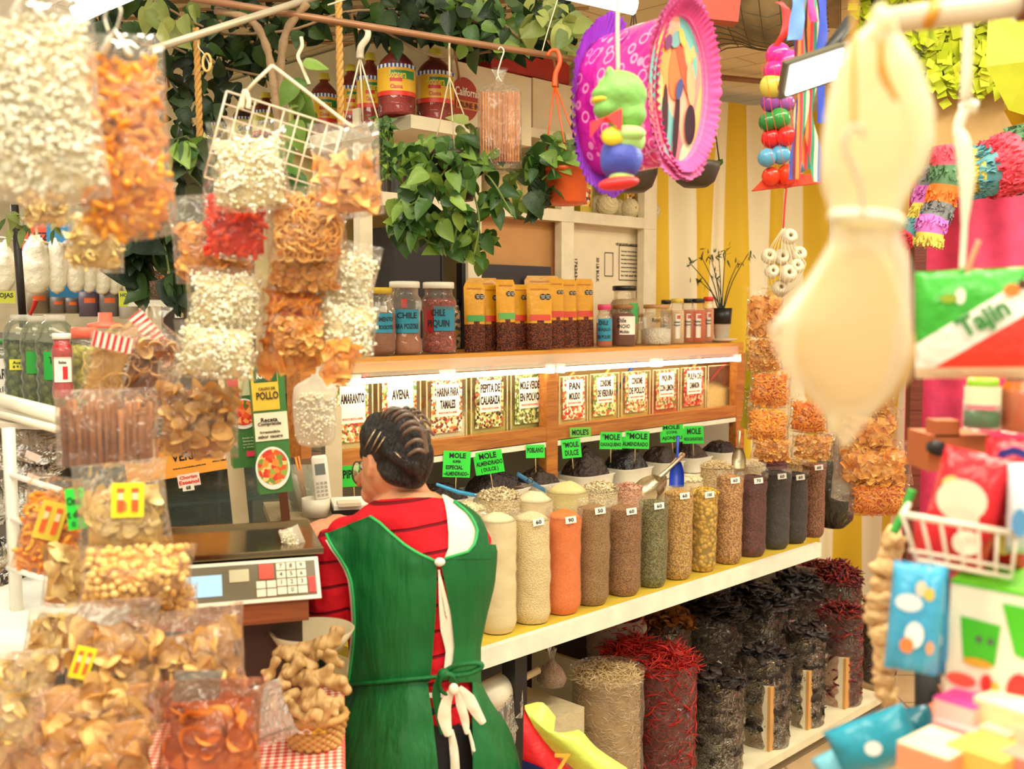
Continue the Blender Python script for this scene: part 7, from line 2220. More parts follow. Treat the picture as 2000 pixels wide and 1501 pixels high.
BN=['pink ball at the very top of the net','pink ball beside the lamp head, upper one','small pink ball under the top one','olive-yellow ball, curtain side','olive-yellow ball touching the lamp','purple ball, curtain side','purple ball under the lamp','green ball, smaller of two','green ball, larger and glossy','red ball, curtain side','red ball beside the ribbons','sky-blue ball, smaller','sky-blue ball, larger','orange-red ball low on the curtain side','orange-red ball at the bottom of the net','blue ball behind the ribbon ends']
YBA=2.3;s=mpp(YBA)
for(x,y,r,rgb),nm in zip(BC,BN):
 mb=M();mb.ball((0,0,0),r*s,24,16)
 tag(mb.build('plastic_ball',mat(rgb,.18,var=.02),None,at(x,y,YBA+rng.uniform(-.012,.012))),nm+' of coloured balls','ball','coloured plastic balls in the hanging net')
mb=M()
for k in range(10):
 a=2*pi*k/10
 mb.tube([at(1524+8*cos(a),84,YBA),at(1522+34*cos(a),130,YBA+.04*sin(a)),at(1522+32*cos(a+.5),220,YBA+.04*sin(a+.5)),at(1524+34*cos(a+1),300,YBA+.04*sin(a+1)),at(1534+26*cos(a+1.4),362,YBA+.03*sin(a)),at(1532,368,YBA)],.0006,4)
tag(mb.build('ball_net',mat((226,60,30),.5)),'thin red net holding the coloured plastic balls','net')
mb=M();mb.add([at(x,y,YBA+.02)for x,y in((1468,372),(1500,340),(1600,340),(1606,356))]+[at(x,y,YBA+.03)for x,y in((1468,374),(1500,342),(1600,342),(1606,358))],[[0,1,2,3],[7,6,5,4],[0,4,5,1],[1,5,6,2],[2,6,7,3],[3,7,4,0]],0,.5,False)
tag(mb.build('net_header',mat((236,70,34),.5)),'orange-red card at the bottom of the ball net','card')
strand('string','red string from the ball net down to the bag of white balls',[at(1536,368,2.3),at(1533,400,2.3),at(1530,446,2.3)],.0022,mat((214,40,40),.5))
YW1=2.35;s=mpp(YW1)
WBN=['topmost white bobbin near the net knot','white bobbin showing its round hole','white bobbin on the curtain side','white bobbin on the lamp side under the knot','large white bobbin in the middle of the net','white bobbin low on the chips side','lowest white bobbin in the net','white bobbin behind the middle one']
for(x,y,r),nm in zip(((1542,462,15),(1526,502,16),(1502,500,15),(1560,496,15),(1540,534,17),(1508,530,14),(1524,562,16),(1556,520,14)),WBN):
 mb=M();th=np.linspace(0,2*pi,22,endpoint=False);P=[]
 for a,z in((.25,.6),(.36,.82),(.7,.74),(1,.3),(1,-.3),(.7,-.74),(.36,-.82),(.25,-.6)):
  P.append(np.stack([r*s*a*np.cos(th),r*s*a*np.sin(th),np.full(22,z*r*s)],-1))
 P.append(P[0]);mb.grid(np.array(P),closed=True);mb.xf(Euler((1.3,rng.uniform(-.5,.5),0)).to_matrix().to_4x4())
 tag(mb.build('white_bobbin',mat((222,208,178),.5,bump=.003,bs=150),None,at(x,y,YW1+rng.uniform(-.02,.02))),nm,'bobbin','white bobbins in the hanging net bag')
mb=M()
for k in range(22):
 a=2*pi*k/22
 mb.tube([at(1531,442,YW1),at(1530+22*cos(a),476,YW1+.03*sin(a)),at(1531+44*cos(a),515,YW1+.05*sin(a)),at(1527+30*cos(a),556,YW1+.04*sin(a)),at(1524+4*cos(a),580,YW1)],.0006,4)
tag(mb.build('net_bag',mat((226,214,186),.5)),'fine white net bag full of white bobbins','net bag')
YR=2.0
RB=stripes([(230,60,70),(60,150,120),(240,226,190),(50,90,180),(120,40,70),(236,140,60)],.006,'X')
def ribbon(label,pts,wpx,m,Y=YR,fold=0,cat='strap',g='woven straps and ribbons'):
 s=mpp(Y);q=spline([at(x,y,Y+z)for x,y,z in pts],6);b=q[0].copy()
 mb=M();P1=[]
 for i,p in enumerate(q):
  a=.5*sin(i*.5+fold);wpx*=1.0
  d=Vector((cos(a),sin(a),0))*wpx*s/2
  P1.append([list(p-d-b),list(p-b+Vector((0,-.002,0))),list(p+d-b)])
 P1=np.array(P1);mb.grid(P1);mb.grid((P1+np.array([0,.002,0]))[:,::-1])
 tag(mb.build('woven_strap',m,None,b),label,cat,g)
ribbon('pale blue folded zipper strap at the top of the strap bundle',[(1560,-10,0),(1558,30,0),(1552,78,0)],28,mat((96,140,214),.5))
ribbon('royal blue zipper strap hanging beside the pale blue one',[(1606,-10,.02),(1608,60,.02),(1603,110,.02),(1605,240,.02)],18,mat((46,70,180),.5))
ribbon('striped woven strap with a red edge, hanging straight',[(1566,-10,.04),(1562,90,.04),(1570,200,.04),(1556,290,.04),(1552,350,.04)],22,RB)
ribbon('striped woven strap looped behind the lamp bracket',[(1584,-10,.05),(1590,120,.05),(1578,220,.05),(1592,300,.05),(1598,355,.05)],24,RB,fold=2)
ribbon('striped woven strap at the back with a green edge',[(1576,20,.07),(1580,130,.07),(1560,230,.07),(1580,330,.07)],20,RB,fold=4)
ribbon('dark maroon strap between the striped ones',[(1574,20,.06),(1576,100,.06),(1582,160,.06),(1580,250,.06)],14,mat((110,36,50),.6))
ribbon('green woven strap beside the maroon one',[(1590,10,.06),(1586,90,.06),(1592,150,.06)],14,mat((50,120,70),.6))
ribbon('magenta ribbon at the top of the strap bundle',[(1582,-10,.02),(1586,20,.02),(1590,42,.02)],14,mat((236,60,150),.5))
ribbon('red crepe streamer hanging beside the pale blue strap',[(1522,4,.05),(1536,20,.05),(1534,60,.05),(1515,90,.05)],16,mat((232,50,50),.5))
YFl=1.75;s=mpp(YFl);base=at(1590,140,YFl)
fl=thing('flood_lamp','black flood lamp shining under a grey frame beside the white net bag','lamp',base,rot=(-.8,-.34,.25))
mb=M();mb.box((0,0,14*s),(126*s,.055,14*s));mb.box((0,0,4*s),(140*s,.07,8*s));mb.box((40*s,.02,34*s),(20*s,.02,34*s),(0,.5,0));mb.build('housing',mat((90,84,64),.5,.3),fl)
mb=M();mb.box((0,0,-1.5*s),(116*s,.056,3*s));mb.build('lit_panel',emit((255,250,236),12),fl)
a_=area('flood_light',base+Vector((0,-.01,-.03)),(-.8,-.34,.25),.09,.05,5,(1,.95,.85))
pipe('lamp_arm',at(1612,108,YFl),at(1660,40,YFl+.1),.010,M_DARK,'black arm holding the flood lamp','arm')
YS2=3.55
SR='snack bags hanging by the tarpaulin'
def sb2(label,px,py,w_,h,kind,tilt=0.0,Y=YS2,**k):
 k.setdefault('s_mul',1.1)
 return snack_bag('snack_bag',label,'snack bag',px,py,w_,h,Y,kind,tilt,group=SR,fm=FILM_CLEAR if k.pop('c',0)else FILM,thick=k.pop('thick',.4),**k)
sb2('bag of tan-orange crisps at the top under the white bobbins',1494,608,74,96,'square',.0)
sb2('bag of orange crisps beside the end post of the case, second down',1492,685,72,78,'shell',.0)
sb2('bag of orange twists under the second bag of the column',1504,752,82,84,'thin_puff',.05,s_mul=.9)
sb2('bag of long orange puffs resting at the level of the case floor',1500,822,84,74,'puff',0,s_mul=.9)
sb2('bag of small shells just above the kidney beans',1508,872,84,52,'shell',.05)
sb2('bag of orange puffs hanging in the gap of the column',1580,806,78,76,'thin_puff',.05,s_mul=.9)
sb2('bag of tan shells under the orange puffs in the gap',1588,868,82,58,'shell',.05)
sb2('bag of mixed round crisps behind the tip of the white net',1692,770,120,80,'shell',.2)
sb2('bag of broad tan crisps right under the white net tip',1697,830,116,90,'square',.15,s_mul=1.3)
sb2('bag of large square wheat crisps, widest in its column',1708,900,146,88,'square',.0,s_mul=1.4)
sb2('lowest bag, thin orange puffs above the striped tarpaulin foot',1716,966,122,78,'thin_puff',-.08,s_mul=.9)
snack_bag('plastic_bag','lime yellow plastic bag tucked beside the end post','plastic bag',1474,760,44,150,3.7,'pasta',.05,fill=.5,fm=film(rgb=(206,200,40),haze=.7),thick=.3)
snack_bag('plastic_bag','loose clear plastic bag hanging under the lime one beside the sacks','plastic bag',1652,910,50,130,3.6,'scrap',.05,fill=.05,fm=film(haze=.2,gl=1.6),thick=.3)
YD1=2.6;s=mpp(YD1)
DC=[(238,90,110),(90,130,90),(240,120,40),(120,120,120),(206,110,190),(220,200,90),(90,150,160),(232,70,90)]
pr_f=p_chip(71,'tri',3,.4)
def fringed(name,pts,radii,ncol,root,base,shift=0,nf=46,mat_=None):
 q=spline(pts,8);n=len(q)
 rr=np.interp(np.linspace(0,1,n),np.linspace(0,1,len(radii)),radii)*s
 mb=M()
 P=[];T=np.gradient(np.array([list(p)for p in q]),axis=0);T/=np.linalg.norm(T,axis=1)[:,None]
 A=np.cross(T,np.array([0,1.,.1]));A/=np.linalg.norm(A,axis=1)[:,None];Bv=np.cross(T,A)
 th=np.linspace(0,2*pi,20,endpoint=False)
 for i in range(n):
  P.append(np.array(list(q[i]-base))+rr[i]*(np.cos(th)[:,None]*A[i]+np.sin(th)[:,None]*Bv[i]))
 P=np.array(P)
 band=np.minimum((np.arange(n-1)/(n-1)*ncol).astype(int),ncol-1)
 mb.grid(P,closed=True,caps=True)
 mb.m[0]=np.repeat((band+shift)%len(DC),20)
 for k in range(ncol):
  i=int((k+1)/ncol*(n-1));i0=max(0,i-1)
  m_=nf*2
  a=rng.uniform(0,2*pi,m_);f=rng.uniform(-.9,.25,m_)
  c=np.array(list(q[i0]-base))+T[i0]*(f[:,None]*(q[i]-q[max(0,i-3)]).length)+(rr[i0]*1.03)*(np.cos(a)[:,None]*A[i0]+np.sin(a)[:,None]*Bv[i0])
  D=np.tile(T[i0],(m_,1))+.5*(np.cos(a)[:,None]*A[i0]+np.sin(a)[:,None]*Bv[i0])+rng.normal(0,.2,(m_,3))
  R=dir_rots(D,rng.normal(0,1,(m_,3)))
  mb.scatter(pr_f,c,np.full(m_,5.5*s),R[:,:,[1,0,2]]*np.array([1,1,-1]),(k+shift)%len(DC))
 return mb.build(name,[mat(c,.7,var=.1)for c in DC],root)
base=at(1880,330,YD1)
dk=thing('donkey_pinata','striped paper-fringe animal piñata with rainbow legs dangling','piñata',base)
fringed('body',[at(1880,340,YD1),at(1940,330,YD1),at(2000,310,YD1),at(2080,295,YD1)],[40,52,62,62],7,dk,base,5,70)
fringed('leg',[at(1848,285,YD1-.05),at(1848,340,YD1-.05),at(1836,400,YD1-.05),at(1820,440,YD1-.06),at(1812,480,YD1-.06)],[26,27,26,26,24],6,dk,base,0)
fringed('leg',[at(1820,330,YD1+.05),at(1808,390,YD1+.05),at(1790,440,YD1+.04),at(1762,472,YD1+.04)],[24,23,20,17],5,dk,base,3)
YT=1.05
strand('white_rope','soft white rope with a knot and loop holding the green and red pouch',[at(1892,-30,YT),at(1890,90,YT),at(1886,200,YT)],[.0048,.0048,.0058],mat((240,224,196),.6),'rope')
strand('white_rope','knotted lower half of the white rope with its side loop',[at(1878,205,YT),at(1902,208,YT),at(1886,215,YT),at(1872,250,YT),at(1880,280,YT),at(1888,350,YT),at(1884,440,YT),at(1879,526,YT)],[.006,.007,.006,.005,.008,.008,.003,.003],mat((246,234,208),.6),'rope')
strand('wooden_stick','thin wooden stick poking up from the green and red pouch',[at(1912,470,YT),at(1896,510,YT),at(1886,545,YT)],.0026,mat((200,150,110),.6),'stick')
s=mpp(YT);base=at(1898,738,YT)
tj=thing('candy_pouch','large green, white and red chili candy pouch hanging on the white rope','pouch',base,rot=(0,-.03,facecam(base)))
def pouch_sheet(root,w_,h,bulge,m,name='front',y0=0.0):
 U,V_=np.meshgrid(np.linspace(-1,1,22),np.linspace(0,1,22))
 th=np.sqrt(np.clip(1-U**4,0,1))*np.sin(np.clip(V_,.0,1)*pi)**.5
 mb=M()
 for side in(1,-1):
  P=np.stack([U*w_/2,-side*th*bulge+.002*vnoise(np.stack([U*4,V_*4,U*0+side],-1)),V_*h],-1);mb.grid(P if side>0 else P[:,::-1])
 return mb.build(name,m,root)
w_,h=206*s,212*s
t=NT('pouch_print');v=t.co();sp=t.n('ShaderNodeSeparateXYZ');t.set(sp,0,v)
dg=t.math('SUBTRACT',sp.outputs['Z'],t.math('MULTIPLY',sp.outputs['X'],.62))
c1_=t.ramp(t.math('DIVIDE',dg,h),[(0.0,srgb(236,60,44)),(.30,srgb(240,236,224)),(.62,srgb(60,170,50))],'CONSTANT')
bt_=t.ramp(t.math('DIVIDE',sp.outputs['Z'],h),[(0,1.0),(.1,0.0)],'CONSTANT')
pouch_sheet(tj,w_,h,.018,t.done(t.bsdf(t.mix(bt_,c1_,srgb(226,196,160)),.3,0.0,t.bump(t.noise(v,20,3),.01))))
mb=M();put_text(mb,'Tajin',22*s,112*s,96*s,52*s,y=-.024,tilt=.5,bold=.04);mb.build('lettering',mat((50,130,50),.4),tj)
for(x,z,w2,h2,rgb,nm)in((70,168,24,20,(240,130,50),'orange_slice_print'),(-20,160,16,26,(240,240,220),'white_print'),(-40,156,26,14,(150,170,40),'gold_print'),(88,178,14,16,(90,50,34),'brown_print')):
 mb=M();q=np.linspace(0,2*pi,20,endpoint=False);mb.add(np.stack([x*s+w2*s*.6*np.cos(q),0*q-.0215,z*s+h2*s*.6*np.sin(q)],-1),[list(range(20))]);mb.build(nm,mat(rgb,.4),tj)
YN=.72;s=mpp(YN);base=at(1660,830,YN)
nb=thing('white_net_bag','large white cloth bag tied at its waist with a tan bulk inside, hanging frontmost','bag',base)
NETM=film(rgb=(250,242,216),haze=.36,gl=.4,rough=.5,wr=5,bd=.004)
def loft(prof,m,name,off=0.0,lump=.04,sy=.45):
 """prof rows: (picture y, x centre, half width)"""
 th=np.linspace(0,2*pi,40,endpoint=False);P=[]
 for(py,cx,hw)in prof:
  c=at(cx,py,YN+off)-base
  P.append(np.stack([c.x+hw*s*np.cos(th),c.y+hw*s*sy*np.sin(th),np.full(40,c.z)],-1))
 P=np.array(P)
 Q=[]
 for a,b in zip(P[:-1],P[1:]):
  for f in(0,.25,.5,.75):Q.append(a*(1-f)+b*f)
 Q.append(P[-1]);Q=np.array(Q)
 Q=Q*np.array([1,1,1])+(lump*.1*vnoise(Q*18))[...,None]*np.array([1,.5,0])
 mb=M();mb.grid(Q,closed=True,caps=True);return mb.build(name,m,nb)
SOFT=mat((238,216,170),.7)
loft([(60,1718,14),(85,1718,60),(130,1716,86),(200,1718,104),(280,1718,110),(340,1712,100),(390,1702,70),(420,1690,54)],SOFT,'upper_pouch',.03)
loft([(480,1668,40),(520,1666,78),(600,1668,108),(690,1672,122),(740,1670,112),(780,1666,84),(806,1664,50)],mat((214,172,112),.7),'filling',.02)
loft([(40,1730,16),(80,1716,54),(130,1716,84),(220,1716,108),(290,1716,108),(350,1705,94),(400,1698,74),(440,1694,66),(470,1692,74),(510,1685,94),(570,1668,116),(640,1644,138),(700,1650,124),(760,1660,88),(800,1662,56),(840,1662,26),(870,1658,8)],NETM,'cloth')
mb=M();mb.tube([at(1640+54+66*cos(a),436+8*sin(a)-14*sin(a*.5),YN+.02*sin(a))-base for a in np.linspace(0,2*pi,30)],.004,8,caps=False);mb.build('waist_tie',mat((250,250,224),.6),nb)
mb=M();mb.ball(at(1725,50,YN)-base,(26*s,.01,36*s),16,10,lump=.3);mb.build('knot',SOFT,nb)
strand('rubber_band','yellow-brown band hanging straight down to the grey hook',[at(1668,-20,YN-.04),at(1667,120,YN-.04),at(1668,240,YN-.04)],.0016,mat((214,164,50),.5),'band')
strand('rubber_band','curved amber band lying on the upper half of the white cloth bag',[at(1722,80,YN-.06),at(1724,140,YN-.06),at(1752,196,YN-.06)],[.002,.003,.0015],mat((206,146,40),.5),'band')
strand('grey_hook','grey S-shaped hook on the upper half of the white cloth bag',[at(1688,268,YN-.06),at(1680,250,YN-.06),at(1660,252,YN-.06),at(1650,290,YN-.06),at(1680,360,YN-.06),at(1686,420,YN-.06)],.0017,mat((200,186,160),.4,.3),'hook')
pipe('pale_bar',at(1740,40,.95),at(1990,8,.95),.012,mat((224,204,176),.5),'thick pale bar along the top above the white rope','bar',12)
pipe('wooden_end',at(1988,8,.95),at(2060,0,.95),.016,mat((130,70,40),.5),'brown end piece of the thick pale bar','bar')
strand('rubber_band','amber band wrapped round the pale bar',[at(1812,48,.94),at(1822,28,.93),at(1826,6,.94)],.005,mat((206,140,30),.5),'band')
strand('thin_wire','thin dark wire curving down from the thick pale bar',[at(1820,50,.95),at(1812,84,.95),at(1792,112,.95)],.0008,M_DARK,'wire')
YC=1.15
r_,r,h=jar('cream_jar','green-topped jar with a white label on the brown box','jar',1917,838,70,100,YC+.1,'straight',mat((70,120,80),.3),.45,mat((150,200,40),.4),.3,plane='A')
wrap_label(r_,r,h*.5,h*.86,-1.2,1.2,mat((236,232,196),.5))
jar('honey_jar','amber jar with bright highlights at the picture edge','jar',1990,845,76,130,YC+.1,'round',mat((206,100,20),.2),.9,mat((230,120,40),.4),.15,plane='A')
p=at(1900,888,YC+.1);mb=M();mb.box((-.01,.05,0),(.075,.07,.045));mb.box((-.025,.03,.03),(.03,.03,.02))
tag(mb.build('brown_box',mat((176,92,44),.6),None,p),'brown wooden box under the green-topped jar','box')
p=at(1822,872,YC+.12);mb=M();mb.lathe([(.001,0),(.009,0),(.009,.02),(.001,.02)],seg=20,rot=(pi/2,0,0));tag(mb.build('bottle_top',M_DARK,None,p),'small black serrated cap beside the brown box','cap')
YB2=1.0;base=at(1880,1075,YB2)
wbk=thing('wire_basket','white wire basket of red candy packs','basket',base,facecam(base))
s=mpp(YB2);mb=M()
def Bk(px,py,dy=0):
 return Matrix.Rotation(-facecam(base),3,'Z')@(at(px,py,YB2+dy)-base)
top_=[(1762,1004),(1985,1042)];bot_=[(1790,1092),(1975,1128)]
mb.tube([Bk(*top_[0]),(Bk(*top_[0])+Bk(*top_[1]))/2,Bk(*top_[1])],.0032,8);mb.tube([Bk(*bot_[0]),(Bk(*bot_[0])+Bk(*bot_[1]))/2,Bk(*bot_[1])],.0022,8)
mb.tube([Bk(1776,1074),Bk(1870,1090),Bk(1978,1110)],.0018,8)
for k in range(7):
 f=k/6;a=Bk(1762+223*f,1004+38*f);b=Bk(1790+185*f,1092+36*f)
 mb.tube([a,(a+b)/2,b],.0020,6);c=Bk(1790+185*f,1085+36*f,.14);mb.tube([b,(b+c)/2,c],.0018,6)
for(a,b)in(((1762,1004),(1775,985)),((1985,1042),(1990,1020))):
 mb.tube([Bk(*a),Bk(*b,.08),Bk(*b,.16)],.003,6)
mb.build('wire',mat((242,224,204),.4),wbk)
def pack(label,cx,y0,y1,wpx,Y,rgb,prints,tilt=0.0,name='candy_pack',cat='candy pack',yaw=0.0,dpt=.03,group=None):
 base=at(cx,y1,Y);s=mpp(Y)
 r_=thing(name,label,cat,base,group=group,rot=(0,tilt,facecam(base,yaw)))
 pouch_sheet(r_,wpx*s,(y1-y0)*s,dpt,mat(rgb,.25,bump=.01,bs=16),'wrapper')
 for k,(x,z,w2,h2,c)in enumerate(prints):
  mb=M();q=np.linspace(0,2*pi,20,endpoint=False)
  mb.add(np.stack([(x+w2*np.cos(q)*.5)*wpx*s,0*q-dpt*.93*(1-(2*x)**4)-.003-.0005*k,(z+h2*np.sin(q)*.5)*(y1-y0)*s],-1),[list(range(20))]);mb.build('print',mat(c,.4),r_)
 return r_
PR=[(-.1,.62,.7,.34,(246,226,200)),(-.3,.72,.24,.14,(210,214,130)),(.12,.3,.4,.2,(250,236,214)),(-.05,.5,.5,.12,(236,214,190))]
pack('red candy pack with a clear window, propped in front in the wire basket',1852,870,1110,130,1.06,(222,30,44),PR,.22,group='red candy packs in the wire basket')
r_=pack('red candy pack with a dark blue letter, further along the wire basket',1950,850,1110,90,1.08,(216,24,40),[(.0,.5,.5,.16,(236,60,60)),(.05,.26,.4,.2,(230,200,80))],.06,group='red candy packs in the wire basket')
mb=M();put_text(mb,'G',0,.13*.9,.03,.035,y=-.036,bold=.05);mb.build('lettering',mat((40,40,130),.4),r_)
pack('red candy pack lying low behind the wires',1850,1010,1120,130,1.10,(206,20,36),[],.0,group='red candy packs in the wire basket')
pack('white and blue printed pack at the picture edge in the basket',1990,900,1080,50,1.02,(214,220,226),[(0,.4,.6,.3,(90,150,200))],.0)
mb=M();mb.add([at(x,y,1.2)for x,y in((1778,960),(1786,962),(1752,1040),(1742,1040))],[[0,1,2,3]]);
strand('green_strap','bright green strap at the side of the wire basket',[at(1782,955,1.2),at(1765,1000,1.2),at(1745,1040,1.2)],.005,mat((50,160,60),.5),'strap')
WIP=[(.05,.82,.2,.14,(250,220,190)),(-.15,.68,.5,.16,(240,244,244)),(.2,.78,.2,.12,(230,200,90)),(.0,.4,.34,.24,(250,250,244)),(-.12,.3,.26,.14,(240,130,60)),(.3,.3,.14,.12,(240,160,110))]
pack('sky-blue wipes pack with bird prints, hanging under the wire basket',1778,1090,1310,100,1.0,(70,170,214),WIP,.06,'wipes_pack','wipes pack',dpt=.02,group='blue wipes packs')
pack('darker sky-blue wipes pack behind the printed one',1824,1100,1316,64,1.04,(50,140,184),[(.1,.4,.3,.2,(240,220,200))],-.04,'wipes_pack','wipes pack',dpt=.02,group='blue wipes packs')
for k,(x,y,w2,h2,tl,lb)in enumerate(((1730,1440,170,100,-.5,'teal wipes pack lying at the bottom, long and slanted'),(1690,1480,150,80,-.6,'pale blue wipes pack at the very bottom edge'),(1778,1420,120,80,-.3,'dark teal wipes pack tucked behind the slanted one'))):
 pack(lb,x,y-h2/2,y+h2/2,w2,1.05+.03*k,((40,150,176),(120,190,210),(20,110,130))[k],[(0,.5,.2,.3,(240,240,236))],tl,'wipes_pack','wipes pack',dpt=.02,group='blue wipes packs')
mb=M();base=at(1735,1220,1.25);s=mpp(1.25)
for k,(x,y,r)in enumerate(((1748,1052,22),(1738,1080,24),(1730,1108,26),(1728,1140,30),(1722,1170,28),(1716,1200,30),(1722,1232,28),(1728,1262,26),(1730,1294,24),(1728,1326,24),(1732,1356,20),(1742,1380,14))):
 mb.ball(at(x,y,1.25+.005*(k%2))-base,(r*s,r*s*.8,22*s),16,10,lump=.5,seed=k*1.9)
tag(mb.build('pod_strand',mat((222,182,126),.6,bump=.008,bs=50),None,base),'long strand of beige dried pods hanging beside the blue wipes','strand')
base=at(1925,1372,1.0)
gb=thing('snack_box','green and white snack box with a cup drawing standing on the counter','box',base,rot=(0,.03,facecam(base,-.25)))
s=mpp(1.0);w_,h=160*s,232*s
mb=M();mb.box((0,.05,h/2),(w_,.1,h));mb.build('body',mat((238,230,206),.4),gb)
mb=M();mb.box((.0,.05,h+.001),(w_*1.002,.102,.004));mb.box((w_/2,.05,h/2),(.002,.1,h));mb.build('green_top',mat((96,190,40),.4),gb)
mb=M();mb.add([(-.36*w_,-.001,.72*h),(.12*w_,-.001,.70*h),(.08*w_,-.001,.34*h),(-.30*w_,-.001,.36*h)],[[3,2,1,0]],0,.5,False);mb.build('cup_print',mat((70,186,34),.4),gb)
mb=M();mb.add([(.12*w_,-.0015,.9*h),(.5*w_,-.0015,.9*h),(.5*w_,-.0015,.45*h),(.3*w_,-.0015,.48*h)],[[3,2,1,0]],0,.5,False);mb.build('green_panel',mat((80,192,34),.4),gb)
for(x,z,a,b,c,nm)in((-.12,.34,.36,.08,(214,160,40),'gold_print'),(-.3,.16,.36,.12,(240,90,70),'coral_print'),(.0,.18,.14,.16,(226,50,40),'red_print'),(.1,.15,.1,.12,(206,180,60),'gold_print'),(.38,.16,.3,.34,(214,44,40),'red_print'),(-.12,.55,.08,.06,(90,100,80),'dark_print'),(.02,.55,.08,.06,(90,100,80),'dark_print')):
 mb=M();q=np.linspace(0,2*pi,18,endpoint=False);mb.add(np.stack([(x+a*np.cos(q)/2)*w_,0*q-.0025,(z+b*np.sin(q)/2)*h],-1),[list(range(18))]);mb.build(nm,mat(c,.4),gb)
mb=M();p=at(1880,1560,.95);mb.box((.11,.1,0),(.16,.26,.02));zt3=at(1925,1372,1.0).z
tag(mb.build('candy_shelf',mat((120,70,50),.6),None,(at(1900,1500,1.0).x,1.05,zt3-.09),(0,0,-.2)),'dark shelf under the small candy boxes and green box','shelf')
for k,(x,y,w2,h2,c,ct,lb)in enumerate(((1860,1400,84,56,(246,190,180),(246,70,160),'pink-topped little box at the back of the stack'),(1860,1436,84,34,(248,170,170),(248,180,180),'pale pink little box right under the pink-topped one'),(1950,1402,110,50,(236,210,160),(248,240,206),'cream little box with dark marks behind the stack'),(1940,1450,60,46,(226,196,144),(240,220,180),'cream little box, second tier by the pink ones'),(1992,1450,70,56,(240,200,170),(240,190,150),'peach little box at the picture edge'),(1800,1490,110,50,(240,150,110),(250,226,190),'coral-striped little box lying at the front'),(1900,1496,120,50,(226,190,90),(220,190,90),'mustard little box at the bottom edge'),(1985,1500,80,40,(240,130,120),(246,150,130),'coral little box in the very corner'))):
 Y=.98-.012*k;p=at(x,y+h2/2,Y);s=mpp(Y)
 r_=thing('candy_box',lb,'box',p,facecam(p,-.5),'small candy boxes on the shelf')
 mb=M();mb.box((0,.03,h2*s/2),(w2*s,.06,h2*s));mb.build('body',mat(c,.4),r_)
 mb=M();mb.box((0,.03,h2*s+.001),(w2*s,.06,.002));mb.build('top_face',mat(ct,.4),r_)
p=at(1790,1452,1.08);mb=M();mb.box((.03,.04,0),(.07,.08,.014),(0,-.35,0));tag(mb.build('orange_tray',mat((214,96,40),.5),None,p),'orange tray edge behind the little coral-striped box','tray')
pipe('black_stand',at(1812,1300,1.3),at(1812,1560,1.3),.016,M_DARK,'black stand post behind the blue wipes packs','post')
# the woman at the scale
YW=2.15
sp_=mpp(YW)
RG=[(945,800,44,.050),(965,803,60,.058),(985,806,92,.07),(1005,806,122,.08),(1030,808,140,.09),(1080,815,146,.102),(1140,816,140,.108),(1200,812,130,.105),(1260,808,122,.10),(1330,812,118,.10),(1400,818,136,.115),(1480,822,150,.125),(1560,824,152,.125),(1640,824,146,.12)]
wroot=thing('person','woman seen from behind in a red ribbed sweater and green apron, working at the scale','person',(at(815,1200,YW).x,YW,0))
WO=Vector(wroot.location)
OR=Vector((0,0,HC))-WO
def ringp(py):
 a=np.array(RG)
 return[float(np.interp(py,a[:,0],a[:,i]))for i in(1,2,3)]
def tp(py,th,off=0.0,flare=0.0):
 """point on the torso at picture height py; th=0 faces the viewer"""
 cx,hw,d=ringp(py)
 c=at(cx,py,YW)-WO
 hw=hw*sp_+off+flare;d=d+off+flare
 q=Vector((c.x+hw*sin(th),c.y,c.z))-OR;q*=1-d*cos(th)/YW
 return list(OR+q)
def th_of(px,py,off=0.0,flare=0.0):
 cx,hw,d=ringp(py)
 v=(px-cx)*sp_/(hw*sp_+off+flare)
 return math.asin(max(-.99,min(.99,v)))
def W_(px,py,dy=0.0):
 return at(px,py,YW+dy)-WO
def limb(mb,pts,radii,seg=14):
 q=spline(pts,5)
 mb.tube(q,np.interp(np.linspace(0,1,len(q)),np.linspace(0,1,len(radii)),radii),seg)
def torso(mb,off,y0,y1,n=26):
 P=[[tp(y,a,off)for a in np.linspace(0,2*pi,40,endpoint=False)]for y in np.linspace(y0,y1,n)]
 mb.grid(np.array(P),closed=True,caps=True)
LA=[W_(672,1052,.01),W_(652,1130,.02),W_(650,1212,.03)]
LF=[W_(655,1214,.03),W_(642,1190,.05),W_(630,1148,.04)]
RA=[W_(922,1052,.04),W_(905,1130,.15),W_(880,1170,.20)]
RF=[W_(880,1170,.20),W_(780,1090,.24),W_(696,1020,.12)]
HD=W_(768,892,.03)
NB=W_(798,985,.01)
def hand(mb,wrist,dirv,up,s=1.0,curl=.5,flip=1):
 d=dirv.normalized();u=(up-d*up.dot(d)).normalized();sd=d.cross(u)*flip
 c=wrist+d*.04*s
 q=np.array([list(sd),list(d),list(u)]).T
 P=M();P.ball((0,0,0),(.036*s,.046*s,.016*s),14,10)
 V=P.v[0]@q.T+np.array(list(c));mb.add(V,P.f)
 for k,(off,L)in enumerate(((-.026,.058),(-.009,.068),(.009,.064),(.026,.050))):
  b=c+sd*off*s+d*.036*s
  k1=b+d*L*.45*s-u*.008*s
  k2=k1+(d*(1-curl)-u*curl).normalized()*L*.32*s
  k3=k2+(d*(1-curl*1.4)-u*curl*1.5).normalized()*L*.25*s
  mb.tube([b-d*.012*s,b,k1,k2,k3],[.0085*s,.0088*s,.008*s,.0072*s,.005*s],9)
 b=c-sd*.03*s-d*.012*s
 mb.tube([b,b-sd*.016*s+d*.014*s-u*.006*s,b-sd*.018*s+d*.034*s-u*.014*s,b-sd*.012*s+d*.05*s-u*.02*s],[.011*s,.0105*s,.009*s,.006*s],9)
SKIN_T=NT('skin');v=SKIN_T.co()
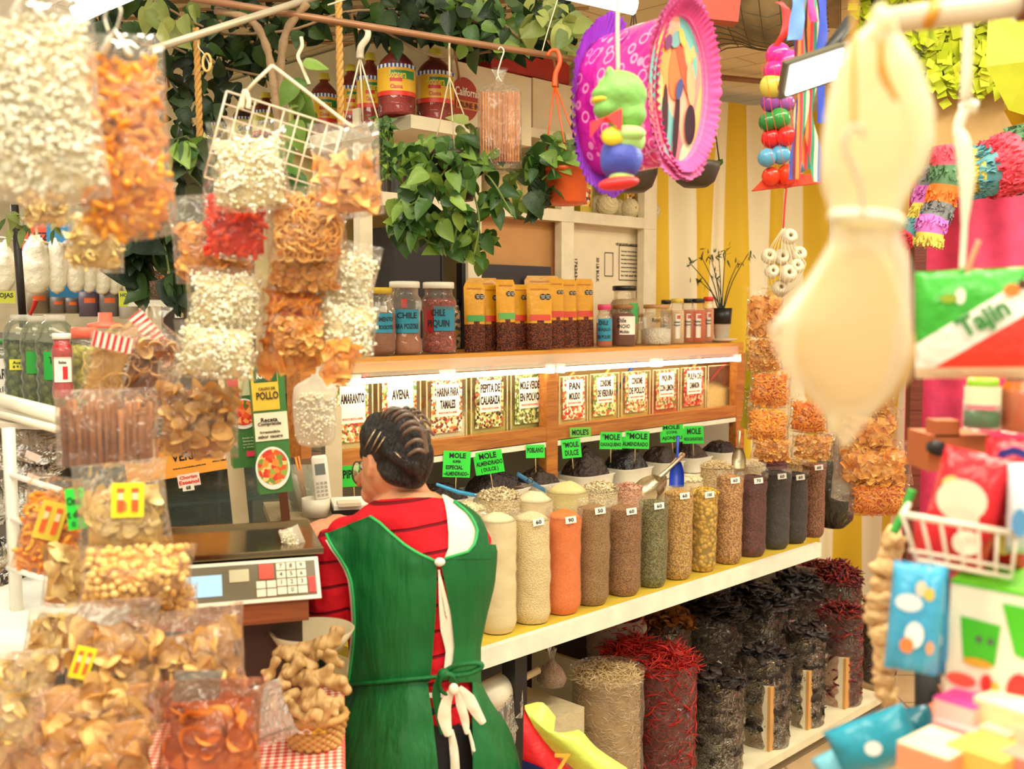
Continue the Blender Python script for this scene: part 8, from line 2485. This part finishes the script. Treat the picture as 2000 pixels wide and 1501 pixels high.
cskin=SKIN_T.ramp(SKIN_T.noise(v,12,4),[(.3,srgb(206,134,96)),(.7,srgb(232,168,126))])
SKIN=SKIN_T.done(SKIN_T.bsdf(cskin,.48,0.0,SKIN_T.bump(SKIN_T.noise(v,160,2),.0006),.4,Subsurface_Weight=.08,Subsurface_Radius=(.012,.006,.004),Subsurface_Scale=1.0))
mb=M()
torso(mb,-.008,960,1640)
limb(mb,[W_(775,925,.02),W_(790,955,.015),NB],[.047,.046,.056])
mb.ball(HD,(.066,.082,.088),24,18,rot=(-.12,.08,0))
mb.ball(W_(745,932,.045),(.044,.058,.052),20,14)
mb.ball(W_(728,962,.055),(.026,.034,.024),16,10)
mb.tube([W_(712,918,.10),W_(697,940,.105),W_(706,948,.10)],[.008,.011,.009],8)
mb.tube([W_(708,962,.085),W_(715,962,.09),W_(722,966,.085)],[.005,.008,.005],8)
for(x,y,dy)in((722,912,-.035),(824,905,.035)):
 mb.tube([W_(x-4,y-22,dy),W_(x+3,y-20,dy-.006),W_(x+4,y-2,dy-.006),W_(x-1,y+14,dy),W_(x-4,y+20,dy)],[.005,.008,.009,.007,.004],8)
limb(mb,LA,[.045,.042,.036]);limb(mb,LF,[.036,.032,.022]);hand(mb,LF[-1],Vector((-.1,.35,1.0)),Vector((-1,0,.1)),.9)
limb(mb,RA,[.045,.042,.036]);limb(mb,RF,[.036,.033,.022]);hand(mb,RF[-1],Vector((-1,-.3,-.1)),Vector((0,-.3,1)),1.0,.45,-1)
for sx,dx in((-1,-.075),(1,.075)):
 c=W_(824,1600,0);limb(mb,[Vector((c.x+dx,0,c.z)),Vector((c.x+dx*1.05,-.01,.40)),Vector((c.x+dx*1.05,.01,.09))],[.075,.052,.036])
 mb.ball((c.x+dx*1.1,.05,.045),(.04,.11,.038),16,10)
fuse(mb.build('body',SKIN,wroot),.0048,3)
for(x,y,dy)in((712,908,.085),(730,905,.115)):
 mb=M();mb.ball(W_(x,y,dy),.010,14,10);mb.build('eye',mat((236,230,220),.2),wroot)
t=NT('sweater');v=t.co();sp=t.n('ShaderNodeSeparateXYZ');t.set(sp,0,v)
hgt=t.math('SUBTRACT',sp.outputs['Z'],t.math('MULTIPLY',sp.outputs['X'],.16))
fr_=t.math('FRACT',t.math('DIVIDE',t.math('ADD',hgt,.018),.0535))
line=t.ramp(fr_,[(0,1.0),(.07,1.0),(.10,0.0),(.97,0.0),(1.0,1.0)])
col=t.mix(line,t.ramp(t.noise(v,14,3),[(.3,srgb(190,16,30)),(.7,srgb(218,26,40))]),srgb(110,12,24))
hh_=t.math('SUBTRACT',t.math('MULTIPLY',t.noise(v,11,3),.8),t.math('MULTIPLY',line,.3))
SW=t.done(t.bsdf(col,.75,0.0,t.bump(hh_,.02),.2))
mb=M();torso(mb,.004,972,1420)
limb(mb,LA,[.056,.054,.062]);limb(mb,[LF[0],LF[0].lerp(LF[1],.5),LF[1]],[.052,.042,.030])
mb.ball(W_(650,1206,.02),(.044,.05,.060),18,12)
limb(mb,RA,[.046,.048,.05]);limb(mb,[RF[0],RF[0].lerp(RF[1],.6),RF[1]],[.05,.044,.036])
mb.ball(W_(684,1046,.01),(.05,.055,.045),16,12);mb.ball(W_(922,1048,.03),(.036,.05,.042),16,12)
swo=fuse(mb.build('sweater',SW,wroot),.006,4,lambda V:.003*vnoise(V*np.array([30,30,34]))+.004*vnoise(V*14))
mb=M()
P=[[tp(y,a,.004)for a in np.linspace(0,2*pi,32,endpoint=False)]for y in np.linspace(1375,1640,8)]
mb.grid(np.array(P),closed=True,caps=True)
for dx in(-.075,.075):
 c=W_(824,1600,0);limb(mb,[Vector((c.x+dx,0,c.z+.05)),Vector((c.x+dx*1.05,-.01,.40)),Vector((c.x+dx*1.05,.01,.06))],[.088,.068,.06])
fuse(mb.build('trousers',mat((26,20,24),.7),wroot),.008,3)
for dx in(-.083,.083):
 mb=M();c=W_(824,1600,0);mb.ball((c.x+dx,.06,.05),(.048,.13,.048),18,12);mb.build('shoe',mat((30,26,26),.5),wroot)
t=NT('apron_cloth');v=t.co()
acol=t.ramp(t.noise(v,6,3),[(.3,srgb(8,84,38)),(.7,srgb(16,106,48))])
AG=t.done(t.bsdf(acol,.55,0.0,t.bump(t.noise(t.co(scale=(26,26,5)),1,3),.012),.35))
AT=mat((34,168,84),.5);WHT=mat((240,230,206),.6)
def panel_rows(rows,off,wrap=None,wrapl=None,flare=None,n=26,wob=.003,m_=26):
 """rows: (py, left px, right px), refined and laid on the torso"""
 a=np.array(rows,float)
 P=[]
 for f in np.linspace(0,1,m_):
  y=a[0,0]+f*(a[-1,0]-a[0,0])
  l,r=np.interp(y,a[:,0],a[:,1]),np.interp(y,a[:,0],a[:,2])
  fl=flare(y)if flare else 0
  t0=wrapl if wrapl is not None else th_of(l,y,off,fl)
  t1=wrap if wrap is not None else th_of(r,y,off,fl)
  P.append([tp(y,q,off,fl)for q in np.linspace(t0,t1,n)])
 P=np.array(P)
 nz=wob*vnoise(P*np.array([38,38,5]))+wob*vnoise(P*np.array([14,14,4])+9)
 c=P.mean(axis=1,keepdims=True);d=P-c;d[...,2]=0;d/=np.linalg.norm(d,axis=-1,keepdims=True)+1e-9
 return P+d*nz[...,None]
def cloth(P,m,name,parent=wroot,th=.0025):
 c=P.mean(axis=1,keepdims=True);d=P-c;d[...,2]=0;d/=np.linalg.norm(d,axis=-1,keepdims=True)+1e-9
 mb=M();mb.grid(P[:,::-1]);mb.grid(P-d*th)
 for a,b in((P[:,0],(P-d*th)[:,0]),(P[:,-1],(P-d*th)[:,-1])):
  mb.grid(np.stack([a,b]))
 for a,b in((P[0],(P-d*th)[0]),(P[-1],(P-d*th)[-1])):
  mb.grid(np.stack([a,b]))
 return mb.build(name,m,parent)
ROWL=[(1006,712,742),(1014,676,748),(1024,660,757),(1040,658,772),(1060,664,794),(1078,674,818),(1094,680,853),(1130,688,853),(1200,694,851),(1260,691,846),(1310,686,842),(1332,684,840)]
ROWR=[(978,886,905),(990,904,924),(1010,925,942),(1035,934,953),(1060,930,958),(1078,914,960),(1094,858,961),(1130,868,956),(1200,882,945),(1260,890,936),(1300,886,932),(1332,878,934)]
BV=BVHTree.FromPolygons([v_.co[:]for v_ in swo.data.vertices],[tuple(p_.vertices)for p_ in swo.data.polygons])
OR=Vector((0,0,HC))-WO
def drape(rows,off,n=26,m_=34,wob=.0025):
 """rows (y left, x left, y right, x right) in the picture, laid onto the sweater and lifted off it"""
 a=np.array(rows,float);t_=np.linspace(0,1,len(a));D=np.full((m_,n),np.nan);R_=np.zeros((m_,n,3))
 for i,f in enumerate(np.linspace(0,1,m_)):
  yl,xl,yr,xr=[float(np.interp(f,t_,a[:,k]))for k in range(4)]
  for j,u in enumerate(np.linspace(0,1,n)):
   d=ray(xl+(xr-xl)*u,yl+(yr-yl)*u).normalized();R_[i,j]=d
   h_=BV.ray_cast(OR,d)
   if h_[0]is not None:D[i,j]=h_[3]
 for i in range(m_):
  g=~np.isnan(D[i]);D[i]=np.interp(np.arange(n),np.arange(n)[g],D[i][g])if g.any()else D[i-1]
 for _ in range(6):
  E=np.pad(D,1,mode='edge');D=np.minimum(D,(E[2:,1:-1]+E[:-2,1:-1]+E[1:-1,2:]+E[1:-1,:-2])/4)
 P=np.array(list(OR))+R_*(D-off)[...,None]
 P[...,1]+=wob*vnoise(P*np.array([34,34,5]))+wob*vnoise(P*np.array([12,12,4])+9)
 return P
LROWS=[(1041,637,1008,722),(1054,642,1022,744),(1072,652,1040,762),(1092,666,1062,788),(1112,678,1082,820),(1134,686,1097,853),(1164,690,1130,853),(1210,693,1200,851),(1262,690,1260,846),(1310,684,1310,842),(1332,680,1332,840)]
P=drape(LROWS,.013)
aproot=cloth(P,AG,'apron')
edgeL=[Vector(p)for p in P[:,0]];edgeN=[Vector(p)for p in P[:17,-1]]
mb=M();mb.tube(edgeL,.0032,6);mb.build('piping',AT,aproot)
mb=M();mb.tube(edgeN,.0032,6);mb.build('piping',AT,aproot)
cloth(drape([(a_,b_-7,a_,b_+3)for a_,b_,c_,d_ in LROWS[1:-1]],.006,n=4),WHT,'armhole_lining',aproot)
S=[W_(712,1012,-.05),W_(700,1006,.0),W_(706,1020,.06)]
P=panel_rows(ROWR,.014,wrap=1.9)
cloth(P[6:],AG,'apron_panel',aproot)
P2=panel_rows(ROWR,.015);cloth(P2[:9],AG,'shoulder_strap',aproot)
mb=M();mb.tube([Vector(p)for p in P2[:9,0]],.0032,6);mb.build('piping',AT,aproot)
P=panel_rows([(1090,0,0),(1332,0,0)],.014,wrap=4.4,wrapl=1.85);cloth(P,AG,'bib',aproot)
fl=lambda y:.004+max(0,(y-1332)/170)*.035
P=panel_rows([(1330,928,0),(1400,926,0),(1500,928,0),(1700,935,0)],.012,wrap=2*pi+th_of(846,1420,.02),flare=fl,n=90,wob=.007,m_=30)
cloth(P,AG,'skirt',aproot)
P=panel_rows([(966,862,886),(985,868,912),(1010,873,932),(1040,877,938),(1070,877,926),(1090,868,896)],.009);cloth(P,WHT,'white_lining',aproot)
P=panel_rows([(1112,855,860),(1180,857,878),(1230,860,890),(1270,872,892),(1312,868,878)],.011);cloth(P,WHT,'white_lining',aproot)
mb=M()
P=panel_rows([(1352,838,880),(1362,838,880)],.014,m_=4);mb.grid(P[:,::-1]);mb.build('white_waistband',WHT,aproot)
mb=M();p=Vector(tp(1097,th_of(854,1097),.022));mb.ball(p,(.011,.008,.009),14,10);mb.build('clasp',mat((236,232,216),.25),aproot)
mb=M()
pts=[Vector(tp(1338-i*1.6,th_of(686+i*15.5,1335),.022))for i in range(13)]
mb.tube(pts,[.010,.009,.008,.0085,.009,.0085,.009,.0095,.009,.009,.009,.008,.007],8,flat=.5)
mb.build('waist_tie',AG,aproot)
def rib(pts,wpx,m,name='tie_end',dy=-.135,par=None):
 q=spline([W_(x,y,dy+z)for x,y,z in pts],5);n=len(q)
 ws=np.interp(np.linspace(0,1,n),np.linspace(0,1,len(wpx)),wpx)*sp_/2
 P=[]
 for i,p in enumerate(q):
  T=(q[min(i+1,n-1)]-q[max(i-1,0)]).normalized();sdv=T.cross(Vector((0,-1,0))).normalized()
  P.append([list(p-sdv*ws[i]),list(p+Vector((0,-.004-.002*sin(i),0))),list(p+sdv*ws[i])])
 P=np.array(P);mb=M();mb.grid(P);mb.grid((P+np.array([0,.003,0]))[:,::-1]);return mb.build(name,m,par or aproot)
AGD=AG
mb=M();c=[W_(875+17*cos(a),1335+20*sin(a),-.15+.008*sin(a))for a in np.linspace(.4,2*pi+.2,18)];mb.tube(c,.0065,8,flat=.6);mb.build('bow_loop',AGD,aproot)
mb=M();c=[W_(870,1310,-.14),W_(895,1298,-.15),W_(932,1294,-.15),W_(940,1302,-.15),W_(915,1314,-.15),W_(876,1318,-.15)];mb.tube(spline(c),.009,8,flat=.6);mb.build('bow_loop',AGD,aproot)
mb=M();mb.ball(W_(868,1316,-.15),(.014,.011,.012),12,8);mb.build('knot',AGD,aproot)
rib([(862,1312,0),(852,1350,0),(858,1395,0),(866,1432,-.005)],[10,16,15,12],AGD)
rib([(884,1345,-.01),(872,1370,-.01),(868,1400,-.01),(876,1436,-.01)],[10,20,26,14],WHT)
rib([(892,1342,-.012),(900,1375,-.012),(908,1405,-.01),(912,1432,-.01)],[10,18,16,8],WHT)
rib([(896,1342,-.012),(915,1365,-.012),(930,1390,-.012),(944,1412,-.01)],[10,24,20,12],WHT)
rib([(880,1425,-.0),(886,1460,0),(889,1500,0),(890,1560,0)],[10,16,17,18],WHT)
rib([(915,1425,-.0),(924,1460,0),(930,1500,0),(934,1560,0)],[5,7,9,10],WHT)
mb=M();mb.ball(W_(886,1345,-.16),(.010,.008,.012),12,8);mb.build('white_knot',WHT,aproot)
t=NT('hair');v=t.co(scale=(30,30,9));nz=t.noise(v,3,4,.6,1.5)
HM=t.done(t.bsdf(t.ramp(nz,[(.3,srgb(14,8,8)),(.75,srgb(34,22,20))]),.36,0.0,t.bump(nz,.012),.6))
mb=M()
mb.ball(W_(774,866,.025),(.074,.092,.070),26,18,rot=(-.1,.12,0))
mb.ball(W_(794,902,-.01),(.050,.070,.052),22,14)
mb.ball(W_(808,922,-.035),(.032,.034,.034),18,12)
mb.ball(W_(812,885,-.062),(.030,.034,.042),18,12)
limb(mb,[W_(736,850,-.035),W_(765,880,-.07),W_(800,905,-.085),W_(822,925,-.06)],[.012,.018,.018,.01])
limb(mb,[W_(820,850,-.06),W_(832,880,-.06),W_(828,920,-.045),W_(808,945,-.045)],[.012,.016,.016,.01])
mb.ball(W_(745,850,.02),(.046,.07,.05),18,12)
limb(mb,[W_(744,905,-.035),W_(768,928,-.055),W_(800,938,-.05)],[.012,.020,.018])
limb(mb,[W_(775,860,-.06),W_(800,880,-.075),W_(822,915,-.06)],[.018,.026,.02])
limb(mb,[W_(716,868,-.0),W_(712,892,.01),W_(722,908,.012)],[.014,.010,.005])
hair=fuse(mb.build('hair',HM,wroot),.0042,2,lambda V:.0022*vnoise(V*np.array([90,90,26])))
CLW=mat((104,84,72),.18,.0,var=.15,spec=.8)
mb=M()
sp1=spline([W_(782,802,-.07),W_(806,810,-.10),W_(824,840,-.11),W_(832,882,-.095)],6);mb.tube(sp1,.0062,8)
mb.build('hair_claw',CLW,wroot);clawo=bpy.data.objects[[o.name for o in wroot.children if o.name.startswith('hair_claw')][0]]
for k in range(8):
 f=k/7
 b=sp1[int(f*(len(sp1)-1))]
 mb=M();c=spline([b,b+Vector((-14*sp_,-.012,6*sp_)),b+Vector((-30*sp_,-.008,-3*sp_)),b+Vector((-36*sp_,.008,-14*sp_))],4);mb.tube(c,np.linspace(.0056,.003,len(c)),7);mb.build('prong',CLW,clawo)
for k in range(6):
 b=sp1[int((.1+k/8)*(len(sp1)-1))]
 mb=M();c=spline([b,b+Vector((10*sp_,-.004,8*sp_)),b+Vector((20*sp_,.012,-4*sp_))],4);mb.tube(c,np.linspace(.0042,.0025,len(c)),7);mb.build('prong',CLW,clawo)
BAR=mat((196,170,140),.25,.8)
for(x0,y0,x1,y1,dy)in((733,838,712,876,-.062),(744,842,724,880,-.068),(752,852,732,884,-.07),(772,882,792,898,-.095)):
 a,b=W_(x0,y0,dy),W_(x1,y1,dy+.008)
 mb=M();mb.tube([a,a.lerp(b,.5)+Vector((0,-.007,0)),b],[.0035,.0048,.002],8,flat=.4);mb.build('barrette',BAR,hair)
GLS=mat((50,34,30),.3)
gl_=thing('temp',None,None)
bpy.data.objects.remove(gl_)
mb=M()
c=[W_(697+9*cos(a),922+21*sin(a),.10+.03*cos(a))for a in np.linspace(0,2*pi,26)];mb.tube(c,.0017,6,caps=False)
mb.tube([W_(716,898,.0),W_(708,900,.05),W_(700,903,.095)],.002,6)
c=[W_(716+9*cos(a),920+21*sin(a),.145+.02*cos(a))for a in np.linspace(0,2*pi,26)];mb.tube(c,.0017,6,caps=False)
glo=mb.build('glasses',GLS,wroot)
mb=M();cc=[W_(697+8*cos(a),922+20*sin(a),.10+.027*cos(a))for a in np.linspace(0,2*pi,24)[:-1]];mb.add([list(p)for p in cc],[list(range(23))]);mb.build('lens',film(rgb=(230,236,226),haze=.06,rough=.03,wr=1,bd=.0002),glo)
